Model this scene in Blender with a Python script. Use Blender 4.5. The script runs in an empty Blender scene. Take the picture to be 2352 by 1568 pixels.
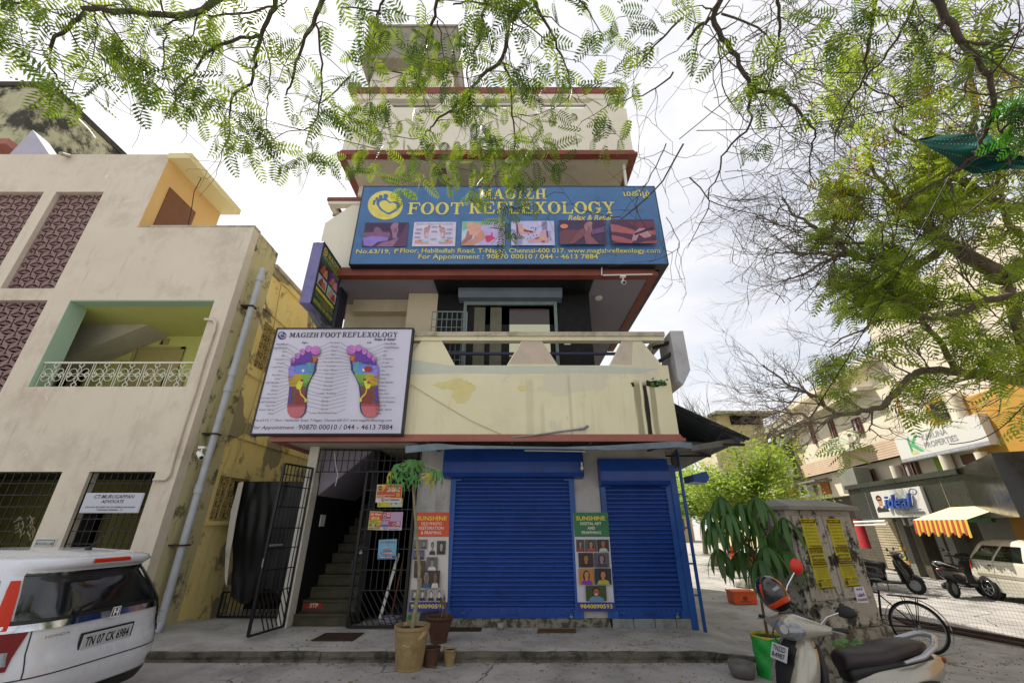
import bpy, bmesh, math, random
from mathutils import Vector, Matrix, noise
import numpy as np
R = math.radians
sc = bpy.context.scene
COL = sc.collection
rnd = random.Random(7)

# ---------------------------------------------------------------- camera, sky, sun, exposure
CAMZ, PITCH, F = 1.67, 23.8, 948.0
cam_d = bpy.data.cameras.new('camera'); cam = bpy.data.objects.new('camera', cam_d); COL.objects.link(cam)
cam.location = (0, 0, CAMZ); cam.rotation_euler = (R(90 + PITCH), 0, 0)
cam_d.sensor_width = 36; cam_d.lens = F / 2352 * 36; cam_d.clip_start = .05; cam_d.clip_end = 2000
sc.camera = cam

SUN = Vector((-.38, .40, .84)).normalized()          # towards the sun
w = bpy.data.worlds.new('World'); sc.world = w; w.use_nodes = True
nt = w.node_tree; nt.nodes.clear()
def wn(t, **k):
    n = nt.nodes.new(t)
    for a, b in k.items(): setattr(n, a, b)
    return n
sky = wn('ShaderNodeTexSky', sky_type='NISHITA'); sky.sun_disc = False
sky.sun_elevation = math.asin(SUN.z); sky.sun_rotation = math.atan2(SUN.x, SUN.y)
sky.air_density = 1.2; sky.dust_density = 3.0
tc = wn('ShaderNodeTexCoord'); mp = wn('ShaderNodeMapping'); mp.inputs['Scale'].default_value = (1.0, 1.0, 2.2)
nz = wn('ShaderNodeTexNoise'); nz.inputs['Scale'].default_value = 2.1; nz.inputs['Detail'].default_value = 7; nz.inputs['Roughness'].default_value = .55
cr = wn('ShaderNodeValToRGB'); cr.color_ramp.elements[0].position = .36; cr.color_ramp.elements[0].color = (.62, .62, .62, 1)
cr.color_ramp.elements[1].position = .58; cr.color_ramp.elements[1].color = (1, 1, 1, 1)
mix = wn('ShaderNodeMix', data_type='RGBA')
CLOUD = (7.0, 6.95, 7.1, 1)
mix.inputs[7].default_value = CLOUD
bg = wn('ShaderNodeBackground'); bg.inputs['Strength'].default_value = .065
out = wn('ShaderNodeOutputWorld')
L = nt.links.new
L(tc.outputs['Generated'], mp.inputs[0]); L(mp.outputs[0], nz.inputs['Vector']); L(nz.outputs['Fac'], cr.inputs[0])
L(cr.outputs[0], mix.inputs[0]); L(sky.outputs[0], mix.inputs[6]); L(mix.outputs[2], bg.inputs[0]); L(bg.outputs[0], out.inputs[0])

sl = bpy.data.lights.new('sun', 'SUN'); sun = bpy.data.objects.new('sun', sl); COL.objects.link(sun)
sl.energy = 3.2; sl.angle = R(.6); sl.color = (1, .93, .82)
sun.rotation_euler = (-SUN).to_track_quat('-Z', 'Y').to_euler(); sun.location = SUN * 60
vs = sc.view_settings
sc.display_settings.display_device = 'sRGB'
vs.view_transform = 'Standard'; vs.look = 'None'; vs.gamma = 1; vs.use_curve_mapping = False; vs.exposure = 1.2
sc.cycles.max_bounces = 8; sc.cycles.transparent_max_bounces = 12
try: sc.cycles.use_denoising = True
except Exception: pass

# ---------------------------------------------------------------- projection helpers
ct, st = math.cos(R(PITCH)), math.sin(R(PITCH))
FW, UP = Vector((0, ct, st)), Vector((0, -st, ct))
O0 = Vector((0, 0, CAMZ))
def ray(px, py): return Vector(((px - 1176) / F, 0, 0)) + UP * ((784 - py) / F) + FW
def P(px, py, Y):
    d = ray(px, py); return O0 + d * (Y / d.y)
def PX(px, py, X):
    d = ray(px, py); return O0 + d * (X / d.x)
def G(px, py, z=0.0):
    d = ray(px, py); return O0 + d * ((z - CAMZ) / d.z)
def PD(px, py, dist): return O0 + ray(px, py).normalized() * dist
def HP(px, py, o, n):
    d = ray(px, py); return O0 + d * ((Vector(o) - O0).dot(n) / d.dot(n))
def zc(x0, y0, x1, rw):
    f = (x1 - x0) / rw
    return lambda x, y: ((x0 + x * f) * .57422, (y0 + y * f) * .57422)

# ---------------------------------------------------------------- materials
def lin(c):
    if isinstance(c, str):
        c = c.lstrip('#'); c = [int(c[i:i + 2], 16) / 255 for i in (0, 2, 4)]
        return tuple(x / 12.92 if x <= .04045 else ((x + .055) / 1.055) ** 2.4 for x in c)
    return tuple(c)
MATS = {}
def mat(name, col, rough=.7, metal=0, col2=None, scale=4, amt=.5, bump=0, bscale=60, streak=0, dirt=None, dirt_amt=.5,
        dscale=1.5, spec=.5, trans=0, coat=0, patch=None, pscale=1.2, pth=.56, speck=0, alpha=1, emit=0, crack=0, stretch=(1, 1, .12), dlow=.5, ior=1.45, dwid=.22):
    if name in MATS: return MATS[name]
    m = bpy.data.materials.new(name); m.use_nodes = True; t = m.node_tree; N = t.nodes; LK = t.links.new
    b = N['Principled BSDF']
    col = lin(col); b.inputs['Roughness'].default_value = rough; b.inputs['Metallic'].default_value = metal
    b.inputs['Specular IOR Level'].default_value = spec; b.inputs['IOR'].default_value = ior
    if coat: b.inputs['Coat Weight'].default_value = coat; b.inputs['Coat Roughness'].default_value = .06
    if trans: b.inputs['Transmission Weight'].default_value = trans
    if emit: b.inputs['Emission Color'].default_value = (*col, 1); b.inputs['Emission Strength'].default_value = emit
    geo = N.new('ShaderNodeNewGeometry'); pos = geo.outputs['Position']
    def noi(s, det=6, ro=.6, vec=None, dist=0):
        n = N.new('ShaderNodeTexNoise'); n.inputs['Scale'].default_value = s; n.inputs['Detail'].default_value = det
        n.inputs['Roughness'].default_value = ro; n.inputs['Distortion'].default_value = dist; LK(vec or pos, n.inputs['Vector']); return n.outputs['Fac']
    def ramp(f, a, c, va=0, vc=1):
        r = N.new('ShaderNodeMapRange'); r.inputs[1].default_value = a; r.inputs[2].default_value = c
        r.inputs[3].default_value = va; r.inputs[4].default_value = vc; LK(f, r.inputs[0]); return r.outputs[0]
    def mixc(f, a, c, blend='MIX'):
        x = N.new('ShaderNodeMix'); x.data_type = 'RGBA'; x.blend_type = blend
        for i, v in ((0, f), (6, a), (7, c)):
            if hasattr(v, 'is_linked') or isinstance(v, bpy.types.NodeSocket): LK(v, x.inputs[i])
            else: x.inputs[i].default_value = v if i == 0 else (*v, 1)
        return x.outputs[2]
    cur = col
    if col2 is not None: cur = mixc(ramp(noi(scale), .5 - .25 / max(amt, .01) * .5, .5 + .25 / max(amt, .01) * .5), cur, lin(col2))
    if patch is not None: cur = mixc(ramp(noi(pscale, 9, .62, dist=.6), pth, pth + .02), cur, lin(patch))
    if streak or dirt is not None:
        mpn = N.new('ShaderNodeMapping'); mpn.inputs['Scale'].default_value = stretch; LK(pos, mpn.inputs[0])
        d = lin(dirt) if dirt is not None else tuple(x * .35 for x in (col))
        if streak:
            s1 = ramp(noi(9, 8, .65, mpn.outputs[0]), .54, .75, 0, streak)
            m1 = N.new('ShaderNodeMath'); m1.operation = 'MULTIPLY'; LK(s1, m1.inputs[0]); LK(ramp(noi(.9, 4), .4, .62), m1.inputs[1])
            cur = mixc(m1.outputs[0], cur, d)
        if dirt is not None: cur = mixc(ramp(noi(dscale, 8, .7), dlow, dlow + dwid, 0, dirt_amt), cur, d)
    if speck:
        cur = mixc(ramp(noi(38, 3, .5), .7, .74, 0, speck), cur, tuple(x * .3 for x in col))
    cr_f = None
    if crack:
        mq = N.new('ShaderNodeMixRGB'); mq.inputs[0].default_value = .12
        nn = N.new('ShaderNodeTexNoise'); nn.inputs['Scale'].default_value = 3; LK(pos, nn.inputs['Vector'])
        LK(pos, mq.inputs[1]); LK(nn.outputs['Color'], mq.inputs[2])
        v = N.new('ShaderNodeTexVoronoi'); v.feature = 'DISTANCE_TO_EDGE'; v.inputs['Scale'].default_value = crack; LK(mq.outputs[0], v.inputs['Vector'])
        f1 = ramp(v.outputs['Distance'], .0, .009, 1, 0)
        mm = N.new('ShaderNodeMath'); mm.operation = 'MULTIPLY'; LK(f1, mm.inputs[0]); LK(ramp(noi(.55, 4), .5, .58), mm.inputs[1])
        cr_f = mm.outputs[0]
        cur = mixc(cr_f, cur, tuple(x * .22 for x in col))
    if isinstance(cur, tuple): b.inputs['Base Color'].default_value = (*cur, 1)
    else: LK(cur, b.inputs['Base Color'])
    if bump:
        bn = N.new('ShaderNodeBump'); bn.inputs['Strength'].default_value = bump; bn.inputs['Distance'].default_value = .02
        h = noi(bscale, 8, .65)
        if cr_f is not None:
            sb = N.new('ShaderNodeMath'); sb.operation = 'SUBTRACT'; LK(h, sb.inputs[0]); LK(cr_f, sb.inputs[1]); h = sb.outputs[0]
        LK(h, bn.inputs['Height']); LK(bn.outputs[0], b.inputs['Normal'])
    if rough < .95:
        LK(ramp(noi(7, 4), .3, .7, max(rough - .08, .02), min(rough + .1, 1)), b.inputs['Roughness'])
    MATS[name] = m; return m

def leafmat(name, c1, c2, tr, tramt=.5):
    m = bpy.data.materials.new(name); m.use_nodes = True; t = m.node_tree; N = t.nodes; LK = t.links.new
    N.remove(N['Principled BSDF']); o = N['Material Output']
    g = N.new('ShaderNodeNewGeometry'); n = N.new('ShaderNodeTexNoise'); n.inputs['Scale'].default_value = 1.6; n.inputs['Detail'].default_value = 5
    LK(g.outputs['Position'], n.inputs['Vector'])
    r = N.new('ShaderNodeMapRange'); r.inputs[1].default_value = .35; r.inputs[2].default_value = .65; LK(n.outputs['Fac'], r.inputs[0])
    x = N.new('ShaderNodeMix'); x.data_type = 'RGBA'; LK(r.outputs[0], x.inputs[0]); x.inputs[6].default_value = (*lin(c1), 1); x.inputs[7].default_value = (*lin(c2), 1)
    d = N.new('ShaderNodeBsdfPrincipled'); d.inputs['Roughness'].default_value = .5; LK(x.outputs[2], d.inputs['Base Color'])
    tl = N.new('ShaderNodeBsdfTranslucent'); tl.inputs[0].default_value = (*lin(tr), 1)
    ms = N.new('ShaderNodeMixShader'); ms.inputs[0].default_value = tramt
    LK(d.outputs[0], ms.inputs[1]); LK(tl.outputs[0], ms.inputs[2]); LK(ms.outputs[0], o.inputs[0])
    MATS[name] = m; return m

def printmat():
    m = bpy.data.materials.new('printed_ink'); m.use_nodes = True; t = m.node_tree; b = t.nodes['Principled BSDF']
    a = t.nodes.new('ShaderNodeVertexColor'); a.layer_name = 'ink'
    n = t.nodes.new('ShaderNodeTexNoise'); n.inputs['Scale'].default_value = 6; n.inputs['Detail'].default_value = 6
    g = t.nodes.new('ShaderNodeNewGeometry'); t.links.new(g.outputs['Position'], n.inputs['Vector'])
    r = t.nodes.new('ShaderNodeMapRange'); r.inputs[1].default_value = .3; r.inputs[2].default_value = .7; r.inputs[3].default_value = .84; r.inputs[4].default_value = 1.05
    t.links.new(n.outputs['Fac'], r.inputs[0])
    x = t.nodes.new('ShaderNodeMix'); x.data_type = 'RGBA'; x.blend_type = 'MULTIPLY'; x.inputs[0].default_value = 1
    t.links.new(a.outputs[0], x.inputs[6]); t.links.new(r.outputs[0], x.inputs[7])
    t.links.new(x.outputs[2], b.inputs['Base Color']); b.inputs['Roughness'].default_value = .38
    return m
PRINT = printmat()

# ---------------------------------------------------------------- mesh builder
BASE = {}
class MB:
    def __init__(s): s.v = []; s.f = []; s.c = []; s.ink = None; s.sm = []
    def add(s, vs, fs, smooth=False):
        n = len(s.v); s.v += [tuple(v) for v in vs]; s.f += [tuple(i + n for i in f) for f in fs]
        s.c += [s.ink] * len(fs); s.sm += [smooth] * len(fs); return s
    def box(s, a, b):
        x0, y0, z0 = (min(a[i], b[i]) for i in range(3)); x1, y1, z1 = (max(a[i], b[i]) for i in range(3))
        return s.add([(x0, y0, z0), (x1, y0, z0), (x1, y1, z0), (x0, y1, z0), (x0, y0, z1), (x1, y0, z1), (x1, y1, z1), (x0, y1, z1)],
                     [(0, 3, 2, 1), (4, 5, 6, 7), (0, 1, 5, 4), (1, 2, 6, 5), (2, 3, 7, 6), (3, 0, 4, 7)])
    def obox(s, o, ex, ey, ez):      # oriented box: corner o and three edge vectors
        o, ex, ey, ez = map(Vector, (o, ex, ey, ez))
        p = [o, o + ex, o + ex + ey, o + ey]; p += [q + ez for q in p]
        if ex.cross(ey).dot(ez) < 0: fs = [(0, 1, 2, 3), (7, 6, 5, 4), (4, 5, 1, 0), (5, 6, 2, 1), (6, 7, 3, 2), (7, 4, 0, 3)]
        else: fs = [(0, 3, 2, 1), (4, 5, 6, 7), (0, 1, 5, 4), (1, 2, 6, 5), (2, 3, 7, 6), (3, 0, 4, 7)]
        return s.add(p, fs)
    def bar(s, a, b, w, h=None, up=(0, 0, 1)):
        a, b = Vector(a), Vector(b); h = h or w; d = (b - a)
        if d.length < 1e-6: return s
        dn = d.normalized(); u = Vector(up)
        if abs(dn.dot(u)) > .95: u = Vector((0, 1, 0)) if abs(dn.y) < .9 else Vector((1, 0, 0))
        sx = dn.cross(u).normalized(); sy = sx.cross(dn).normalized()
        return s.obox(a - sx * w / 2 - sy * h / 2, sx * w, sy * h, d)
    def tube(s, pts, r, n=8, caps=True, smooth=True):
        pts = [Vector(p) for p in pts]; m = len(pts)
        if m < 2: return s
        rs = r if isinstance(r, (list, tuple)) else [r] * m
        vs, fs = [], []; pu = None
        for i, p in enumerate(pts):
            d = (pts[min(i + 1, m - 1)] - pts[max(i - 1, 0)])
            d = d.normalized() if d.length > 1e-9 else Vector((0, 0, 1))
            if pu is None:
                u = d.orthogonal().normalized()
            else:
                u = pu - d * pu.dot(d); u = u.normalized() if u.length > 1e-6 else d.orthogonal().normalized()
            pu = u; wv = d.cross(u)
            for k in range(n):
                a = 2 * math.pi * k / n; vs.append(p + (u * math.cos(a) + wv * math.sin(a)) * rs[i])
        for i in range(m - 1):
            for k in range(n):
                k2 = (k + 1) % n; fs.append((i * n + k, i * n + k2, (i + 1) * n + k2, (i + 1) * n + k))
        s.add(vs, fs, smooth)
        if caps: s.add(vs[:n], [tuple(range(n))[::-1]]); s.add(vs[-n:], [tuple(range(n))])
        return s
    def cyl(s, a, b, r, n=16, r2=None): return s.tube([a, b], [r, r if r2 is None else r2], n)
    def lathe(s, c, prof, n=24, axis='z', smooth=True, sq=1.0):
        c = Vector(c); vs, fs = [], []
        for r, h in prof:
            for k in range(n):
                a = 2 * math.pi * k / n; x, y = r * math.cos(a), r * math.sin(a) * sq
                vs.append(c + (Vector((x, y, h)) if axis == 'z' else Vector((x, h, y)) if axis == 'y' else Vector((h, x, y))))
        for i in range(len(prof) - 1):
            for k in range(n):
                k2 = (k + 1) % n; fs.append((i * n + k, i * n + k2, (i + 1) * n + k2, (i + 1) * n + k))
        return s.add(vs, fs, smooth)
    def prism(s, pts, off):          # flat polygon extruded by vector off
        pts = [Vector(p) for p in pts]; off = Vector(off); n = len(pts)
        nv = Vector((0, 0, 0))
        for i in range(n): nv += pts[i].cross(pts[(i + 1) % n])
        if nv.dot(off) > 0: pts = pts[::-1]
        q = [p + off for p in pts]
        return s.add(pts + q, [tuple(range(n)), tuple(range(2 * n - 1, n - 1, -1))] + [(i, i + n, (i + 1) % n + n, (i + 1) % n) for i in range(n)])
    def quad(s, a, b, c, d): return s.add([a, b, c, d], [(0, 1, 2, 3)])
    def poly(s, pts): return s.add(pts, [tuple(range(len(pts)))])
    def grid(s, fn, nu, nv, smooth=True):
        vs = [fn(i / nu, j / nv) for j in range(nv + 1) for i in range(nu + 1)]
        return s.add(vs, [(j * (nu + 1) + i, j * (nu + 1) + i + 1, (j + 1) * (nu + 1) + i + 1, (j + 1) * (nu + 1) + i) for j in range(nv) for i in range(nu)], smooth)
    def sphere(s, c, r, n=12, sz=(1, 1, 1)):
        c = Vector(c)
        return s.grid(lambda u, v: c + Vector((r * sz[0] * math.sin(math.pi * v) * math.cos(2 * math.pi * u), r * sz[1] * math.sin(math.pi * v) * math.sin(2 * math.pi * u), r * sz[2] * math.cos(math.pi * v))), n, n // 2)
    def mesh(s, name, m, base=(0, 0, 0)):
        me = bpy.data.meshes.new(name); bx, by, bz = base
        me.from_pydata([(x - bx, y - by, z - bz) for x, y, z in s.v], [], s.f)
        me.polygons.foreach_set('use_smooth', s.sm)
        if any(c is not None for c in s.c):
            at = me.color_attributes.new('ink', 'FLOAT_COLOR', 'CORNER'); arr = []
            for p, c in zip(me.polygons, s.c):
                cc = (*lin(c or (1, 1, 1)), 1); arr += list(cc) * p.loop_total
            at.data.foreach_set('color', arr)
        me.materials.append(m if m else PRINT); me.update(); return me

def link(o, parent=None, label=None, cat=None, group=None, kind=None):
    COL.objects.link(o)
    if parent is not None: o.parent = parent
    if label: o['label'] = label
    if cat: o['category'] = cat
    if group: o['group'] = group
    if kind: o['kind'] = kind
    return o
def obj(name, mb, m=None, parent=None, label=None, cat=None, group=None, kind=None, local=False):
    base = BASE.get(parent.name, (0, 0, 0)) if (parent is not None and not local) else (0, 0, 0)
    o = bpy.data.objects.new(name, mb.mesh(name, m, base))
    link(o, parent, label, cat, group, kind); BASE[o.name] = base
    return o
def thing(name, label, cat, loc=(0, 0, 0), rotz=0, group=None):
    o = bpy.data.objects.new(name, None); o.location = loc; o.rotation_euler = (0, 0, rotz); o.empty_display_size = .2
    link(o, None, label, cat, group); BASE[o.name] = tuple(loc); return o
def inst(name, me, loc, parent, scale=(1, 1, 1), rot=(0, 0, 0), local=False, label=None):
    o = bpy.data.objects.new(name, me); b = (0, 0, 0) if local else BASE.get(parent.name, (0, 0, 0))
    o.location = Vector(loc) - Vector(b); o.scale = scale; o.rotation_euler = rot; link(o, parent, label); BASE[o.name] = b; return o
def bevel(o, wd=.01, seg=2):
    m = o.modifiers.new('bevel', 'BEVEL'); m.width = wd; m.segments = seg; m.limit_method = 'ANGLE'; return o
def subsurf(o, n=2):
    m = o.modifiers.new('subsurf', 'SUBSURF'); m.levels = n; m.render_levels = n; return o
def copy_tree(o, parent=None):
    c = o.copy(); COL.objects.link(c); c.parent = parent
    for ch in list(o.children): copy_tree(ch, c)
    return c

# ---------------------------------------------------------------- flat print and lettering on a plane
class Panel:
    """A flat face: origin, unit right, unit up, normal towards the viewer; art is laid on it in layers."""
    def __init__(s, o, r, u):
        s.o = Vector(o); s.r = Vector(r).normalized(); s.u = Vector(u).normalized(); s.n = s.r.cross(s.u).normalized()
        if s.n.dot(O0 - s.o) < 0: s.n = -s.n
        s.k = 0; s.mb = MB(); s.step = .0006
    def uv(s, px, py):
        p = HP(px, py, s.o, s.n) - s.o; return (p.dot(s.r), p.dot(s.u))
    def at(s, a, b, h=0): return s.o + s.r * a + s.u * b + s.n * h
    def face(s, pts, h):
        q = [s.at(a, b, h) for a, b in pts]; nv = Vector((0, 0, 0))
        for i in range(len(q)): nv += (q[i] - q[0]).cross(q[(i + 1) % len(q)] - q[0])
        if nv.dot(s.n) < 0: q = q[::-1]
        s.mb.poly(q)
    def poly(s, pts, c, px=False):
        s.k += 1; s.mb.ink = c
        if px: pts = [s.uv(*p) for p in pts]
        s.face(pts, .002 + s.k * s.step)
    def rect(s, a0, b0, a1, b1, c, px=False):
        if px: (a0, b0), (a1, b1) = s.uv(a0, b0), s.uv(a1, b1)
        s.poly([(a0, b0), (a1, b0), (a1, b1), (a0, b1)], c)
    def ell(s, a, b, ra, rb, c, px=False, n=20, rot=0, t0=0, t1=2 * math.pi):
        pts = []
        for i in range(n):
            t = t0 + (t1 - t0) * i / n; x, y = ra * math.cos(t), rb * math.sin(t)
            pts.append((a + x * math.cos(rot) - y * math.sin(rot), b + x * math.sin(rot) + y * math.cos(rot)))
        s.poly(pts, c, px)
    def line(s, a, b, wd, c, px=False):
        if px: a, b = s.uv(*a), s.uv(*b)
        a, b = Vector(a), Vector(b); d = b - a
        if d.length < 1e-6: return
        n = Vector((-d.y, d.x)).normalized() * wd / 2
        s.poly([a + n, b + n, b - n, a - n], c)
    def text(s, body, box, c, px=True, bold=0, shear=0, font=None, keep=False, slab=False):
        a0, b0, a1, b1 = box
        if px: (a0, b0), (a1, b1) = s.uv(a0, b0), s.uv(a1, b1)
        lo, hi, bo, to = min(a0, a1), max(a0, a1), min(b0, b1), max(b0, b1)
        polys, (x0, y0, x1, y1) = (slab_polys(body) if slab else font_polys(body, bold, shear, font))
        sx = (hi - lo) / max(x1 - x0, 1e-6); sy = (to - bo) / max(y1 - y0, 1e-6)
        if keep: sx = min(sx, sy)
        s.k += 1; s.mb.ink = c
        for i, p in enumerate(polys):
            h = .002 + s.k * s.step + (.0002 * (i % 7) if slab else 0)
            q = [(lo + (x - x0) * sx, bo + (y - y0) * sy) for x, y in p]
            if shear and slab: q = [(x + (y - bo) * shear, y) for x, y in q]
            s.face(q, h)
    def done(s, name, parent, **k):
        return obj(name, s.mb, PRINT, parent, **k)
_fc = {}
_fonts = {}
def font_polys(body, bold=0, shear=0, font=None):
    key = (body, bold, shear, font)
    if key in _fc: return _fc[key]
    cu = bpy.data.curves.new('lettering', 'FONT'); cu.body = body; cu.offset = bold; cu.shear = shear; cu.resolution_u = 2; cu.fill_mode = 'BOTH'
    if font:
        if font not in _fonts:
            import os
            _fonts[font] = None
            dd = bpy.utils.system_resource('DATAFILES', path='fonts')
            for fn in os.listdir(dd):
                if fn.startswith(font): _fonts[font] = bpy.data.fonts.load(os.path.join(dd, fn))
        if _fonts[font]: cu.font = _fonts[font]
    o = bpy.data.objects.new('lettering', cu); COL.objects.link(o)
    me = bpy.data.meshes.new_from_object(o.evaluated_get(bpy.context.evaluated_depsgraph_get()))
    vs = [(v.co.x, v.co.y) for v in me.vertices]; polys = [[vs[i] for i in p.vertices] for p in me.polygons]
    bpy.data.objects.remove(o); bpy.data.curves.remove(cu); bpy.data.meshes.remove(me)
    if not vs: vs = [(0, 0), (1, 1)]
    xs = [v[0] for v in vs]; ys = [v[1] for v in vs]
    _fc[key] = (polys, (min(xs), min(ys), max(xs), max(ys))); return _fc[key]

# slab serif capitals drawn from strokes (height 1)
def slab_polys(body):
    W, T, S, O = .21, .1, .085, .1
    out = []
    def rc(x0, y0, x1, y1): out.append([(x0, y0), (x1, y0), (x1, y1), (x0, y1)])
    def stem(x, top=True, bot=True):
        rc(x, 0, x + W, 1)
        if top: rc(x - O, 1 - S, x + W + O, 1)
        if bot: rc(x - O, 0, x + W + O, S)
    def ring(cx, cy, rx, ry, ix, iy, t0=0, t1=360, n=26):
        for i in range(n):
            a, b = R(t0 + (t1 - t0) * i / n), R(t0 + (t1 - t0) * (i + 1) / n)
            out.append([(cx + ix * math.cos(a), cy + iy * math.sin(a)), (cx + rx * math.cos(a), cy + ry * math.sin(a)),
                        (cx + rx * math.cos(b), cy + ry * math.sin(b)), (cx + ix * math.cos(b), cy + iy * math.sin(b))])
    def diag(x0, y0, x1, y1, wd): out.append([(x0, y0), (x0 + wd, y0), (x1 + wd, y1), (x1, y1)])
    x = 0
    for ch in body:
        n0 = len(out); wd = .9
        if ch == ' ': x += .5; continue
        if ch == 'F' or ch == 'E':
            stem(.1, True, ch == 'F' or True); rc(.3, .9, .86, 1); out.append([(.86, 1), (.76, 1), (.84, .7), (.93, .7)])
            rc(.3, .47, .62, .56); rc(.58, .36, .66, .67)
            if ch == 'E': rc(.3, 0, .86, .1); out.append([(.78, 0), (.9, 0), (.98, .33), (.88, .33)]); wd = 1
        elif ch == 'O': ring(.5, .5, .52, .52, .27, .43); wd = 1.04
        elif ch == 'G':
            ring(.5, .5, .52, .52, .27, .43, 38, 345); rc(.76, .12, .96, .46); rc(.6, .4, 1.06, .49); rc(.87, .62, .95, .98); wd = 1.08
        elif ch == 'T': stem(.4, False); rc(.02, .9, .98, 1); out.append([(.0, .68), (.09, .68), (.16, .95), (.03, .95)]); out.append([(.92, .68), (1.01, .68), (.98, .95), (.85, .95)]); wd = 1.02
        elif ch == 'R': stem(.1); ring(.45, .75, .42, .25, .2, .165, -90, 90, 12); rc(.3, .915, .46, 1); rc(.3, .5, .46, .585); diag(.66, 0, .4, .5, .24); rc(.66, 0, 1.02, S); wd = 1.02
        elif ch == 'L': stem(.1); rc(.3, 0, .8, .1); out.append([(.72, 0), (.84, 0), (.93, .36), (.83, .36)]); wd = .93
        elif ch == 'X': diag(.68, 0, .08, 1, .25); diag(.1, 0, .72, 1, .13); rc(-.03, 0, .35, S); rc(.58, 0, 1.03, S); rc(0, 1 - S, .44, 1); rc(.62, 1 - S, 1, 1); wd = 1.02
        elif ch == 'Y': diag(.38, .45, .04, 1, .24); diag(.44, .45, .76, 1, .13); rc(.4, 0, .61, .48); rc(.3, 0, .71, S); rc(-.04, 1 - S, .38, 1); rc(.64, 1 - S, .99, 1); wd = .98
        elif ch == 'I': stem(.1); wd = .42
        elif ch == 'H': stem(.1); stem(.66); rc(.3, .45, .68, .55); wd = .98
        elif ch == 'Z': diag(.04, .05, .6, .95, .26); rc(.04, 0, .84, .1); rc(.06, .9, .86, 1); out.append([(.78, .05), (.86, .05), (.93, .36), (.84, .36)]); out.append([(.04, .66), (.13, .66), (.16, .95), (.06, .95)]); wd = .93
        elif ch == 'A': diag(.1, 0, .42, 1, .13); diag(.68, 0, .36, 1, .25); rc(.28, .28, .74, .37); rc(-.02, 0, .36, S); rc(.58, 0, 1.04, S); rc(.36, 1 - S, .6, 1); wd = 1.02
        elif ch == 'M': rc(.12, 0, .24, 1); rc(.9, 0, 1.11, 1); diag(.52, .12, .14, 1, .22); diag(.52, .12, .82, 1, .16); rc(0, 0, .38, S); rc(.8, 0, 1.22, S); rc(0, 1 - S, .3, 1); rc(.84, 1 - S, 1.22, 1); wd = 1.2
        else:
            ps, (a, b, c, d) = font_polys(ch, .03); hh = .72
            for p in ps: out.append([((px - a) / hh, (py) / hh) for px, py in p])
            wd = (c - a) / hh
        for k in range(n0, len(out)): out[k] = [(px + x, py) for px, py in out[k]]
        x += wd + .1
    xs = [p[0] for q in out for p in q]; ys = [p[1] for q in out for p in q]
    return out, (min(xs), min(ys), max(xs), max(ys))

def clip(pts, axis, v, keep_less):     # half plane clip of a 2D polygon
    r = []
    for i in range(len(pts)):
        a, b = pts[i], pts[(i + 1) % len(pts)]
        ia = (a[axis] <= v) == keep_less; ib = (b[axis] <= v) == keep_less
        if ia: r.append(a)
        if ia != ib:
            t = (v - a[axis]) / (b[axis] - a[axis]); r.append((a[0] + (b[0] - a[0]) * t, a[1] + (b[1] - a[1]) * t))
    return r
def grille(mb, o, r, u, wdt, hgt, nx, ny, t=.012, frame=.025):
    """bars of a grille in the plane (r, u) from origin o"""
    o, r, u = Vector(o), Vector(r).normalized(), Vector(u).normalized(); n = r.cross(u)
    for i in range(nx + 1):
        ww = frame if i in (0, nx) else t
        mb.bar(o + r * wdt * i / nx, o + r * wdt * i / nx + u * hgt, ww, ww, up=n)
    for j in range(ny + 1):
        ww = frame if j in (0, ny) else t
        mb.bar(o + u * hgt * j / ny + n * t * .9, o + u * hgt * j / ny + r * wdt + n * t * .9, ww, ww, up=n)
# ---------------------------------------------------------------- materials used
m_road = mat('road_concrete', (.27, .26, .25), .85, col2=(.40, .385, .365), scale=1.1, amt=.8, bump=.9, bscale=40, dirt=(.10, .095, .085), dirt_amt=.7, dscale=1.6, crack=.75, speck=.3)
m_pave = mat('pavement_cement', (.29, .28, .26), .88, col2=(.44, .43, .40), scale=1.6, amt=.7, bump=.9, bscale=50, dirt=(.09, .085, .075), dirt_amt=.6, dscale=1.3, crack=.9, speck=.4)
m_cream = mat('cream_plaster', '#e2dcbc', .85, col2='#d9d2b0', scale=1.3, bump=.35, bscale=55, streak=.3, dirt='#8d8568', dirt_amt=.22, dscale=.8, dlow=.55, patch='#d3ceb6', pscale=.5, pth=.6)
m_cream2 = mat('upper_cream_plaster', '#dedaca', .85, col2='#d6d1c0', scale=1.3, bump=.3, bscale=55, streak=.3, dirt='#8d8568', dirt_amt=.2, dscale=.7, dlow=.55)
m_soffit = mat('soffit_paint', '#c9c5b6', .85, col2='#bcb7a6', scale=1.2, bump=.15, dirt='#77705f', dirt_amt=.3)
m_red = mat('red_oxide_trim', '#86483c', .65, col2='#753c32', scale=2, bump=.2, streak=.35, dirt='#5b2a20', dirt_amt=.25)
m_redpale = mat('faded_red_trim', '#a36a5f', .7, col2='#945b50', scale=2, bump=.2, streak=.4, dirt='#6b453b', dirt_amt=.3)
m_rail = mat('stained_coping', '#bfb8a4', .85, col2='#a8a08b', scale=3, bump=.4, streak=.7, dirt='#4c473c', dirt_amt=.6, dscale=3)
m_wallg = mat('grey_washed_wall', '#b9b8b3', .85, col2='#a9a9a8', scale=1.5, bump=.3, dirt='#5f5b50', dirt_amt=.45, streak=.6, dscale=2.2)
m_white = mat('white_washed_plaster', '#c9c6bb', .85, bump=.4, bscale=40, dirt='#66604f', dirt_amt=.55, dscale=2.2, streak=.6)
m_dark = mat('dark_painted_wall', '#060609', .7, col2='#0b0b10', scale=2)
m_navy = mat('navy_painted_wall', '#2a2d48', .55, col2='#1f2138', scale=2, bump=.2)
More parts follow.
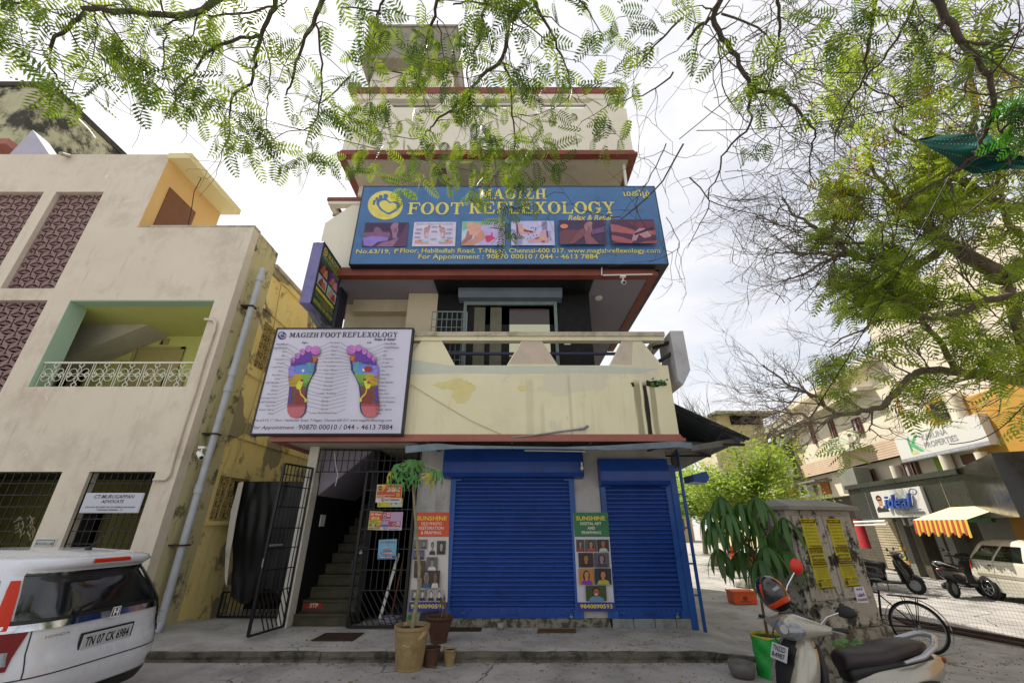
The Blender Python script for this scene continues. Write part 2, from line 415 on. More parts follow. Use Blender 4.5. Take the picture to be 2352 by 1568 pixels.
m_lav = mat('lavender_soffit', '#8f8a97', .8, col2='#85808f', scale=1)
m_beige = mat('beige_stair_wall', '#cbc1a6', .85, col2='#bdb298', scale=1, bump=.2, dirt='#7c7260', dirt_amt=.3)
m_plinth = mat('peeling_plinth', '#8f8c7f', .9, col2='#6b675a', scale=3, bump=.8, bscale=20, dirt='#3f3b31', dirt_amt=.9, dscale=6, dlow=.47, dwid=.08)
m_blue = mat('blue_enamel', '#1c479a', .36, col2='#163c86', scale=1.6, bump=.1, streak=.3, dirt='#0d2356', dirt_amt=.45, dscale=1.1, speck=.25)
m_blue2 = mat('blue_enamel_light', '#2256a0', .4, col2='#1a4890', scale=3, bump=.1, dirt='#0a2252', dirt_amt=.4)
m_black = mat('black_iron', '#101012', .5, col2='#1c1a19', scale=6, bump=.1)
m_steel = mat('weathered_steel', '#8d9396', .5, metal=.4, col2='#6f7679', scale=4, bump=.1)
m_awn = mat('zinc_sheet', '#7c8b97', .5, metal=.5, col2='#5f6c76', scale=2, streak=.4, dirt='#39434b', dirt_amt=.5)
m_step = mat('marble_step', '#4c4a36', .5, col2='#34321f', scale=5, bump=.2, dirt='#33311f', dirt_amt=.6, dscale=5)
m_wht = mat('white_plastic', '#d7d7d2', .4)
m_glassd = mat('dark_glass', '#14181a', .08, spec=.8, coat=.3)
m_tank = mat('tank_concrete', '#9b9788', .9, col2='#7d796b', scale=2, bump=.4, streak=.8, dirt='#3c392f', dirt_amt=.6, dscale=2.5)
m_rust = mat('rusty_iron', '#4a3427', .8, col2='#2c211b', scale=9, bump=.3)

# ---------------------------------------------------------------- ground
obj('road', MB().add([(-300, -300, -.13), (300, -300, -.13), (300, 300, -.13), (-300, 300, -.13)], [(0, 1, 2, 3)]), m_road, kind='structure')
def pave():
    mb = MB(); nx, ny = 110, 14; x0, x1, y0, y1 = -12.0, 3.75, 7.2, 9.4
    rr = random.Random(3)
    fr = [y0 + .02 * noise.noise(Vector((i * .35, 0, 0))) + .012 * noise.noise(Vector((i * 1.7, 4, 0))) for i in range(nx + 1)]
    def pt(i, j, zz=None):
        x = x0 + (x1 - x0) * i / nx; t = j / ny; y = fr[i] + (y1 - fr[i]) * t
        z = .006 * noise.noise(Vector((x * 2, y * 2, 0))) - .004
        if j == 0: z -= .012 + .01 * abs(noise.noise(Vector((x * 5, 1, 1))))
        if x > 2.9: z -= (x - 2.9) * .10
        return (x, y, z if zz is None else zz)
    vs = [pt(i, j) for j in range(ny + 1) for i in range(nx + 1)]
    mb.add(vs, [(j * (nx + 1) + i, j * (nx + 1) + i + 1, (j + 1) * (nx + 1) + i + 1, (j + 1) * (nx + 1) + i) for j in range(ny) for i in range(nx)])
    kb = MB(); A_ = [pt(i, 0) for i in range(nx + 1)]
    kb.add([(x, y + .14, z + .004) for x, y, z in A_] + [(x, y - .012, z + .006) for x, y, z in A_] + [(x, y - .018, z - .035 - .012 * rr.random()) for x, y, z in A_] + [(x, y + .004 - .02 * rr.random(), -.10) for x, y, z in A_] + [(x, y - .03 - .02 * rr.random(), -.16) for x, y, z in A_],
           [((j + 1) * (nx + 1) + i, (j + 1) * (nx + 1) + i + 1, j * (nx + 1) + i + 1, j * (nx + 1) + i) for j in range(4) for i in range(nx)])
    obj('kerb', kb, mat('worn_kerb', '#6f6b5e', .95, col2='#4c4a40', scale=3, bump=1, bscale=22, dirt='#26241d', dirt_amt=.75, dscale=3.5, dlow=.48, dwid=.12, crack=1.4), kind='structure')
    mb.add([pt(nx, j) for j in range(ny + 1)] + [(x1 + .02, pt(nx, j)[1], -.16) for j in range(ny + 1)], [(j + 1, j, j + ny + 1, j + ny + 2)[::-1] for j in range(ny)])
    return mb
obj('pavement', pave(), m_pave, kind='structure')
# broken slabs of concrete along the kerb foot on the left
for k, (px, py, s) in enumerate([(640, 1510, .16), (690, 1512, .13), (430, 1508, .2), (500, 1512, .15), (385, 1505, .14)]):
    c = G(px, py, -.12); mb = MB(); rr = random.Random(k)
    pts = [(c.x + s * 1.3 * math.cos(a) * rr.uniform(.7, 1), c.y + s * .35 * math.sin(a) * rr.uniform(.7, 1), -.128) for a in [i * math.pi / 3.5 for i in range(7)]]
    mb.prism(pts, (0, 0, .018))
    o = obj('concrete_flake', mb, m_pave); o['category'] = 'concrete flake'; o['group'] = 'loose concrete flakes below the kerb'
    o['label'] = 'flat concrete flake below the kerb, ' + ('the rightmost by the sunken edge left of the pots', 'second from the right of the row', 'the widest, near the car bumper', 'the middle one of the row', 'the leftmost, beside the white car')[k]

# ---------------------------------------------------------------- the commercial building
BX0, BX1, YP, YW = -4.5, 3.2, 7.95, 8.7
B = thing('commercial_building', 'cream four-storey corner building with red bands, cut-out balcony parapets and blue shop shutters', 'building', (0, YW, 0))
Z1, Z2, Z3 = 3.09, 6.76, 10.47
opn = [-2.75, -.64, 1.47]
def parapet(z0, zs, zo, zr, m, mr, ctr, x0=BX0, x1=BX1, y=YP, rail_h=.19, over=.06):
    mb = MB(); t = .11
    mb.box((x0, y, z0), (x1, y + t, zs))
    # trapezoid merlons between the openings
    edges = [x0 + .02]
    for c in ctr: edges += [c]
    segs = []; prev_b, prev_t = x0 + .02, x0 + .02 + .55
    for c in ctr:
        segs.append((prev_b, c - .53, prev_t, c - .84)); prev_b, prev_t = c + .53, c + .84
    segs.append((prev_b, x1 - .12, prev_t, prev_t + .42))
    for b0, b1, t0, t1 in segs:
        if t1 - t0 < .1: t1 = t0 + .3
        mb.prism([(b0, y, zs), (b1, y, zs), (t1, y, zo), (t0, y, zo)], (0, t, 0))
    # side parapets (left and right returns) with openings too
    for xs in (x0, x1 - t):
        mb.box((xs, y + t, z0), (xs + t, y + 4.2, zs))
    obj('parapet', mb, m, B)
    zm = zo + .45 * (zr - zo); mr_ = MB(); mr_.box((x0 - over, y - over, zm), (x1 + .02, y + t + .05, zr)); lo_ = MB(); lo_.box((x0 - over + .03, y - over + .03, zo), (x1, y + t + .03, zm))
    for xs in (x0 - over, x1 - t): mr_.box((xs, y + t + .05, zm), (xs + t + over, y + 4.2, zr)); lo_.box((xs + .02, y + t + .03, zo), (xs + t + over - .02, y + 4.2, zm))
    obj('rail_beam', lo_, m, B)
    for yy in (1.2, 2.6, 4.06):
        for xs in (x0, x1 - t): mr_.box((xs + .01, y + yy, zs), (xs + t - .01, y + yy + .14, zo))
    bevel(obj('rail_coping', mr_, mr, B), .008, 1)
def local_streaks(m, spots):
    t = m.node_tree; N = t.nodes; K = t.links.new; b = N['Principled BSDF']; src = b.inputs['Base Color'].links[0].from_socket
    g = N.new('ShaderNodeNewGeometry'); sx_ = N.new('ShaderNodeSeparateXYZ'); K(g.outputs['Position'], sx_.inputs[0])
    mp_ = N.new('ShaderNodeMapping'); mp_.inputs['Scale'].default_value = (1, 1, .07); K(g.outputs['Position'], mp_.inputs[0])
    n_ = N.new('ShaderNodeTexNoise'); n_.inputs['Scale'].default_value = 22; n_.inputs['Detail'].default_value = 7; K(mp_.outputs[0], n_.inputs['Vector'])
    def mth(op, a, b_, cl=False):
        x = N.new('ShaderNodeMath'); x.operation = op; x.use_clamp = cl
        for i, v in ((0, a), (1, b_)):
            if isinstance(v, (int, float)): x.inputs[i].default_value = v
            else: K(v, x.inputs[i])
        return x.outputs[0]
    for x0, w_, zt, amt, c in spots:
        d = mth('SUBTRACT', 1, mth('DIVIDE', mth('ABSOLUTE', mth('SUBTRACT', sx_.outputs[0], x0), 0), w_), True)
        z_ = mth('MULTIPLY', mth('SUBTRACT', zt, sx_.outputs[2]), 8, True)
        f = mth('MULTIPLY', mth('MULTIPLY', mth('SUBTRACT', mth('ADD', d, n_.outputs['Fac']), .72), 3.2, True), mth('MULTIPLY', z_, amt))
        x = N.new('ShaderNodeMix'); x.data_type = 'RGBA'; K(f, x.inputs[0]); K(src, x.inputs[6]); x.inputs[7].default_value = (*lin(c), 1); src = x.outputs[2]
    K(src, b.inputs['Base Color'])
local_streaks(m_cream, [(2.50, .10, 4.35, .75, '#7b7458'), (2.66, .07, 4.32, 1, '#26241c'), (2.80, .09, 4.35, .6, '#6f6850'), (1.15, .05, 4.5, .35, '#a09a80'), (.35, .12, 4.4, .3, '#aba58a'), (.6, .06, 3.9, .25, '#a39d82')])
parapet(Z1 + .14, 4.64, 5.19, 5.38, m_cream, m_rail, opn)
parapet(Z2 + .24, 8.31, 8.86, 9.05, m_cream2, m_red, opn)
parapet(Z3 + .2, 12.31, 12.68, 13.14, m_cream2, m_red, opn, over=.05)
for z, m, zz in ((Z1, m_redpale, .14), (Z2, m_red, .24), (Z3, m_red, .2)):
    mb = MB(); o = .08
    mb.box((BX0 - o, YP - o, z), (BX1 + o, YP + .10, z + zz * .45)); mb.box((BX0 - o * .5, YP - o * .5, z + zz * .45), (BX1 + o * .5, YP + .10, z + zz * .72)); mb.box((BX0 - .02, YP - .035, z + zz * .72), (BX1 + .02, YP + .1, z + zz))
    for s, x in ((-1, BX0), (1, BX1)):
        a, b = (x - o, x + .1) if s < 0 else (x - .1, x + o)
        mb.box((a, YP + .1, z), (b, YP + 4.4, z + zz * .5)); a, b = (x - .03, x + .1) if s < 0 else (x - .1, x + .03)
        mb.box((a, YP + .1, z + zz * .5), (b, YP + 4.4, z + zz))
    obj('trim_band', mb, m, B)
# floor slabs
for z, m in ((Z1, m_soffit), (Z2, m_lav), (Z3, m_soffit)):
    obj('floor_slab', MB().box((BX0 + .1, YP + .1, z + .02), (BX1 - .1, YP + 9, z + .22)), m, B)
obj('roof_slab', MB().box((BX0 + .1, YP + 1.6, 12.2), (BX1 - .1, YP + 9, 12.4)), m_soffit, B)
# beams seen under the top floor slab
mb = MB(); mb.box((BX0 + .14, YW + .3, Z3 - .32), (BX1 - .14, YW + .55, Z3 + .018)); mb.box((-1.75, YP + .14, Z3 - .2), (-1.55, YW + .3, Z3 + .018)); obj('beam', mb, m_cream2, B)
# pipes through the openings
for z in (4.93, 8.6, 12.52):
    obj('rail_pipe', MB().cyl((BX0 + .1, YP + .08, z), (BX1 - .25, YP + .08, z), .035, 12), m_navy if z < 6 else m_tank, B)
# ground floor walls
sx = [PX_ for PX_ in ()]
def xat(px, py, Y): return P(px, py, Y).x
def zat(py, Y): return P(1176, py, Y).z
xa0, xa1 = -1.88, xat(1030, 1300, YW)
S1a, S1b = xat(1033, 1418, YW), xat(1322, 1418, YW)
S2a, S2b = xat(1412, 1418, YW), xat(1592, 1418, YW)
S1a, S1b, S2a, S2b = -1.13, 1.15, 1.83, 3.07
mb = MB(); mb.box((xa0, YW, 0), (S1a - .09, YW + .25, Z1 + .02)); mb.box((S1b + .09, YW, 0), (S2a - .09, YW + .25, Z1 + .02))
mb.box((S1a - .09, YW + .06, 2.72), (S1b + .09, YW + .25, Z1 + .02)); mb.box((S2a - .09, YW + .06, 2.6), (S2b + .1, YW + .25, Z1 + .02))
obj('shop_wall', mb, m_wallg, B)
mb = MB(); mb.box((S1a - .09, YW - .03, -.02), (S2a - .09, YW + .5, .14)); obj('plinth', mb, m_plinth, B)
mt = mat('blue_grey_tile', '#7d8990', .5, col2='#8d8d80', scale=4, bump=.3, dirt='#4a4a40', dirt_amt=.7, dscale=5)
for i in range(4):
    w4 = (S2b + .2 - S2a + .06) / 4; x = S2a - .06 + i * w4
    bevel(obj('plinth_tile', MB().box((x + .006, YW - .06 - .004 * (i % 2), -.06), (x + w4 - .006, YW + .1, .135)), mt, B), .006, 1)
obj('plinth_bed', MB().box((S2a - .05, YW - .04, -.06), (S2b + .12, YW + .5, .125)), m_plinth, B)
obj('side_wall', MB().box((BX1 - .05, YW + .3, -.1), (BX1 + .03, YP + 9, Z1 + .02)), m_wallg, B)
obj('rear_wall', MB().box((BX0, YP + 9, -.1), (BX1, YP + 9.2, 12.4)), m_cream2, B)

def shutter(x0, x1, ztop, zhood, n, hood_y, name):
    S = obj('rolling_shutter', MB().box((x0 - .005, YW + .03, .14), (x1 + .005, YW + .05, ztop + .2)), m_blue, B, label=name)
    zb = .30; pitch = (ztop - zb) / n
    sm = MB(); pr = [(0.004, 0), (-.022, .12), (-.040, .34), (-.040, .56), (-.022, .80), (.004, .88), (.006, 1.0)]
    vs, fs = [], []
    for k, (dy, t) in enumerate(pr):
        vs += [(0, dy, t * pitch), (x1 - x0, dy, t * pitch)]
    for k in range(len(pr) - 1): fs.append((2 * k, 2 * k + 1, 2 * k + 3, 2 * k + 2))
    sm.add(vs, fs); me = sm.mesh('slat', m_blue)
    rr = random.Random(5)
    for i in range(n): inst('slat', me, (x0, YW + .012 + rr.uniform(-.003, .003), zb + i * pitch), S)
    bm_ = MB(); bm_.box((x0, YW - .02, .15), (x1, YW + .02, zb + .005)); bm_.box((x0, YW - .045, .145), (x1, YW - .02, .17))
    for i in range(14):
        x = x0 + (x1 - x0) * (i + .5) / 14; bm_.sphere((x, YW - .022, .26), .008, 6)
    bevel(obj('bottom_rail', bm_, m_blue, S), .004, 1)
    hb = MB()
    for fx in (.12, .9): 
        x = x0 + (x1 - x0) * fx; hb.box((x - .05, YW - .045, .205), (x + .03, YW - .018, .235)); hb.box((x - .01, YW - .05, .19), (x + .012, YW - .018, .25))
    x = (x0 + x1) / 2; hb.tube([(x - .09, YW - .02, .22), (x - .08, YW - .05, .22), (x + .08, YW - .05, .22), (x + .09, YW - .02, .22)], .009, 6)
    obj('handle', hb, m_blue2, S)
    return S
sh1 = shutter(S1a, S1b, 2.53, 2.9, 29, 0, 'wide dark blue rolling shutter')
sh2 = shutter(S2a, S2b, 2.40, 2.6, 27, 0, 'narrow dark blue rolling shutter')
for x0, x1, t in ((S1a, S1b, 2.58), (S2a, S2b, 2.46)):
    for s, x in ((-1, x0), (1, x1)):
        a, b = (x - .085, x + .02) if s < 0 else (x - .02, x + .085)
        mb = MB(); mb.box((a, YW - .05, .13), (b, YW - .006, t)); bx = (a - .005, b + .10) if s < 0 else (a - .1, b + .005)
        mb.box((bx[0], YW - .062, t - .13), (bx[1], YW - .05, t - .09)); mb.box((a - .04, YW - .055, .135), (b + .04, YW - .048, .26))
        bevel(obj('guide_rail', mb, m_blue2, B), .004, 1)
# hoods
def hood(x0, x1, z0, z1, y0):
    mb = MB(); y1 = YW - .004
    mb.prism([(x0, y1, z0 - .03), (x0, y0 + .06, z0), (x0, y0, z0 + .07), (x0, y0, (z0 + z1) / 2), (x0, y0 + .07, z1), (x0, y1, z1)], (x1 - x0, 0, 0)); return mb
bevel(obj('shutter_hood', hood(S1a - .23, S1b + .26, zat(1093, YW - .28), 3.06, YW - .3), m_blue, B), .006, 1)
bevel(obj('shutter_hood', hood(S2a - .10, S2b + .02, zat(1112, YW - .25), 2.86, YW - .27), m_blue, B), .006, 1)
# right corner steel post with angle bars
mb = MB(); mb.box((S2b + .08, YW - .08, -.02), (S2b + .2, YW + .04, 2.75)); mb.box((S2b + .26, YW - .14, -.1), (S2b + .31, YW - .10, 3.0))
for z in (.5, 1.0, 1.6, 2.2): mb.bar((S2b + .14, YW - .06, z), (S2b + .30, YW - .12, z), .03)
obj('corner_post', mb, m_blue2, B)
mb = MB(); o_ = P(1592, 1105, YW - .2); mb.prism([(o_.x, YW - .25, 2.55), (o_.x + .3, YW - .2, 2.62), (o_.x + .34, YW - .2, 2.5), (o_.x + .26, YW - .2, 2.4), (o_.x, YW - .25, 2.42)], (0, .5, 0)); obj('hood_end', mb, m_blue2, B)
mb = MB(); grille(mb, (3.32, YW - .2, 2.72), (.2, .98, 0), (0, 0, 1), .8, .32, 14, 8, .006, .02); obj('mesh_guard', mb, m_black, B)

# stair opening
mb = MB(); mb.box((-4.12, YW - .12, 0), (-3.93, YW + .15, Z1 + .02)); bevel(obj('door_pillar', mb, m_white, B), .01)
mb = MB()
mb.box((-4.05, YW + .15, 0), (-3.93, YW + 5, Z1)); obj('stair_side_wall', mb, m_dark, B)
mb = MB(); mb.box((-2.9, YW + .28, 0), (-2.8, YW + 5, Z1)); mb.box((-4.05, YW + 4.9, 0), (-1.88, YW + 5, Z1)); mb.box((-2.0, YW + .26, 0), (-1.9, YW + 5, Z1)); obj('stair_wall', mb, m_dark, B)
mb = MB(); mb.prism([(-3.93, YW + .1, Z1 - .02), (-3.93, YW + .1, Z1 - .55), (-3.93, YW + .2, Z1 - .9), (-2.95, YW + .2, Z1 - .02)], (0, 2.2, 0)); obj('upper_flight', mb, m_lav, B)
for k in range(12):
    w_ = .94
    st_ = obj('step', MB().box((-3.92, YW + .08 + .27 * k, .18 * k), (-2.905, YW + .08 + .27 * (k + 1) + .02, .18 * (k + 1) - .03)), m_step, B)
    bevel(obj('tread', MB().box((-3.92, YW + .055 + .27 * k, .18 * (k + 1) - .03), (-2.905, YW + .08 + .27 * (k + 1), .18 * (k + 1) + .002)), m_step, st_), .004, 1)
q = Panel((-3.92, YW + .078 + .27, .18), (1, 0, 0), (0, 0, 1))
q.poly([(.02, .04), (.05, .13), (.12, .15), (.34, .14), (.42, .04)], '#8e2a1c'); q.text('STP', (.14, .06, .3, .13), '#c9c4b0', px=False, bold=.03); q.done('step_sticker', B)
# light switch on the stair wall
c = P(748, 1180, YW + .3)
obj('switch_plate', MB().box((-3.93, YW + .5, 1.62), (-3.915, YW + .72, 1.84)), m_wht, B)
# top grille over the opening
mb = MB(); zt = zat(1027, YW - .06); zb = zat(1078, YW - .06)
grille(mb, (-3.93, YW - .06, 2.62), (1, 0, 0), (0, 0, 1), 2.08, .44, 17, 2, .014, .02); obj('transom_grille', mb, m_black, B)

# first floor front room
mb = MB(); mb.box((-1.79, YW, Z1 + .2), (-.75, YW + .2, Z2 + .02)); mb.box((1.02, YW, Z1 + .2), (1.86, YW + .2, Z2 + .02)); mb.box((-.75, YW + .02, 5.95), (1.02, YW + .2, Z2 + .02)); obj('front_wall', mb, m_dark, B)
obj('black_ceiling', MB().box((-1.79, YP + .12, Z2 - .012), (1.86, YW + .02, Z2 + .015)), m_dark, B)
obj('lower_wall', MB().box((-1.0, YW - .01, Z1 + .2), (1.86, YW - .001, 4.85)), m_navy, B)
obj('return_wall', MB().box((1.80, YW + .2, Z1 + .2), (1.86, YW + 8, Z2 + .02)), m_navy, B)
mb = MB(); mb.box((-4.2, YW + .55, Z1 + .2), (-1.22, YW + .7, Z2 + .02)); mb.box((-2.5, YW, Z1 + .2), (-1.79, YW + .55, Z2 + .02)); mb.box((-3.95, YW + .3, 6.45), (-2.3, YW + .55, Z2 + .02)); obj('stair_enclosure_wall', mb, m_beige, B)
mb = MB(); mb.prism([(3.34, YP - .06, 5.40), (3.62, YP - .06, 5.40), (3.62, YP - .06, 4.52), (3.42, YP - .06, 4.2), (3.34, YP - .06, 4.3)], (0, .75, 0)); bevel(obj('sheet_box', mb, mat('pale_sheet_metal', '#bcbcbf', .5, col2='#adadb2', scale=2, dirt='#55555a', dirt_amt=.3), B), .008, 1)
mb = MB(); mb.bar((3.0, YP + .3, 4.75), (3.36, YP + .1, 4.95), .06); mb.bar((3.05, YP + .3, 5.15), (3.36, YP + .1, 5.2), .06); obj('box_bracket', mb, m_tin0 if False else m_black, B)
obj('corner_column', MB().box((-4.32, YW - .3, Z1 + .2), (-4.02, YW + .1, Z2 + .02)), m_navy, B)
# roller box, guides and door
x0, x1 = xat(1052, 678, YW - .3), xat(1292, 678, YW - .3)
mb = MB(); za, zb_ = zat(680, YW - .3), zat(642, YW - .3)
mb.prism([(x0, YW, za - .02), (x0, YW - .24, za), (x0, YW - .32, za + .12), (x0, YW - .32, za + .30), (x0, YW - .24, Z2 + .01), (x0, YW, Z2 + .01)], (x1 - x0, 0, 0))
m_gbox = mat('grey_shutter_box', '#6c7886', .5, col2='#596573', scale=2)
bevel(obj('roller_box', mb, m_gbox, B), .006, 1)
m_gr = mat('grey_green_metal', '#7d8f8c', .5, col2='#6a7b78', scale=5, streak=.4, dirt='#3a4643', dirt_amt=.4)
mb = MB(); gx0, gx1 = xat(1068, 720, YW - .05), xat(1276, 720, YW - .05)
for x in (gx0, gx1): mb.box((x - .035, YW - .08, Z1 + .3), (x + .035, YW - .02, za))
mb.box((gx0, YW - .06, zat(703, YW)), (gx1, YW - .03, za)); mb.box((gx0, YW - .075, zat(703, YW)), (gx1, YW - .06, zat(694, YW)))
obj('shutter_guides', mb, m_gr, B)
D = obj('entrance_door', MB().box((gx0 + .03, YW + .02, Z1 + .25), (gx1 - .03, YW + .06, zat(703, YW))), m_dark, B)
def pane(px0, px1, py0, m, nm='pane', z0=4.55):
    a, b = xat(px0, 740, YW), xat(px1, 740, YW); obj(nm, MB().box((a, YW - .005, z0), (b, YW + .018, zat(py0, YW))), m, D)
m_frost = mat('ribbed_glass', '#6f6d57', .35, col2='#5a5846', scale=3, bump=.6, bscale=30)
pane(1089, 1114, 706, m_frost); pane(1126, 1152, 706, m_frost)
pane(1170, 1262, 709, mat('brown_film_glass', '#3d2f28', .12, spec=.8), 'glass_door', zat(744, YW)); 
a, b = xat(1170, 740, YW), xat(1262, 740, YW)
obj('mirror_pane', MB().box((a, YW - .005, 3.9), (b, YW + .018, zat(745, YW))), mat('mirror_film', '#b6b79a', .06, metal=.9), D)
mb = MB(); grille(mb, (xat(992, 760, YW - .35), YW - .45, 4.3), (1, .02, 0), (0, 0, 1), .78, zat(716, YW - .45) - 4.3, 7, 9, .012, .022); obj('window_grille', mb, m_gr, B)
# soffit lights and dome camera
for px, py in ((1375, 685),):
    c = HP(px, py, (0, 0, Z2), (0, 0, 1)); obj('ceiling_lamp', MB().cyl((c.x, c.y, Z2 + .02), (c.x, c.y, Z2 - .015), .09, 20), m_wht, B)
obj('wall_socket', MB().box((1.2, YW - .02, 5.42), (1.34, YW, 5.5)), m_wht, B)
# upper floors behind the sign: walls, window, beam and net
mb = MB(); mb.box((-4.1, YW + .9, Z2 + .2), (2.9, YW + 1.1, Z3 + .02)); obj('upper_wall', mb, m_beige, B)
c = P(1405, 395, YW); 
obj('drain_pipe', MB().tube([(2.95, YP + .25, 8.8), (3.0, YP + .28, Z3)], .04, 10), m_wht, B)
# small window frame and AC box on upper wall (left)
obj('upper_window', MB().box((-3.6, YW + .86, 8.9), (-2.6, YW + .9, 10.0)), m_glassd, B)
# roof tank
T_ = thing('water_tank', 'weathered grey concrete water tank standing above the roof of the building', 'water tank', (-1.8, 9.6, 12.4))
a = P(835, 140, 9.6); b = P(1050, 70, 9.6)
mb = MB(); mb.box((a.x, 9.5, a.z), (b.x, 12.2, b.z)); bevel(obj('tank_body', mb, m_tank, T_), .02)
obj('tank_ledge', MB().box((a.x - .08, 9.42, a.z - .12), (b.x + .08, 12.2, a.z)), m_tank, T_); obj('tank_lid', MB().box((a.x - .05, 9.45, b.z), (b.x + .05, 12.2, b.z + .1)), m_tank, T_)
mb = MB(); mb.box((a.x + .25, 9.9, 12.4), (b.x - .1, 12.0, a.z - .12)); obj('tank_base', mb, m_cream2, T_)
o = obj('parapet_block', MB().box((P(800, 192, YP).x, YP, 13.18), (P(826, 192, YP).x, YP + .3, 13.42)), m_tank); o['label'] = 'small grey concrete block on the left end of the roof coping'; o['category'] = 'block'

# hanging folded net under top slab
mb = MB(); c = P(1020, 395, YP + .5)
mb.grid(lambda u, v: (c.x + (.16 - .05 * v) * math.cos(u * 6.28) * (1 + .15 * math.sin(u * 25)), c.y + .12 * math.sin(u * 6.28), Z3 - .02 - 1.7 * v), 24, 10)
mn = mat('folded_net', '#6f6a60', .9, col2='#4a4640', scale=30, bump=1, bscale=90)
o = obj('folded_net', mb, mn); o['label'] = 'grey bird net bundled and hanging under the top balcony slab'; o['category'] = 'net'

# ---------------------------------------------------------------- metal awnings
A = thing('awning', 'long bent zinc sheet awning above the blue shop shutters', 'awning', (0, 7.6, 3.0))
mb = MB(); ya = 7.42
top = [(931, 1024, 1040), (1000, 1018, 1033), (1045, 1022, 1030), (1150, 1024, 1030), (1300, 1026, 1031), (1400, 1023, 1033), (1500, 1017, 1030), (1560, 1013, 1026), (1590, 1017, 1030)]
vs = []
for px, a, b in top: vs += [P(px, a, ya), P(px, b, ya + .01)]
mb.add(vs, [(2 * i, 2 * i + 1, 2 * i + 3, 2 * i + 2) for i in range(len(top) - 1)])
vs = []
for px, a, b in top:
    p = P(px, a, ya); vs += [p, Vector((p.x, YW - .02, p.z + .22))]
mb.add(vs, [(2 * i, 2 * i + 2, 2 * i + 3, 2 * i + 1) for i in range(len(top) - 1)])
obj('zinc_sheet', mb, m_awn, A)
mb = MB()
for x in (-1.5, 0, 1.4, 2.8): mb.bar((x, ya + .03, 2.98), (x, YW, 3.04), .03)
obj('bracket', mb, m_black, A)
A2 = thing('side_awning', 'rusty tin awning round the corner with corrugated roof sheet above', 'awning', (3.4, 8, 2.9))
def G2(px, py, X): return PX(px, py, X)
mb = MB(); p1, p2, p3, p4 = P(1590, 1022, 7.5), P(1688, 1006, 8.6), P(1686, 1020, 8.6), P(1588, 1035, 7.5)
mb.add([p1, p2, p3, p4], [(3, 2, 1, 0)]); obj('front_flap', mb, m_awn, A2)
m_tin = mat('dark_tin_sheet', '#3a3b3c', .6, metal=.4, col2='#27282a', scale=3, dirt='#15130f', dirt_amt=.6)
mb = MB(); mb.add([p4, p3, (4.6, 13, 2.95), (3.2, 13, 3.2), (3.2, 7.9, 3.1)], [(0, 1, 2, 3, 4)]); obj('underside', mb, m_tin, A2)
def cor(u, v):
    a = Vector((3.22 + 1.5 * u, 0, 3.95 - .75 * u)); y = 8.2 + 7 * v
    return (a.x, y, a.z + .02 * math.sin(v * 7 / .09 * 2 * math.pi / 2))
mb = MB(); mb.grid(cor, 3, 300); obj('corrugated_sheet', mb, m_awn, A2)
mb = MB()
for y in (8.3, 9.8, 11.5, 13.5): mb.bar((3.2, y, 3.1), (4.6, y, 3.1), .05); mb.bar((3.25, y, 3.9), (4.65, y, 3.2), .04)
obj('truss', mb, m_black, A2)

# tube light, hanging bulb, padlocks
mb = MB(); p1, p2 = P(1205, 1034, 7.9), P(1345, 1036, 7.9); mb.cyl(p1, p2, .014, 8)
o = obj('tube_light', mb, m_wht); o['label'] = 'unlit tube light fixed below the zinc awning over the wide shutter'; o['category'] = 'tube light'
t = thing('light_bulb', 'clear bulb hanging on a wire by the right end of the wide shutter hood', 'light bulb', P(1336, 1070, 8.2))
c = P(1336, 1064, 8.2); mb = MB(); mb.cyl(c + Vector((0, 0, .0)), c + Vector((0, 0, .34)), .006, 6); obj('wire', mb, m_black, t)
mb = MB(); mb.lathe(c, [(.001, .03), (.016, .03), (.018, -.02), (.014, -.03)], 12); obj('holder', mb, m_wht, t)
mb = MB(); mb.lathe(c, [(.012, -.03), (.02, -.05), (.032, -.085), (.022, -.115), (.001, -.12)], 12); obj('glass_bulb', mb, mat('bulb_glass', '#d9cfae', .1, coat=.5), t)
def padlock(c, lab):
    t = thing('padlock', lab, 'padlock', c); c = Vector(c)
    mb = MB(); mb.lathe(c + Vector((0, -.012, -.03)), [(.001, 0), (.028, .004), (.032, .02), (.026, .04), (.001, .044)], 14, sq=.5)
    mb2 = MB(); mb2.tube([c + Vector((.018 * math.cos(a), -.012, .012 + .025 * math.sin(a))) for a in [i * math.pi / 8 for i in range(9)]], .005, 6)
    obj('lock_body', mb, m_steel, t); obj('shackle', mb2, m_steel, t)
padlock((S1b - .1, YW - .05, .17), 'steel padlock hanging at the bottom right of the wide blue shutter')
padlock((S2b - .14, YW - .05, .17), 'dark padlock at the bottom right of the narrow blue shutter')
padlock(P(829, 1268, YW - .16), 'brass padlock on the bolt of the black stair gate')

# ---------------------------------------------------------------- gates
g = thing('gate_leaf', 'closed black grille gate leaf with notices tied to it, right of the stairs', 'gate', (-2.87, 8.6, 0))
mb = MB(); x0, x1, yg, z0, z1 = -2.88, -1.9, 8.58, .03, 2.62
W_ = x1 - x0
mb.bar((x0, yg, z0), (x0, yg, z1), .045); mb.bar((x1, yg, z0), (x1, yg, z1), .045); mb.bar((x0, yg, z0), (x1, yg, z0), .035); mb.bar((x0, yg, z1), (x1, yg, z1), .03)
obj('gate_frame', mb, m_black, g)
mbv = MB()
for i in range(1, 9): mbv.bar((x0 + W_ * i / 9, yg, .58), (x0 + W_ * i / 9, yg, z1), .014)
for i in range(9): mbv.bar((x0 + W_ * i / 9, yg, .58), (min(x0 + W_ * i / 9 + .38, x1), yg, .58 - .55 * min(1, (x1 - x0 - W_ * i / 9) / .38)), .014)
for i in range(1, 4): mbv.bar((x0, yg, .58 - .14 * i), (x0 + .38 - .1 * i, yg, .03), .014)
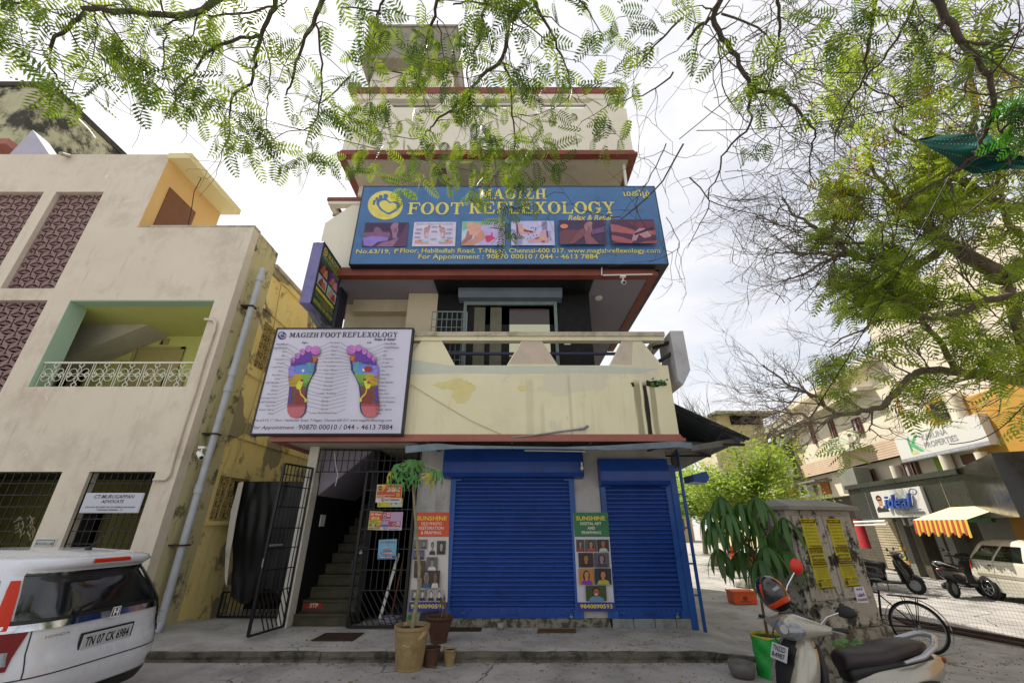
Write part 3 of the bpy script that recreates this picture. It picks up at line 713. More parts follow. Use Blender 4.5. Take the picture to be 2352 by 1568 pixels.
obj('vertical_bars', mbv, m_black, g)
mbh = MB()
for z in (.58, .9, 1.24, 1.58, 1.92, 2.27): mbh.bar((x0, yg - .012, z), (x1, yg - .012, z), .016)
obj('cross_bars', mbh, m_black, g)
mb = MB(); mb.bar((x0 - .02, yg - .03, 1.27), (x0 + .2, yg - .03, 1.27), .02); mb.box((x0 - .06, yg - .04, .9), (x0 - .02, yg, 1.05)); obj('bolt', mb, m_black, g)
g2 = thing('gate_leaf', 'open black grille gate leaf swung out over the pavement, left of the stairs', 'gate', (-3.98, 8.6, 0), group=None)
h, f = Vector((-3.98, 8.58, 0)), Vector((-4.17, 7.84, 0)); d = (f - h)
def gp(u, z): return h + d * u + Vector((0, 0, z))
mb = MB()
for u in (0, 1): mb.bar(gp(u, .04), gp(u, 2.68), .04)
for z in (.04, 2.68): mb.bar(gp(0, z), gp(1, z), .03)
obj('gate_frame', mb, m_black, g2)
mb = MB()
for i in range(1, 8): mb.bar(gp(i / 8, .62), gp(i / 8, 2.68), .014)
for i in range(8):
    u0 = i / 8; e = min(1, u0 + .42); mb.bar(gp(1 - u0, .62), gp(1 - e, .62 - .56 * (e - u0) / .42), .014)
obj('vertical_bars', mb, m_black, g2)
mb = MB()
for z in (.62, .95, 1.28, 1.6, 1.95, 2.3, 2.5): mb.bar(gp(0, z), gp(1, z), .016)
obj('cross_bars', mb, m_black, g2)
mb = MB(); mb.bar(gp(.55, 1.33), gp(.95, 1.33), .03); mb.tube([gp(.98, 1.2), gp(1.03, 1.1), gp(1.02, 1.0)], .012, 6); obj('bolt', mb, m_steel, g2)

# black tarpaulin hanging over the passage, with its white edge board and a low grille
m_tarp = mat('black_tarpaulin', '#08080a', .42, col2='#0e0e12', scale=3, spec=.4)
TP = thing('tarpaulin', 'crumpled black tarpaulin hung across the side passage', 'tarpaulin', P(600, 1400, 9.3))
def tarp(u, v):
    px = 540 + (712 - 540) * u - 22 * v + 14 * v * v * (1 - u); py = 1105 + (1368 - 1105) * v + (18 * math.sin(u * 9) if v > .95 else 0)
    p = P(px, py, 9.4); w_ = .07 * noise.noise(Vector((u * 3.2 + v * 2, v * 2.2, 1))) + .02 * noise.noise(Vector((u * 13 + 2 * v, v * 3, 2)))
    return (p.x, p.y + w_, p.z)
mb = MB(); mb.grid(tarp, 60, 60); obj('sheet', mb, m_tarp, TP)
mb = MB(); e = [(559, 1105), (548, 1108), (530, 1175), (518, 1260), (516, 1330), (520, 1345), (527, 1280), (540, 1200)]
mb.prism([P(a, b, 9.25) for a, b in e], (0, .02, 0)); obj('edge_strip', mb, m_white, TP)
o = thing('passage_gate', 'low dark iron gate closing the passage beneath the tarpaulin', 'gate', P(560, 1400, 9.5))
mb = MB(); a, b = P(500, 1412, 9.6), P(650, 1412, 9.6); grille(mb, (a.x, 9.6, 0), (1, 0, 0), (0, 0, 1), b.x - a.x, .42, 16, 1, .014, .03); obj('bars', mb, m_black, o)
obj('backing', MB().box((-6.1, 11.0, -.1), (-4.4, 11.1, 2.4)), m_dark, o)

# pots and papaya
m_pot = mat('terracotta', '#5a3c2c', .8, col2='#472e22', scale=5, bump=.3, dirt='#3a2a1c', dirt_amt=.5, dscale=6)
m_pot2 = mat('rusty_yellow_paint', '#96825a', .7, col2='#84704a', scale=4, bump=.3, dirt='#4f3a1c', dirt_amt=.6, dscale=5, patch='#b9a37a', pscale=6, pth=.62)
m_soil = mat('soil', '#2c2118', .95, bump=1, bscale=60)
def pot(px, py, r, hgt, taper, m, label, z=-.13, ribs=0):
    c = G(px, py, z); c.y += r * taper
    if z < 0: c.y = min(c.y, 7.16 - r)
    t = thing('plant_pot', label, 'plant pot', c)
    mb = MB(); pr = [(.001, .0), (r * taper, 0), (r * taper * 1.02, .01)]
    for i in range(9): 
        q = i / 8; pr.append((r * (taper + (1 - taper) * q) * (1 + (.012 if ribs and i % 2 else 0)), hgt * (.05 + .85 * q)))
    pr += [(r * 1.07, hgt * .92), (r * 1.08, hgt), (r * .97, hgt), (r * .93, hgt * .9)]
    mb.lathe(c, pr, ribs or 28, smooth=not ribs); obj('pot_body', mb, m, t)
    mb = MB(); mb.lathe(c, [(r * .94, hgt * .9), (r * .5, hgt * .93), (.001, hgt * .92)], 20); obj('soil', mb, m_soil, t)
    return t, c
p1, pc1 = pot(950, 1519, .232, .50, .78, m_pot2, 'tall dented ochre pot holding the papaya plant', ribs=20)
p2, pc2 = pot(1004, 1478, .20, .34, .62, m_pot, 'dark brown clay pot just right of the ochre pot', z=0)
p3, pc3 = pot(994, 1520, .12, .22, .72, m_pot, 'small reddish clay pot on the road below the brown pot')
p4, pc4 = pot(1035, 1520, .09, .19, .68, m_pot2, 'smallest pot of the group, rust stained, standing rightmost')
pp = thing('papaya_plant', 'thin papaya tree with drooping lobed leaves growing in the ochre pot', 'papaya tree', pc1)
yq = pc1.y
stem = [pc1 + Vector((0, 0, .44))] + [P(a, b, yq + dy) for a, b, dy in ((962, 1350, .03), (963, 1300, .05), (957, 1230, .04), (952, 1160, .03), (948, 1110, .02), (943, 1072, .0))]
m_stem = mat('papaya_bark', '#77735a', .85, col2='#938d70', scale=14, bump=.4, dirt='#4f4c30', dirt_amt=.6, dscale=12)
mb = MB(); mb.tube(stem, [.032, .026, .024, .023, .021, .019, .013], 12); obj('trunk', mb, m_stem, pp)
m_pap = leafmat('papaya_leaf', '#3f7a3a', '#5c9a4e', '#6fae3a', .3); m_papy = leafmat('papaya_leaf_yellow', '#a7a33a', '#c4b53f', '#c9c040', .35)
def papaya_leaf(mb, c, s, yaw, droop):
    """seven pointed lobes with side teeth"""
    for k in range(7):
        a = R(-125 + 250 * k / 6); ln = s * (1 - .12 * abs(k - 3)); n = 5
        pts = []
        for i, (t, wq) in enumerate(((0, .05), (.25, .10), (.32, .22), (.42, .09), (.55, .09), (.62, .20), (.75, .06), (1, 0))):
            pts.append((t, wq))
        up_ = [(t, wq) for t, wq in pts]; dn = [(t, -wq) for t, wq in pts[::-1]]
        out_ = []
        for t, wq in up_ + dn:
            x, y = t * ln, wq * ln * .85; xx, yy = x * math.cos(a) - y * math.sin(a), x * math.sin(a) + y * math.cos(a)
            v = Vector((xx, yy, 0)); rr_ = v.length / s
            v = Vector((v.x, v.y, -.9 * s * rr_ ** 1.5))
            v = Matrix.Rotation(droop, 3, 'Y') @ v; v = Matrix.Rotation(yaw, 3, 'Z') @ v; out_.append(Vector(c) + v)
        m_ = len(up_)
        mb.add(out_, [(i, i + 1, 2 * m_ - 2 - i, 2 * m_ - 1 - i) for i in range(m_ - 1)])
tops = stem[-1]
for (px, py, s, mm) in ((893, 1085, .17, m_papy), (905, 1068, .21, m_pap), (928, 1060, .20, m_pap), (948, 1056, .19, m_pap), (972, 1060, .20, m_pap), (1000, 1075, .20, m_pap), (990, 1088, .18, m_papy), (935, 1098, .17, m_pap), (1014, 1082, .16, m_pap), (900, 1086, .19, m_pap), (956, 1090, .15, m_pap), (918, 1092, .16, m_pap)):
    c = P(px, py, yq + rnd.uniform(-.25, .2)); a = math.atan2(c.y - tops.y, c.x - tops.x)
    mb = MB(); papaya_leaf(mb, c, s * 1.35, a, .8); obj('leaf', mb, mm, pp)
    mb = MB(); mid = (tops + c) / 2 + Vector((0, 0, .05)); mb.tube([tops - Vector((0, 0, .05)), mid, c], .007, 6); obj('leaf_stalk', mb, m_stem, pp)
# withered plant in the brown pot and a sprout
t = thing('withered_plant', 'dead brown drooping leaves in the dark brown clay pot', 'plant', pc2)
mb = MB()
for k in range(10):
    c = pc2 + Vector((.04 + rnd.uniform(-.07, .1), rnd.uniform(-.08, .08), .62 - .035 * k)); a = rnd.uniform(0, 6.28)
    mb.add([c, c + Vector((.03 * math.cos(a), .03 * math.sin(a), -.05)), c + Vector((.01, 0, -.14)), c + Vector((-.03 * math.cos(a), -.03 * math.sin(a), -.05))], [(0, 1, 2, 3)])
obj('dry_leaves', mb, mat('dead_leaf', '#5b4a3a', .9), t)
mb = MB(); mb.tube([pc2 + Vector((.02, 0, .3)), pc2 + Vector((.05, 0, .5)), pc2 + Vector((.04, 0, .64))], .006, 6); obj('stem', mb, m_stem, t)
t = thing('sapling', 'small green sprout against the wall behind the ochre pot', 'plant', P(942, 1430, 8.5)); c = P(945, 1418, 8.5)
mb = MB()
for k in range(6):
    a = k * 1.05; e = c + Vector((.11 * math.cos(a), .05 * math.sin(a), .05 * math.sin(k * 2))); n_ = (e - c).cross(Vector((0, 1, 0))).normalized() * .03
    mb.add([c, (c + e) / 2 + n_, e, (c + e) / 2 - n_], [(0, 1, 2, 3)])
obj('leaves', mb, m_pap, t)
# door mat, grates, cup, cable coil, board
def flat_thing(name, label, cat, corners, z, hgt, m):
    pts = [G(a, b, z) for a, b in corners]; mb = MB(); mb.prism([(p.x, p.y, z - .002) for p in pts], (0, 0, hgt)); o = obj(name, mb, m); o['label'] = label; o['category'] = cat; return o
zz = zc(1600, 1700, 2850, 1901)
flat_thing('door_mat', 'brown ribbed door mat on the pavement before the wide shutter', 'door mat', [zz(838, 1240), zz(1068, 1240), zz(1072, 1262), zz(834, 1264)], 0, .015, mat('coir', '#4a3420', .95, bump=1, bscale=50, col2='#6a4a2a', scale=30))
def grate(lab, corners, n1, n2):
    pts = [G(a, b, .004) for a, b in corners]; c = sum(pts, Vector()) / 4
    t = thing('drain_grate', lab, 'drain grate', c); mb = MB()
    for i in range(n1 + 1): mb.bar(pts[0].lerp(pts[1], i / n1), pts[3].lerp(pts[2], i / n1), .012)
    for j in range(n2 + 1): mb.bar(pts[0].lerp(pts[3], j / n2), pts[1].lerp(pts[2], j / n2), .012)
    obj('grate_bars', mb, m_rust, t); q_ = MB(); q_.poly([p + Vector((0, 0, .001)) for p in pts]); obj('recess', q_, m_soil, t)
z4 = zc(900, 1700, 1900, 1521)
grate('square drain grate set in the pavement before the stairs', [z4(615, 1263), z4(845, 1262), z4(775, 1309), z4(525, 1308)], 16, 6)
grate('iron drain grate beside the brown pot at the foot of the wall', [zz(310, 1214), zz(500, 1214), zz(490, 1250), zz(300, 1252)], 10, 4)
c = G(*zz(612, 1243), 0); o = obj('tin_cup', MB().lathe(c + Vector((0, .04, 0)), [(.001, .002), (.055, 0), (.06, .09), (.055, .09), (.05, .01), (.001, .012)], 18), mat('cup_cement', '#8f8f88', .8, bump=.3)); o['label'] = 'small pale grey cup standing against the shop plinth'; o['category'] = 'cup'
mb = MB(); c = G(890, 1437, .02); pts = []
for i in range(160):
    a = i * .32; r_ = .11 + .05 * math.sin(i * .37); pts.append(c + Vector((r_ * 1.4 * math.cos(a) + .02 * math.sin(i), .05 + .10 * math.sin(a), .02 + .0006 * i + .03 * abs(math.sin(i * .21)))))
mb.tube(pts, .006, 6); o = obj('cable_coil', mb, mat('lilac_cable', '#8f8aa0', .5)); o['label'] = 'tangled coil of grey cable at the foot of the gate'; o['category'] = 'cable'
mb = MB(); a = [z4(1190, 1140), z4(1300, 1130), z4(1310, 1205), z4(1175, 1205)]; mb.prism([P(x, y, 8.55) for x, y in a], (0, .03, 0)); o = obj('tin_board', mb, m_tin); o['label'] = 'dark board leaning on the wall behind the clay pots'; o['category'] = 'board'
# long sticks and bats leaning behind the gate
mb = MB(); mb.bar(P(870, 1428, 8.85), P(916, 1270, 8.8), .05, .02); o = obj('wooden_plank', mb, m_wht); o['label'] = 'white plank leaning behind the closed gate leaf'; o['category'] = 'plank'
mb = MB(); mb.bar(P(895, 1430, 8.85), P(925, 1290, 8.8), .03, .03); o = obj('wooden_stick', mb, mat('brown_wood', '#5b3420', .7)); o['label'] = 'brown wooden stick leaning behind the closed gate leaf'; o['category'] = 'stick'
# dangling cable in stair opening and cables on the wall
mb = MB(); mb.tube([P(768, 1040, 8.6), P(772, 1075, 8.6), P(776, 1090, 8.58), P(770, 1115, 8.6)], .007, 6); o = obj('dangling_cable', mb, m_wht); o['label'] = 'white cable dangling in the stair opening under the transom grille'; o['category'] = 'cable'
zb3 = zc(1550, 1250, 2950, 2352)
mb = MB(); ya_ = YP - .02
L1 = [(120, 460), (330, 590), (550, 720), (760, 815), (860, 838)]
mb.tube([P(*zb3(a, b), ya_) for a, b in L1], .006, 5)
o = obj('wall_cable', mb, mat('cream_cable', '#b7ad86', .8)); o['label'] = 'thin cream cable sagging across the lower balcony wall'; o['category'] = 'cable'
mb = MB(); mb.tube([P(*zb3(a, b), ya_ - .02) for a, b in ((840, 838), (1000, 822), (1150, 800), (1285, 783))], .018, 8); mb.tube([P(*zb3(a, b), ya_ - .02) for a, b in ((1285, 783), (1320, 778), (1348, 760))], .026, 8)
o = obj('lamp_pole', mb, m_steel); o['label'] = 'grey curved lamp arm lying against the lower balcony wall'; o['category'] = 'lamp arm'
# mould hole with weeds and black run-off on the balcony corner
zb = zb3
m_mould = mat('black_mould', '#1d1b14', .95, col2='#38342a', scale=9, bump=.6)
t = thing('wall_weed', 'small green weed sprouting from the broken corner of the lower balcony wall', 'weed', P(*zb(1820, 480), YP))
mb = MB()
for k in range(16):
    a, b = zb(1770 + 7 * k, 470 + 18 * math.sin(k * 2.1)); c = P(a, b, YP - .05); an = rnd.uniform(0, 6.28); v = Vector((math.cos(an), -.3, math.sin(an))) * .06; n_ = Vector((-v.z, 0, v.x)) * .4
    mb.add([c, c + v * .5 + n_, c + v, c + v * .5 - n_], [(0, 1, 2, 3)])
obj('leaves', mb, m_pap, t)
def blot(pts, nm, m=m_mould, h=.003, jag=.25, sub=5):
    rr = random.Random(len(pts)); out_ = []
    for i in range(len(pts)):
        a, b = Vector(pts[i]), Vector(pts[(i + 1) % len(pts)]); d_ = (b - a); n_ = Vector((-d_.y, d_.x))
        for k in range(sub): out_.append(a + d_ * k / sub + n_ * rr.uniform(-jag, jag) / sub)
    mb = MB(); mb.poly([P(*zb(p.x, p.y), YP - h) for p in out_]); obj(nm, mb, m, B)
blot([(1738, 450), (1765, 462), (1800, 455), (1870, 470), (1880, 485), (1800, 500), (1770, 500), (1738, 490)], 'mould_stain')
blot([(1635, 470), (1655, 468), (1660, 495), (1645, 500)], 'mould_stain', h=.003)
m_lp = mat('ochre_peel', '#d9cf98', .9, col2='#cfc386', scale=8, bump=.5)
blot([(290, 485), (360, 470), (430, 450), (480, 440), (560, 470), (600, 500), (560, 560), (520, 605), (470, 610), (430, 560), (440, 520), (360, 510)], 'peeled_paint', m_lp, .002, .5)
blot([(880, 490), (930, 488), (940, 520), (905, 530), (875, 515)], 'peeled_paint', m_lp, .002, .4)
m_wash = mat('blue_white_wash', '#c3c8b9', .9, col2='#b9bfb0', scale=3)
m_pink = mat('pinkish_wash', '#bcab9f', .9, col2='#c4baa8', scale=4, streak=.5, dirt='#6b6258', dirt_amt=.3)
blot([(460, 358), (790, 358), (1140, 358), (1480, 360), (1830, 378), (1700, 408), (1200, 405), (800, 412), (400, 408), (135, 415), (135, 312)], 'washed_band', m_wash, .0015, .03)
blot([(905, 195), (1040, 195), (1135, 345), (815, 345)], 'washed_merlon', m_pink, .0015, .0, 1); blot([(1575, 195), (1650, 195), (1640, 350), (1505, 345)], 'washed_merlon', m_pink, .0015, .0, 1)
# CCTV under second floor band
def cctv(c, dirv, lab, s=1.0):
    t = thing('security_camera', lab, 'security camera', c); c = Vector(c); d_ = Vector(dirv).normalized()
    mb = MB(); mb.cyl(c + Vector((0, 0, .10 * s)), c + Vector((0, 0, .02)), .012 * s, 8); mb.box(c + Vector((-.05 * s, -.03 * s, .10 * s)), c + Vector((.05 * s, .03 * s, .13 * s))); obj('bracket', mb, m_wht, t)
    mb = MB(); mb.cyl(c - d_ * .08 * s, c + d_ * .08 * s, .038 * s, 16); obj('housing', mb, m_wht, t)
    mb = MB(); mb.cyl(c + d_ * .08 * s, c + d_ * .083 * s, .028 * s, 16); obj('lens', mb, m_glassd, t)
cctv(P(1432, 648, YP - .1), (-.1, -.7, -.5), 'white security camera under the red band below the blue sign', 1.25)
cctv(P(460, 1045, 7.75), (.6, -.4, -.45), 'white security camera on the corner of the pink building by the drainpipe', 1.2)
mb = MB(); mb.cyl(P(1382, 607, YP - .1), P(1382, 632, YP - .1), .015, 6); mb.cyl(P(1385, 632, YP - .1), P(1498, 630, YP - .1), .018, 8); o = obj('cable_conduit', mb, m_wht); o['label'] = 'white conduit bracket fixed along the red band below the blue sign'; o['category'] = 'conduit'
# ---------------------------------------------------------------- the big blue sign
m_frame = mat('sign_frame_dark', '#25262e', .5)
YB = YP - .22
def rot_panel(px0, py0, px1, Y):
    a = P(px0, py0, Y); b = P(px1, py0, Y); return Panel(a, (1, 0, 0), (0, 0, 1))
S = thing('shop_sign', 'long blue reflexology sign with yellow lettering and six pictures', 'sign', P(1168, 607, YB))
bl = P(803, 606, YB); brt = P(1533, 600, YB); tl = P(830, 429, YB)
mb = MB(); mb.box((bl.x, YB, bl.z), (brt.x, YB + .2, tl.z)); 
obj('sign_box', mb, mat('sign_blue_vinyl', '#4873a4', .4, col2='#3f6a9a', scale=1.2, dirt='#2b4a6a', dirt_amt=.35, dscale=2.5, streak=.2), S)
mb = MB(); e = .02
for a, b in (((bl.x - e, bl.z - e), (brt.x + e, bl.z)), ((bl.x - e, tl.z), (brt.x + e, tl.z + e)), ((bl.x - e, bl.z), (bl.x, tl.z)), ((brt.x, bl.z), (brt.x + e, tl.z))):
    mb.box((a[0], YB - .006, a[1]), (b[0], YB + .21, b[1]))
obj('sign_frame', mb, m_frame, S)
# side wing of the sign that runs back round the corner
mb = MB(); mb.box((BX1 + .16, YP - .02, bl.z - .02), (BX1 + .3, YP + 3.6, tl.z)); obj('side_wing', mb, m_frame, S)
pn = Panel((bl.x, YB, bl.z), (1, 0, 0), (0, 0, 1))
z2 = zc(1200, 700, 2750, 2352); YEL = '#d9cd62'; BLU = '#436e9e'
zl = zc(1440, 740, 2060, 2352); zr = zc(2040, 740, 2680, 2352)
def emblem(pn, cx, cy, rx, ry, fg, bgc, z):     # disc with a heart-shaped foot and five toes
    pn.ell(*z(cx, cy), abs(z(cx + rx, cy)[0] - z(cx, cy)[0]), abs(z(cx, cy + ry)[1] - z(cx, cy)[1]), fg, px=True, n=40)
    def q(x, y): return z(cx + x * rx, cy + y * ry)
    def hs(s, ox=0, oy=0): return [q(ox + s * x, oy + s * y) for x, y in ((-.52, -.05), (-.5, -.28), (-.35, -.43), (-.1, -.48), (.1, -.42), (.22, -.26), (.3, -.2), (.55, -.26), (.78, -.16), (.86, .02), (.8, .22), (.6, .45), (.25, .68), (0.1, .65), (-.3, .35))]
    pn.poly(hs(1, 0, -.02), bgc, True); pn.poly(hs(.73, .03, .02), fg, True)
    pn.poly([q(.52, .52), (q(.66, .1)), q(.64, .28), q(.50, .50)], fg, True)
    for x, y, r_ in ((.0 - .0, -.62, .14), (-.28, -.56, .115), (-.5, -.43, .1), (-.64, -.26, .08), (-.68, -.1, .065)):
        pn.ell(*q(x + .02, y), abs(q(r_, 0)[0] - q(0, 0)[0]), abs(q(0, r_ * 1.25)[1] - q(0, 0)[1]), bgc, px=True, n=14)
emblem(pn, 385, 308, 266, 218, YEL, BLU, zl)
def tb(z, x0, y0, x1, y1): a = z(x0, y0); b = z(x1, y1); return (*a, *b)
pn.text('MAGIZH', tb(z2, 1085, 85, 1494, 148), YEL, slab=True)
pn.text('FOOT', tb(z2, 662, 168, 990, 242), YEL, slab=True); pn.text('REFLEXOLOGY', tb(z2, 1030, 163, 1915, 238), YEL, slab=True)
pn.text('Relax & Relief', tb(z2, 1625, 245, 1900, 276), YEL, bold=.02, shear=.3)
pn.text('மகிழ்', tb(zr, 1660, 75, 2060, 200), YEL, bold=.011, font='NotoSansTamil')
pn.text('No.63/19, 1', tb(z2, 345, 452, 578, 482), YEL, bold=.011); pn.text('st', tb(z2, 582, 448, 600, 462), YEL, bold=.011)
pn.text('Floor, Habibullah Road, T-Nagar, Chennai-600 017. www.magizhreflexology.com', tb(z2, 612, 446, 2188, 483), YEL, bold=.011)
pn.text('For Appointment : 90870 00010 / 044 - 4613 7884', tb(z2, 722, 482, 1810, 520), YEL, bold=.011)
# the six pictures
SK1, SK2 = '#8a6480', '#6a4668'
def foot_up(z, cx, cy, s, c, c2):              # sole of a foot with toes and ankle
    pn.poly([z(cx - .5 * s, cy - .7 * s), z(cx - .1 * s, cy - .95 * s), z(cx + .45 * s, cy - .8 * s), z(cx + .6 * s, cy - .1 * s), z(cx + .35 * s, cy + .5 * s), z(cx + .3 * s, cy + 1.2 * s), z(cx - .35 * s, cy + 1.2 * s), z(cx - .4 * s, cy + .3 * s), z(cx - .6 * s, cy - .2 * s)], c, True)
    for i, (x, y, r_) in enumerate(((.35, -1.0, .26), (-.02, -1.08, .17), (-.28, -.95, .15), (-.48, -.75, .13), (-.6, -.5, .12))):
        pn.ell(*z(cx + x * s, cy + y * s), abs(z(cx + r_ * s, 0)[0] - z(cx, 0)[0]), abs(z(0, cy + r_ * 1.2 * s)[1] - z(0, cy)[1]), c, px=True, n=12)
    pn.poly([z(cx - .1 * s, cy - .5 * s), z(cx + .4 * s, cy - .4 * s), z(cx + .2 * s, cy + .4 * s), z(cx - .15 * s, cy + .2 * s)], c2, True)
def box4(z, pts, c): pn.poly([z(*p) for p in pts], c, True)
# 1 purple
box4(zl, [(85, 578), (742, 576), (705, 942), (30, 944)], '#4a2a5c'); box4(zl, [(85, 578), (742, 576), (720, 760), (480, 700), (70, 700)], '#3b1f49')
box4(zl, [(62, 732), (210, 720), (225, 660), (262, 640), (310, 665), (345, 720), (460, 725), (458, 790), (300, 800), (55, 785)], '#7d5578')
box4(zl, [(50, 800), (200, 782), (440, 800), (420, 850), (270, 870), (180, 940), (60, 920)], '#8a74c9'); box4(zl, [(250, 940), (330, 880), (470, 850), (580, 800), (590, 860), (520, 940)], '#8f6787')
foot_up(zl, 530, 700, 95, '#94708c', '#7d5878'); box4(zl, [(742, 590), (705, 600), (640, 740), (500, 942), (705, 942)], '#5d3560')
# 2 diagram
box4(zl, [(825, 572), (1462, 570), (1444, 938), (790, 941)], '#cbc4df'); pn.text('Examples of Pressure Points on the Foot', tb(zl, 865, 592, 1418, 618), '#3a3540', bold=.011)
for s, x0 in ((1, 1015), (-1, 1255)):
    box4(zl, [(x0 + s * 45, 650), (x0 - s * 20, 655), (x0 - s * 45, 700), (x0 - s * 30, 790), (x0 - s * 40, 812), (x0 + s * 15, 815), (x0 + s * 25, 740), (x0 + s * 50, 690)], '#bf8f8d')
    pn.ell(*zl(x0, 765), 2.6, 5, '#c4c4ea', px=True); pn.ell(*zl(x0 + s * 40, 640), 2.3, 2.6, '#b2564f', px=True); box4(zl, [(x0 - s * 40, 668), (x0 + s * 15, 645), (x0 + s * 15, 655), (x0 - s * 35, 680)], '#7d7d88')
for s, x0 in ((1, 940), (-1, 1300)):
    box4(zl, [(x0 - s * 105, 848), (x0 + s * 60, 838), (x0 + s * 105, 880), (x0 + s * 90, 898), (x0 - s * 105, 893)], '#c8948f'); pn.ell(*zl(x0 + s * 50, 860), 5.5, 3, '#8fd0d8', px=True); box4(zl, [(x0 - s * 50, 848), (x0 - s * 5, 846), (x0 - s * 25, 862)], '#44414c')
for i, (a, b) in enumerate(((860, 680), (835, 735), (830, 800), (1090, 640), (1085, 712), (1070, 830), (1310, 680), (1300, 740), (1320, 810))): 
    for k in range(2): pn.line(zl(a, b + 14 * k), zl(a + 90, b + 14 * k), .012, '#8d88a0', True)
# 3 hands and foot
box4(zl, [(1555, 570), (2197, 568), (2197, 932), (1538, 934)], '#b9c9dc'); box4(zl, [(1555, 570), (2000, 569), (1960, 660), (1700, 640), (1560, 720)], '#7fb89a'); box4(zl, [(1700, 640), (2197, 600), (2197, 930), (1800, 930)], '#b9a9d9')
box4(zl, [(1538, 934), (1540, 880), (1600, 820), (1630, 720), (1700, 690), (1730, 720), (1700, 830), (1560, 934)], '#a8706a'); box4(zl, [(1545, 934), (1730, 830), (1760, 720), (1830, 690), (1890, 740), (1900, 830), (1760, 915), (1720, 934)], '#c58d80')
box4(zl, [(1650, 650), (1800, 640), (1840, 720), (1760, 790), (1660, 770)], '#d4a090')
for x, y, r_ in ((1660, 635, 40), (1700, 618, 24), (1735, 615, 22), (1770, 620, 20), (1810, 640, 30)): pn.ell(*zl(x, y), r_ * .151, r_ * .2, '#d4a090', px=True, n=12)
box4(zl, [(1900, 790), (1990, 780), (2060, 830), (2000, 850), (1960, 885), (1915, 880)], '#c4356f'); box4(zl, [(1990, 740), (2010, 735), (2020, 800), (1985, 790)], '#d04a80')
# 4 ankle diagrams
box4(zr, [(17, 552), (643, 548), (658, 905), (17, 905)], '#bfbde6')
box4(zr, [(88, 588), (178, 586), (190, 640), (250, 680), (370, 700), (378, 720), (330, 745), (100, 740)], '#c99aa6'); box4(zr, [(205, 670), (280, 690), (270, 715), (200, 700)], '#8a2b35'); box4(zr, [(285, 688), (340, 700), (310, 725), (275, 712)], '#6b2636'); box4(zr, [(88, 588), (110, 588), (130, 740), (95, 738)], '#6b3a6b'); box4(zr, [(130, 690), (210, 660), (215, 670), (140, 710)], '#d0c34f')
box4(zr, [(460, 695), (555, 692), (560, 780), (578, 830), (560, 865), (380, 868), (270, 866), (265, 840), (300, 825), (430, 770)], '#c99aa6'); box4(zr, [(525, 694), (558, 694), (566, 800), (540, 790)], '#5b3f9b'); box4(zr, [(360, 815), (430, 780), (430, 800), (380, 820)], '#9a3540'); box4(zr, [(425, 775), (540, 830), (520, 842), (430, 795)], '#d0c34f'); box4(zr, [(460, 845), (510, 840), (505, 862), (465, 862)], '#8a2b35')
for k in range(9): pn.line(zr(463, 565 + 14 * k), zr(545, 565 + 14 * k), .012, '#6c6790', True)
for k in range(11): pn.line(zr(65, 758 + 13 * k), zr(120 + 60 * (k % 3 > 0), 758 + 13 * k), .012, '#6c6790', True)
for x, y in ((310, 655), (340, 655), (372, 662), (375, 685), (270, 752), (140, 750), (585, 722), (578, 755), (588, 792), (595, 825), (345, 770), (388, 765), (260, 815), (300, 800)): pn.ell(*zr(x, y), 1.3, 1.4, '#3a3550', px=True, n=8)
# 5 dark massage
box4(zr, [(710, 550), (1382, 545), (1415, 900), (726, 903)], '#3f2450'); box4(zr, [(720, 720), (800, 690), (1040, 690), (1100, 720), (950, 860), (860, 900), (726, 903)], '#6b3a4c'); foot_up(zr, 1145, 690, 95, '#a4757f', '#8a5c70')
box4(zr, [(860, 900), (960, 760), (1050, 670), (1110, 690), (1100, 760), (950, 880)], '#7d4a52'); box4(zr, [(1110, 900), (1080, 780), (1130, 690), (1170, 700), (1180, 780), (1300, 900)], '#8a5460'); pn.ell(*zr(790, 640), 9, 5, '#d8865a', px=True); box4(zr, [(1180, 700), (1390, 640), (1400, 720), (1200, 760)], '#6b4a7a')
# 6 pink legs
box4(zr, [(1460, 545), (2095, 540), (2143, 890), (1490, 893)], '#4a2348'); box4(zr, [(1465, 610), (1560, 620), (1820, 700), (1830, 760), (1640, 740), (1475, 720)], '#a95a62'); box4(zr, [(1480, 770), (1600, 790), (1790, 850), (1780, 893), (1560, 870), (1485, 840)], '#a35260')
box4(zr, [(1700, 580), (2095, 560), (2110, 680), (1900, 680)], '#6a2a44'); box4(zr, [(1770, 860), (1800, 750), (1880, 670), (1950, 670), (2060, 720), (2060, 790), (1960, 815), (1880, 760), (1840, 850)], '#b98496'); pn.line(zr(1815, 762), zr(2090, 660), .06, '#1b1226', True); box4(zr, [(2060, 705), (2120, 700), (2130, 770), (2060, 770)], '#a3525a'); box4(zr, [(1880, 893), (1960, 865), (2143, 850), (2143, 890)], '#9a4a55')
pn.done('sign_print', S)

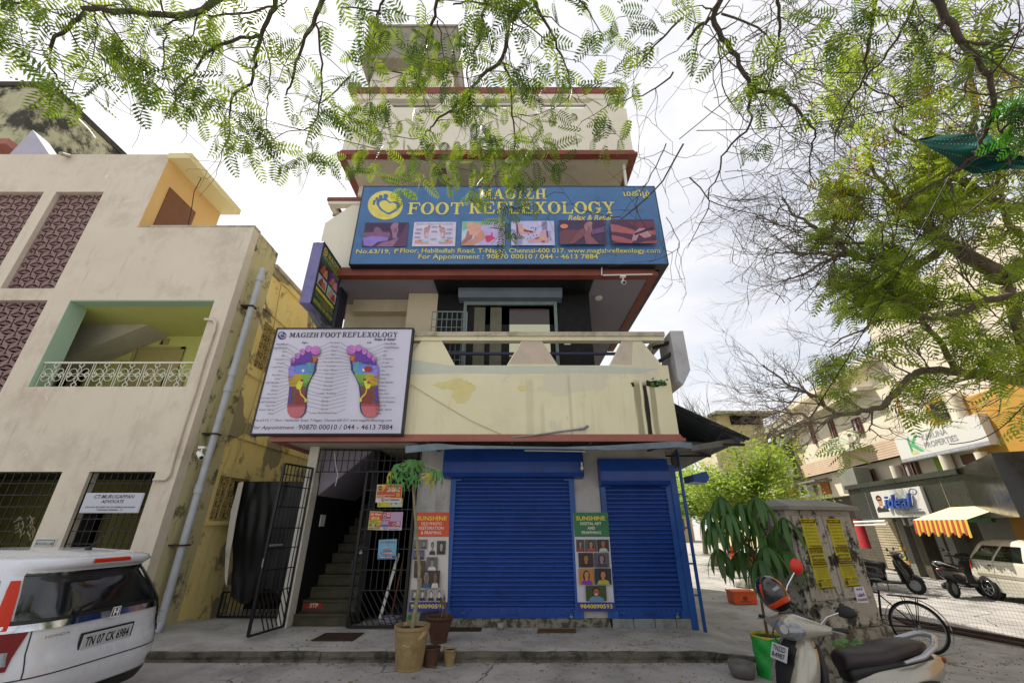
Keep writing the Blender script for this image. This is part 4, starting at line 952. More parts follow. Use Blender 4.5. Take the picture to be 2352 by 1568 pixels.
# ---------------------------------------------------------------- white foot map board
YM = YP - .18
W1 = thing('notice_board', 'white foot reflexology chart board with two coloured soles on the lower balcony', 'sign', P(750, 993, YM))
a = P(578, 995, YM); b = P(921, 993, YM); t = P(624, 756, YM); x0, x1, z0, z1 = a.x, b.x, a.z, t.z
m_bw = mat('white_flex_print', '#cfcddd', .4, col2='#c3c2d8', scale=.8)
obj('board', MB().box((x0, YM, z0), (x1, YM + .12, z1)), m_bw, W1)
mb = MB(); e = .03
for p, q in (((x0 - e, z0 - e), (x1 + e, z0)), ((x0 - e, z1), (x1 + e, z1 + e)), ((x0 - e, z0), (x0, z1)), ((x1, z0), (x1 + e, z1))): mb.box((p[0], YM - .012, p[1]), (q[0], YM + .13, q[1]))
obj('frame', mb, m_frame, W1)
pn = Panel((x0, YM, z0), (1, 0, 0), (0, 0, 1)); z6 = zc(950, 1200, 1750, 2091); INK = '#35303f'
emblem(pn, 466, 372, 46, 43, '#3f3a6a', '#cfcddd', z6)
pn.text('MAGIZH', tb(z6, 552, 340, 842, 392), INK, slab=True); pn.text('FOOT', tb(z6, 875, 338, 1078, 391), INK, slab=True); pn.text('REFLEXOLOGY', tb(z6, 1105, 335, 1672, 389), INK, slab=True)
pn.text('Relax & Relief', tb(z6, 1435, 397, 1655, 425), INK, bold=.02, shear=.3)
pn.text('Right', tb(z6, 677, 437, 733, 460), INK, shear=.2, bold=.01); pn.text('Left', tb(z6, 1358, 434, 1400, 454), INK, shear=.2, bold=.01)
def sole(mirror):
    fx = lambda x: x if not mirror else (1322 + (1322 - x - 0)) - 0
    off = 0
    def q(x, y): return (x, y) if not mirror else (2013 - x + (y - 500) * -.02 + 10, y - 4)
    foot = [(770, 600), (845, 615), (828, 690), (825, 740), (770, 830), (742, 900), (728, 1000), (728, 1120), (715, 1180), (670, 1228), (610, 1234), (560, 1218), (530, 1170), (527, 1100), (540, 1000), (548, 900), (538, 820), (540, 720), (562, 690), (566, 660), (650, 640)]
    tb_ = [q(*p) for p in foot]
    pn.poly([z6(*p) for p in tb_], '#2f2b55', True)
    ins = [((x - 635) * .94 + 625, y) for x, y in foot]
    def band(y0, y1, c, pts=ins):
        r = clip(clip(pts, 1, y0, False), 1, y1, True)
        if len(r) > 2: pn.poly([z6(*q(*p)) for p in r], c, True)
    band(600, 665, '#a5562c'); band(660, 780, '#5b86cf'); band(775, 905, '#b99a22'); band(905, 1098, '#6f4434'); band(1090, 1125, '#a53a4b'); band(1118, 1240, '#b9646c')
    for poly, c in (([(545, 690), (600, 690), (590, 780), (560, 830), (540, 830)], '#8f7fdc'), ([(740, 620), (765, 620), (768, 680), (800, 750), (790, 762), (750, 730)], '#4fa39b'), ([(675, 785), (690, 775), (790, 782), (745, 860), (730, 890), (690, 870)], '#74a83a'), ([(690, 870), (735, 868), (728, 908), (680, 905)], '#4c8a3a'),
                    ([(612, 960), (715, 955), (712, 1085), (608, 1098)], '#7a2c24'), ([(552, 905), (575, 905), (566, 1090), (537, 1080)], '#5a3aa8'), ([(640, 850), (675, 840), (690, 855), (680, 890), (665, 935), (630, 935), (612, 900)], '#cfd038'),
                    ([(648, 930), (660, 930), (672, 980), (725, 1035), (715, 1045), (662, 990)], '#d8c24a'), ([(705, 1040), (730, 1035), (728, 1070), (708, 1073)], '#d0cf30'), ([(765, 575), (790, 600), (785, 645), (758, 625)], '#a5562c'), ([(790, 600), (835, 598), (830, 645), (800, 650)], '#c2712c')):
        pn.poly([z6(*q(*p)) for p in poly], c, True)
    pn.ell(*z6(*q(692, 741)), 2.9, 3.2, '#e8e6a8', px=True, n=14); pn.ell(*z6(*q(680, 842)), 3.8, 2.6, '#6b4a2c', px=True, n=12)
    if mirror: pn.ell(*z6(1371, 726), 9, 6.5, '#a51f2c', px=True); pn.ell(*z6(1378, 866), 4, 3.5, '#a55a1c', px=True)
    for x, y, rx, ry, by in ((586, 636, 24, 36, 690), (634, 592, 26, 36, 680), (686, 552, 28, 40, 670), (748, 524, 34, 44, 650)):
        pn.poly([z6(*q(*p)) for p in ((x - rx, y), (x + rx, y), (x + rx * .9 + 4, by), (x - rx - 2, by))], '#5f2f9e', True)
    for x, y, rx, ry, by in ((586, 630, 24, 32, 0), (634, 588, 26, 32, 0), (686, 548, 28, 36, 0), (748, 515, 33, 36, 0), (825, 538, 50, 54, 0)):
        pn.ell(*z6(*q(x, y)), rx * .2197, ry * .2197, '#3a2a50', px=True, n=18); pn.ell(*z6(*q(x, y)), rx * .2197 - .35, ry * .2197 - .35, '#c377c8', px=True, n=18)
    pn.poly([z6(*q(*p)) for p in ((780, 560), (825, 575), (868, 560), (850, 590), (800, 590))], '#9a3f92', True)
sole(False); sole(True)
LB = 'Head/Brain,Teeth/Sinuses,Eye,Ear,Trapezius,Armpit,Lung/Chest,Arm,Shoulder,Liver,Gall Bladder,Kidney,Ellbow,Hip Joint,Ascending Colon,Small Intensine,Appendix,Sciatic Nerve,Knee'.split(',')
CB = 'Pituitary,Throat,Nose,Neck,Cervical Spine,Thyroid/Bronchia,Esophagus,Solar Plexus,Diaphragm,Stomach,Adrenals,Pancreas,Duodenum,Lumbar Vertebrae,Ureter,Bladder,Rectum,Sacrum,Lower Back/Gluteal Area'.split(',')
for i, s in enumerate(LB):
    y = 470 + i * 40.4; xr = 537 - i * 7.6; ln = len(s) * 11.6
    pn.text(s, tb(z6, xr - ln, y - 10, xr, y + 11), INK, shear=.2, bold=.012); tx = (690, 630, 665, 600, 735, 560, 628, 545, 568, 622, 600, 640, 545, 548, 580, 618, 550, 555, 548)[i]
    pn.line(z6(xr + 5, y), z6(tx, y + (80 - i * 7 if i < 9 else 20 - i * 5)), .006, INK, True)
    y = 465 + i * 40.6; xl = 1548 - i * 4.4
    pn.text(s, tb(z6, xl, y - 10, xl + ln, y + 11), INK, shear=.2, bold=.012); pn.line(z6(xl - 5, y), z6(2013 - tx, y + (80 - i * 7 if i < 9 else 20 - i * 5)), .006, INK, True)
for i, s in enumerate(CB):
    y = 466 + i * 40.5; cx = 1040 - i * 6.1; ln = len(s) * 5.8
    pn.text(s, tb(z6, cx - ln, y - 10, cx + ln, y + 11), INK, shear=.2, bold=.012)
    dy = max(-40, 75 - i * 12)
    pn.line(z6(cx - ln - 5, y), z6(835 - i * 7, y + dy), .006, INK, True); pn.line(z6(cx + ln + 5, y), z6(1225 - i * 4, y + dy), .006, INK, True)
pn.text('No.63/19, 1   Floor, Habibullah Road, T-Nagar, Chennai-600 017. www.magizhreflexology.com', tb(z6, 223, 1258, 1632, 1292), INK, bold=.015, shear=.2)
pn.text('st', tb(z6, 404, 1254, 418, 1268), INK)
pn.text('For Appointment :', tb(z6, 195, 1328, 655, 1374), INK, bold=.02, shear=.25); pn.text('90870 00010 / 044 - 4613 7884', tb(z6, 677, 1315, 1640, 1368), INK, bold=.016)
pn.done('board_print', W1)

# ---------------------------------------------------------------- projecting green box sign on the left
zs = zc(1180, 950, 1500, 1356)
XS = P(*zs(485, 45), YP - .95).x
n_ = Vector((1, 0, 0))
c0, c1 = PX(*zs(485, 45), XS), PX(*zs(800, 545), XS); cb0, cb1 = PX(*zs(270, 1115), XS), PX(*zs(610, 1495), XS)
ys0, ys1 = (c0.y + cb0.y) / 2, (c1.y + cb1.y) / 2; zt_, zb_ = (c0.z + c1.z) / 2, (cb0.z + cb1.z) / 2
S2 = thing('box_sign', 'projecting double-sided light box sign with green face at the left corner of the building', 'sign', (XS, ys1, zb_))
bt = P(*zs(315, 45), ys0).x
m_lil = mat('lilac_sheet', '#7d7aa8', .4, metal=.3, col2='#67648f', scale=2, dirt='#3c3a55', dirt_amt=.4, dscale=2)
mb = MB(); mb.box((bt, ys0, zb_), (XS, ys1, zt_)); bevel(obj('sign_box', mb, m_lil, S2), .008, 1)
mb = MB()
for a, b in (((ys0, zb_), (ys0 + .03, zt_)), ((ys1 - .03, zb_), (ys1, zt_)), ((ys0, zb_), (ys1, zb_ + .03)), ((ys0, zt_ - .03), (ys1, zt_))): mb.box((XS, a[0], a[1]), (XS + .012, b[0], b[1]))
obj('frame', mb, m_frame, S2)
pn = Panel((XS, ys0, zb_), (0, 1, 0), (0, 0, 1)); GR = '#1f5240'; yw, zh = ys1 - ys0, zt_ - zb_
def rr_(a0, b0, a1, b1): return (a0 * yw, b0 * zh, a1 * yw, b1 * zh)
pn.rect(.03, .03, yw - .03, zh - .03, GR)
def tx(s, a0, b0, a1, b1, c='#c9b53c', **k): pn.text(s, rr_(a0, b0, a1, b1), c, px=False, **k)
pn.ell(.15 * yw, .9 * zh, .09 * yw, .06 * zh, '#c9b53c'); pn.ell(.15 * yw, .9 * zh, .055 * yw, .037 * zh, GR); pn.ell(.15 * yw, .9 * zh, .035 * yw, .022 * zh, '#c9b53c')
tx('MAGIZH', .27, .86, .95, .94, slab=True); tx('FOOT', .05, .78, .3, .84, slab=True); tx('REFLEXOLOGY', .34, .78, .96, .84, slab=True); tx('Relax & Relief', .62, .735, .92, .765, shear=.3, bold=.02)
for (a0, b0, a1, b1, c, d_, e_) in ((.05, .52, .45, .72, '#4a2326', '#9a5a48', '#c08068'), (.5, .52, .95, .72, '#5b3a9a', '#b5735a', '#d09a80'), (.05, .33, .45, .5, '#a8b0c0', '#8a4436', '#b96a50'), (.5, .33, .95, .5, '#a9c4b0', '#b98a80', '#b02a4a')):
    pn.rect(*rr_(a0, b0, a1, b1), c); w_, h_ = a1 - a0, b1 - b0
    pn.poly([((a0 + x * w_) * yw, (b0 + y * h_) * zh) for x, y in ((.05, .1), (.3, .7), (.45, .95), (.6, .7), (.7, .3), (.5, .1))], d_)
    pn.poly([((a0 + x * w_) * yw, (b0 + y * h_) * zh) for x, y in ((.45, .05), (.6, .6), (.8, .8), (.9, .4), (.95, .1))], e_)
pn.poly([(a * yw, b * zh) for a, b in ((.05, .24), (.82, .24), (.82, .225), (.95, .265), (.82, .305), (.82, .29), (.05, .29))], '#c9b53c')
tx('No.63/19, 1st Floor, Habibullah Road, T-Nagar,', .05, .19, .9, .215, bold=.01); tx('Chennai-600 017. www.magizhreflexology.com', .1, .16, .95, .185, bold=.01); tx('For Appointment:', .35, .125, .75, .15, bold=.02); tx('90870 00010 / 044 - 4613 7884', .05, .045, .95, .11, bold=.011)
pn.done('sign_print', S2)
mb = MB(); mb.bar((XS - .1, ys1 + .12, zb_ - .25), (XS - .1, ys1 + .12, zt_ - .3), .07); mb.bar((XS - .1, ys1 - .3, zb_ - .06), (XS - .1, YW - .1, zb_ - .06), .06); mb.bar((XS - .1, ys1, zt_ - .32), (XS - .1, ys1 + .14, zt_ - .32), .06); mb.bar((XS - .12, ys0 + .3, zb_ - .05), (XS - .12, ys1 + .1, zb_ - .22), .09, .06)
obj('bracket', mb, m_steel, S2)

# ---------------------------------------------------------------- posters by the shutters
zq = zc(1600, 1700, 2850, 1901)
def poster(nm, label, cat, pts, Y, face='#c9c5c0', thick=.006):
    ps = [P(a, b, Y) for a, b in pts]; t = thing(nm, label, cat, ps[-1])
    pn = Panel(ps[-1], (1, 0, 0), (0, 0, 1))
    mb = MB(); mb.prism(ps, (0, thick, 0)); 
    mm = mat('paper_' + face.strip('#'), face, .6)
    obj('sheet', mb, mm, t); return t, pn
def portrait(pn, z, x0, y0, x1, y1, bgc, skin, hair, shirt, z2_=None, fem=False, sh=0, hx=.5):
    q = lambda a, b: z(x0 + (x1 - x0) * a + sh * b, y0 + (y1 - y0) * b)
    box = [q(0, 0), q(1, 0), q(1, 1), q(0, 1)]; pn.poly(box, bgc, True)
    sx_ = abs(q(1, 0)[0] - q(0, 0)[0]); sy_ = abs(q(0, 1)[1] - q(0, 0)[1])
    pn.poly([q(hx - .38, 1), q(hx - .3, .78), q(hx - .1, .68), q(hx + .12, .68), q(hx + .32, .78), q(hx + .4, 1)], shirt, True)
    if fem: pn.ell(*q(hx, .45), sx_ * .24, sy_ * .32, hair, px=True, n=16)
    pn.poly([q(hx - .08, .55), q(hx + .08, .55), q(hx + .1, .75), q(hx - .09, .75)], skin, True)
    pn.ell(*q(hx, .33), sx_ * .19, sy_ * .24, hair, px=True, n=16); pn.ell(*q(hx + .01, .41), sx_ * .145, sy_ * .215, skin, px=True, n=16)
    pn.line(q(hx - .08, .38), q(hx - .02, .38), .006, '#2a1a16', True); pn.line(q(hx + .04, .38), q(hx + .1, .38), .006, '#2a1a16', True); pn.line(q(hx - .03, .52), q(hx + .05, .52), .006, '#5b2420', True)
t, pn = poster('photo_poster', 'tall orange-topped SUNSHINE poster with old photographs, left of the wide shutter', 'poster', [zq(100, 530), zq(300, 530), zq(287, 1130), zq(52, 1130)], YW - .065, thick=.06)
qd = lambda z, pts, c: pn.poly([z(*p) for p in pts], c, True)
qd(zq, [(100, 530), (300, 530), (297, 678), (90, 678)], '#cf4a17')
pn.text('SUNSHINE', tb(zq, 105, 552, 284, 578), '#e0cf2e', bold=.022); pn.text('OLD PHOTO', tb(zq, 130, 588, 255, 607), '#e6dccf', bold=.011); pn.text('RESTORATION', tb(zq, 116, 615, 265, 634), '#e6dccf', bold=.011); pn.text('& FRAMING', tb(zq, 128, 643, 250, 662), '#e6dccf', bold=.011)
qd(zq, [(58, 1074), (290, 1074), (287, 1130), (52, 1130)], '#33328c'); pn.text('9840090593', tb(zq, 66, 1086, 270, 1113), '#e0cf2e', bold=.022)
for (x0, y0, x1, y1, bgc, c1_, c2_) in ((85, 694, 168, 752, '#6d6a66', '#a39c90', '#4a4744'), (175, 700, 226, 786, '#c9c6bf', '#8a877f', '#33312e'), (228, 702, 280, 784, '#3f3e3c', '#b0aca2', '#1d1c1b'), (85, 757, 152, 815, '#4a5a86', '#8a6a5c', '#23263a'), (165, 800, 232, 882, '#5f5d5b', '#8f8a82', '#d5d2cb'), (90, 822, 158, 925, '#4a3428', '#b08a68', '#2a1e18'), (70, 996, 166, 1062, '#7a7774', '#c9c6c0', '#2b2a2c'), (170, 996, 268, 1062, '#a8a39a', '#dad6cf', '#22262e')):
    k = 2 if x1 - x0 > 60 and y1 - y0 < 70 else 1
    for i in range(k): portrait(pn, zq, x0 + (x1 - x0) * i / k, y0, x0 + (x1 - x0) * (i + 1) / k, y1, bgc, c1_, '#1b1918', c2_, sh=-4)
portrait(pn, zq, 138, 880, 196, 985, '#3a2c28', '#8a5a40', '#8d8880', '#2e5a78', fem=True, sh=-5); portrait(pn, zq, 192, 880, 248, 985, '#3a2c28', '#8a5a40', '#4b4845', '#cfcdc8', sh=-5)
pn.done('poster_print', t)
t, pn = poster('photo_poster', 'tall green-topped SUNSHINE poster with painted portraits, between the two shutters', 'poster', [zq(1052, 530), zq(1264, 530), zq(1306, 1130), zq(1084, 1130)], YW - .065, '#c4c1cc', .06)
qd(zq, [(1052, 530), (1264, 530), (1275, 678), (1062, 678)], '#1d6b3a')
pn.text('SUNSHINE', tb(zq, 1070, 552, 1248, 578), '#e0cf2e', bold=.022)
for s_, a, b, c, d_ in (('DIGITAL ART', 1096, 588, 1225, 606), ('AND', 1140, 616, 1186, 633), ('FRAMMING', 1105, 643, 1224, 661)): pn.text(s_, tb(zq, a, b, c, d_), '#e0ddd2', bold=.011)
qd(zq, [(1080, 1075), (1302, 1075), (1306, 1130), (1084, 1130)], '#33328c'); pn.text('9840090593', tb(zq, 1095, 1086, 1294, 1113), '#e0cf2e', bold=.022)
for (x0, y0, x1, y1, bgc, sk, hr, sh_, fm, s_) in ((1070, 694, 1120, 768, '#4a4440', '#b07a5c', '#141010', '#8a2f2f', 1, 3), (1123, 694, 1195, 768, '#4c4a45', '#b07a5c', '#141010', '#a0463c', 1, 3), (1198, 694, 1268, 768, '#241d1a', '#a0603c', '#5f5d5c', '#b9b6b0', 0, 3), (1083, 774, 1172, 862, '#2a211c', '#b0703c', '#120e0c', '#1c1714', 1, 5), (1176, 774, 1268, 862, '#55525c', '#a07888', '#141014', '#3a3440', 1, 5),
                                             (1086, 870, 1174, 966, '#b5782c', '#c08a5c', '#2a1c14', '#7a2f9a', 1, 5), (1180, 868, 1280, 966, '#23262c', '#b5784c', '#100c0c', '#a8a53c', 1, 5), (1126, 972, 1250, 1066, '#3c4a1e', '#a0643c', '#16120f', '#5a90b5', 0, 5)):
    portrait(pn, zq, x0, y0, x1, y1, bgc, sk, hr, sh_, fem=bool(fm), sh=s_)
q = lambda a, b: zq(1126 + 124 * a, 972 + 94 * b); pn.ell(*q(.52, .56), 3.4, 2.4, '#c9c4ba', px=True, n=12)
pn.done('poster_print', t)
# ---------------------------------------------------------------- notices on the gate
zg = zc(1460, 1880, 1680, 908); YG = 8.54
def notice(label, pts, face): return poster('notice', label, 'notice', [zg(*p) for p in pts], YG, face, .004)
t, pn = notice('yellow and green notice tucked behind the orange notice on the gate', [(208, 470), (628, 465), (615, 606), (202, 606)], '#b9b53c')
YG = 8.525
qd(zg, [(400, 534), (620, 534), (613, 604), (420, 604)], '#a9b7b0'); pn.text('P', tb(zg, 232, 556, 256, 590), '#2b2a20', bold=.022); pn.text('NO', tb(zg, 315, 552, 355, 572), '#e0e0c0', bold=.011); pn.ell(*zg(512, 548), 2.3, 2.6, '#2c7a8a', px=True); qd(zg, [(432, 536), (440, 536), (436, 580), (428, 580)], '#22261e'); pn.done('notice_print', t)
t, pn = notice('orange and white NO PARKING notice at the top of the gate', [(202, 236), (620, 228), (600, 530), (172, 530)], '#cfcabf')
YG = 8.54
qd(zg, [(210, 244), (612, 236), (600, 454), (190, 458)], '#bf4413'); qd(zg, [(210, 244), (360, 242), (335, 290), (300, 340), (205, 348)], '#d8a820'); pn.ell(*zg(254, 295), 4.9, 5.3, '#3a2418', px=True); pn.text('Treat', tb(zg, 228, 280, 280, 306), '#e8d8b8', bold=.011, shear=.3)
pn.text('T.NAGAR TREAT', tb(zg, 358, 278, 588, 303), '#f0e6d4', bold=.022)
for a, b, c in ((388, 553, 321), (362, 420, 343), (440, 500, 343), (518, 576, 343)): pn.line(zg(a, c), zg(b, c), .02, '#d9c9b0', True)
for y, x1_ in ((410, 485), (428, 325), (446, 430)): pn.line(zg(198, y), zg(x1_, y), .009, '#d9b9a0', True)
pn.ell(*zg(550, 405), 4.1, 4.3, '#d8a820', px=True); pn.ell(*zg(550, 405), 2, 2.1, '#a8701c', px=True); pn.ell(*zg(295, 489), 3.6, 3.6, '#2b2422', px=True); pn.ell(*zg(295, 489), 2.8, 2.8, '#cfcabf', px=True); pn.text('R', tb(zg, 284, 474, 306, 504), '#2b2422', bold=.016)
pn.text('NO PARKING', tb(zg, 338, 474, 570, 502), '#4a2018', bold=.022); pn.done('notice_print', t)
t, pn = notice('pink and lilac notice with phone numbers in the middle of the gate', [(288, 690), (630, 686), (606, 990), (258, 990)], '#b095b5')
YG = 8.525
qd(zg, [(285, 700), (428, 700), (420, 795), (280, 795)], '#a8384f'); qd(zg, [(388, 842), (588, 842), (582, 936), (384, 936)], '#a8384f'); pn.ell(*zg(322, 752), 3.4, 4, '#d9a9b0', px=True); pn.ell(*zg(322, 756), 2, 2.4, '#3a1a20', px=True); pn.ell(*zg(480, 895), 3.4, 4, '#d9a9b0', px=True); pn.ell(*zg(480, 898), 2, 2.4, '#3a1a20', px=True)
for x, y in ((362, 712), (362, 734), (362, 756), (520, 858), (520, 880), (520, 902)): pn.line(zg(x, y), zg(x + 58, y), .012, '#e0c4c8', True)
pn.text('44788166', tb(zg, 276, 820, 412, 836), '#2a2530', bold=.011); qd(zg, [(265, 895), (380, 895), (378, 928), (262, 928)], '#4a5a9a'); qd(zg, [(262, 936), (606, 936), (603, 986), (258, 986)], '#c4b9c9'); pn.text('NO P', tb(zg, 306, 940, 378, 978), '#22202a', bold=.022); pn.text('9884788166', tb(zg, 388, 958, 566, 978), '#22202a', bold=.02); pn.done('notice_print', t)
t, pn = notice('orange and yellow 50 Mbps internet notice, leftmost on the gate', [(84, 672), (292, 678), (256, 988), (44, 978)], '#b5ae7a')
YG = 8.54
qd(zg, [(88, 684), (286, 688), (276, 824), (72, 818)], '#c4451c'); qd(zg, [(72, 820), (274, 826), (264, 886), (62, 880)], '#b9b42c'); qd(zg, [(165, 886), (262, 888), (255, 934), (150, 934)], '#a82c18')
pn.text('50 Mbps', tb(zg, 98, 708, 262, 748), '#f0e0cc', bold=.022); pn.text('Unlimited data', tb(zg, 105, 758, 240, 775), '#f0e0cc', bold=.011); qd(zg, [(105, 782), (240, 784), (238, 810), (103, 808)], '#d8c92c'); pn.text('₹649', tb(zg, 150, 787, 200, 805), '#3a2418', bold=.016)
pn.text('INCREDIBLY FAST', tb(zg, 72, 832, 205, 850), '#3a5a20', bold=.011); pn.text('ABSOLUTELY RELIABLE', tb(zg, 72, 858, 250, 874), '#3a5a20', bold=.011); pn.text('ACT', tb(zg, 190, 892, 248, 918), '#f0e8e0', bold=.022)
for y in (890, 904, 918): pn.line(zg(66, y), zg(120, y), .007, '#3a3a30', True)
pn.text('9500911921', tb(zg, 62, 946, 240, 966), '#3a3a30', bold=.02); pn.done('notice_print', t)
t, pn = notice('light blue NO PARKING notice, lowest on the gate', [(230, 1145), (528, 1132), (505, 1462), (205, 1466)], '#6fa3bf')
pn.text('NO PARKING', tb(zg, 258, 1168, 495, 1202), '#7a2c2a', bold=.011); qd(zg, [(308, 1258), (432, 1256), (430, 1290), (306, 1292)], '#89b9d0'); pn.text('Your Kids', tb(zg, 315, 1264, 428, 1284), '#2a4a8a', bold=.011)
pn.text('T.NAGAR', tb(zg, 292, 1316, 440, 1342), '#20407a', bold=.016); qd(zg, [(260, 1352), (360, 1350), (350, 1380), (256, 1380)], '#27408a'); qd(zg, [(360, 1350), (474, 1349), (462, 1378), (350, 1380)], '#c25a30'); pn.text('ADMISSION OPEN', tb(zg, 275, 1357, 460, 1372), '#e8e6e0', bold=.02); qd(zg, [(225, 1410), (500, 1406), (496, 1452), (220, 1456)], '#3f3f80'); pn.text('98840 40930', tb(zg, 240, 1418, 450, 1444), '#dcdce8', bold=.011)
for y in (1302, 1392): pn.line(zg(300, y), zg(420, y), .008, '#c25a30', True)
qd(zg, [(365, 1215), (385, 1215), (382, 1245), (370, 1245)], '#b08a4a'); pn.done('notice_print', t)
# ---------------------------------------------------------------- pink house on the left
m_pinkw = mat('pinkish_beige_plaster', '#d6cdbc', .88, col2='#ccc2b0', scale=.7, bump=.35, bscale=45, streak=.45, dirt='#85715f', dirt_amt=.34, dscale=1.3, speck=.35, patch='#e0d9ce', pscale=2.6, pth=.675)
m_olive = mat('olive_stained_plaster', '#c4be92', .9, col2='#b8b186', scale=1.5, bump=.4, streak=.9, dirt='#2c2a1a', dirt_amt=.75, dscale=2.4, dlow=.54, dwid=.08)
m_yel = mat('peeling_yellow_plaster', '#f4e3a0', .88, col2='#e9d488', scale=1.0, bump=.5, bscale=35, streak=.6, dirt='#3f3a26', dirt_amt=.6, dscale=1.6, dlow=.56, dwid=.07, patch='#9d9577', pscale=.62, pth=.545)
m_gre = mat('lime_green_paint', '#cdd07c', .85, col2='#d2d680', scale=.7, bump=.15)
m_aqua = mat('pale_aqua_paint', '#a3c0a8', .85, col2='#acc8b2', scale=1, bump=.15)
m_mauve = mat('mauve_breeze_block', '#957b78', .8, col2='#876e6b', scale=4, bump=.3, dirt='#4d3c3e', dirt_amt=.35, dscale=3)
m_yblk = mat('yellow_breeze_block', '#c4b076', .85, col2='#ad9a60', scale=4, bump=.3, dirt='#43391f', dirt_amt=.5, dscale=3)
m_or = mat('orange_yellow_paint', '#dcb676', .8, col2='#d4ac6a', scale=1, bump=.15)
m_crm = mat('cream_canopy', '#dcd09c', .8, col2='#d3c690', scale=1, bump=.15)
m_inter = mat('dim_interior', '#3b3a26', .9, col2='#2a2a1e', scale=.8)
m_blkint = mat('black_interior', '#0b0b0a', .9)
Y0, XE, ZT, ZU = 7.95, -6.18, 8.19, 10.55
H = thing('pink_house', 'pinkish beige two-storey house with breeze block screens and a green balcony', 'building', (-9, Y0, 0))
XL = -14.0
wa0, wa1, wz0, wz1 = -9.73, -6.55, 4.18, 6.16        # balcony opening
th = .22
mb = MB()
def fbox(x0, x1, z0, z1): mb.box((x0, Y0, z0), (x1, Y0 + th, z1))
jA, jB, jC = (-13.2, -11.72, 6.47, 9.27), (-11.42, -10.22, 6.47, 9.27), (-13.2, -10.22, 3.7, 6.17)
fbox(XL, XE, 9.27, ZU) if False else None
fbox(XL, -8.98, 9.27, ZU); fbox(-10.22, -8.98, ZT, 9.27); fbox(-10.22, XE, 6.47, ZT); fbox(jA[1], jB[0], 6.47, 9.27); fbox(XL, jA[0], 6.47, 9.27)
fbox(XL, XE, 6.17, 6.47); fbox(wa1, XE, wz0, 6.17); fbox(jC[1], wa0, wz0, 6.17); fbox(XL, jC[0], 3.7, 6.17)
fbox(jC[1], XE, 2.55, wz0) if wz0 > 2.55 else None
fbox(XL, jC[1], 2.55, 3.7)
w2a, w2b = P(205, 1084, Y0).x, P(358, 1084, Y0).x; w1b = P(143, 1084, Y0).x; w1a = w1b - 1.9; wb = .75
fbox(w2b, XE, 0 - .13, 2.55); fbox(w1b, w2a, -.13, 2.55); fbox(XL, w1a, -.13, 2.55); fbox(w1a, w1b, -.13, wb); fbox(w2a, w2b, -.13, wb)
obj('front_wall', mb, m_pinkw, H)
# coping where the lower part ends
mb = MB(); mb.box((-8.98, Y0 - .01, ZT - .02), (XE + .01, Y0 + th + .03, ZT + .03)); obj('coping', mb, m_rail, H)
# side wall: plane X = XE, seen obliquely
mb = MB(); mb.box((XE - .2, Y0 + th, -.13), (XE, Y0 + 1.1, ZT)); obj('corner_strip', mb, m_olive, H)
def side_uv(px, py): p = PX(px, py, XE - .06); return p.y, p.z
jl = [side_uv(*p) for p in ((450, 1090), (540, 1110), (530, 1190), (440, 1180))]; ju = [side_uv(*p) for p in ((580, 712), (628, 775), (608, 845), (560, 775))]
ly0, ly1, lz0, lz1 = jl[0][0], jl[1][0], 1.72, 2.62; uy0, uy1, uz0, uz1 = 9.35, 10.45, 5.15, 6.35
mb = MB(); xs0, xs1 = XE - .25, XE - .06; ys = Y0 + 1.1; ye = 17.0
def sbox(a, b, z0, z1): mb.box((xs0, a, z0), (xs1, b, z1))
ly0, ly1 = 9.25, 10.35
sbox(ys, ye, -.13, lz0); sbox(ys, ly0, lz0, lz1); sbox(ly1, ye, lz0, lz1); sbox(ys, ye, lz1, uz0); sbox(ys, uy0, uz0, uz1); sbox(uy1, ye, uz0, uz1); sbox(ys, ye, uz1, 7.6)
obj('side_wall', mb, m_yel, H)
mb = MB()
for z in (3.45, 4.9, 6.6): mb.box((xs1, ys, z), (xs1 + .035, ye, z + .1))
mb.box((xs0 - .03, ys, 7.6), (xs1 + .06, ye, 7.75)); mb.box((xs1, ly0 - .1, lz0 - .08), (xs1 + .05, ly1 + .1, lz0)); obj('string_course', mb, m_yel, H)
obj('gutter', MB().box((xs1 + .0, ys, 7.76), (xs1 + .12, ye, 7.86)), m_rail, H)
obj('backing', MB().box((xs0 - .6, ys, 0), (xs0 - .5, ye, 7.5)), m_blkint, H)
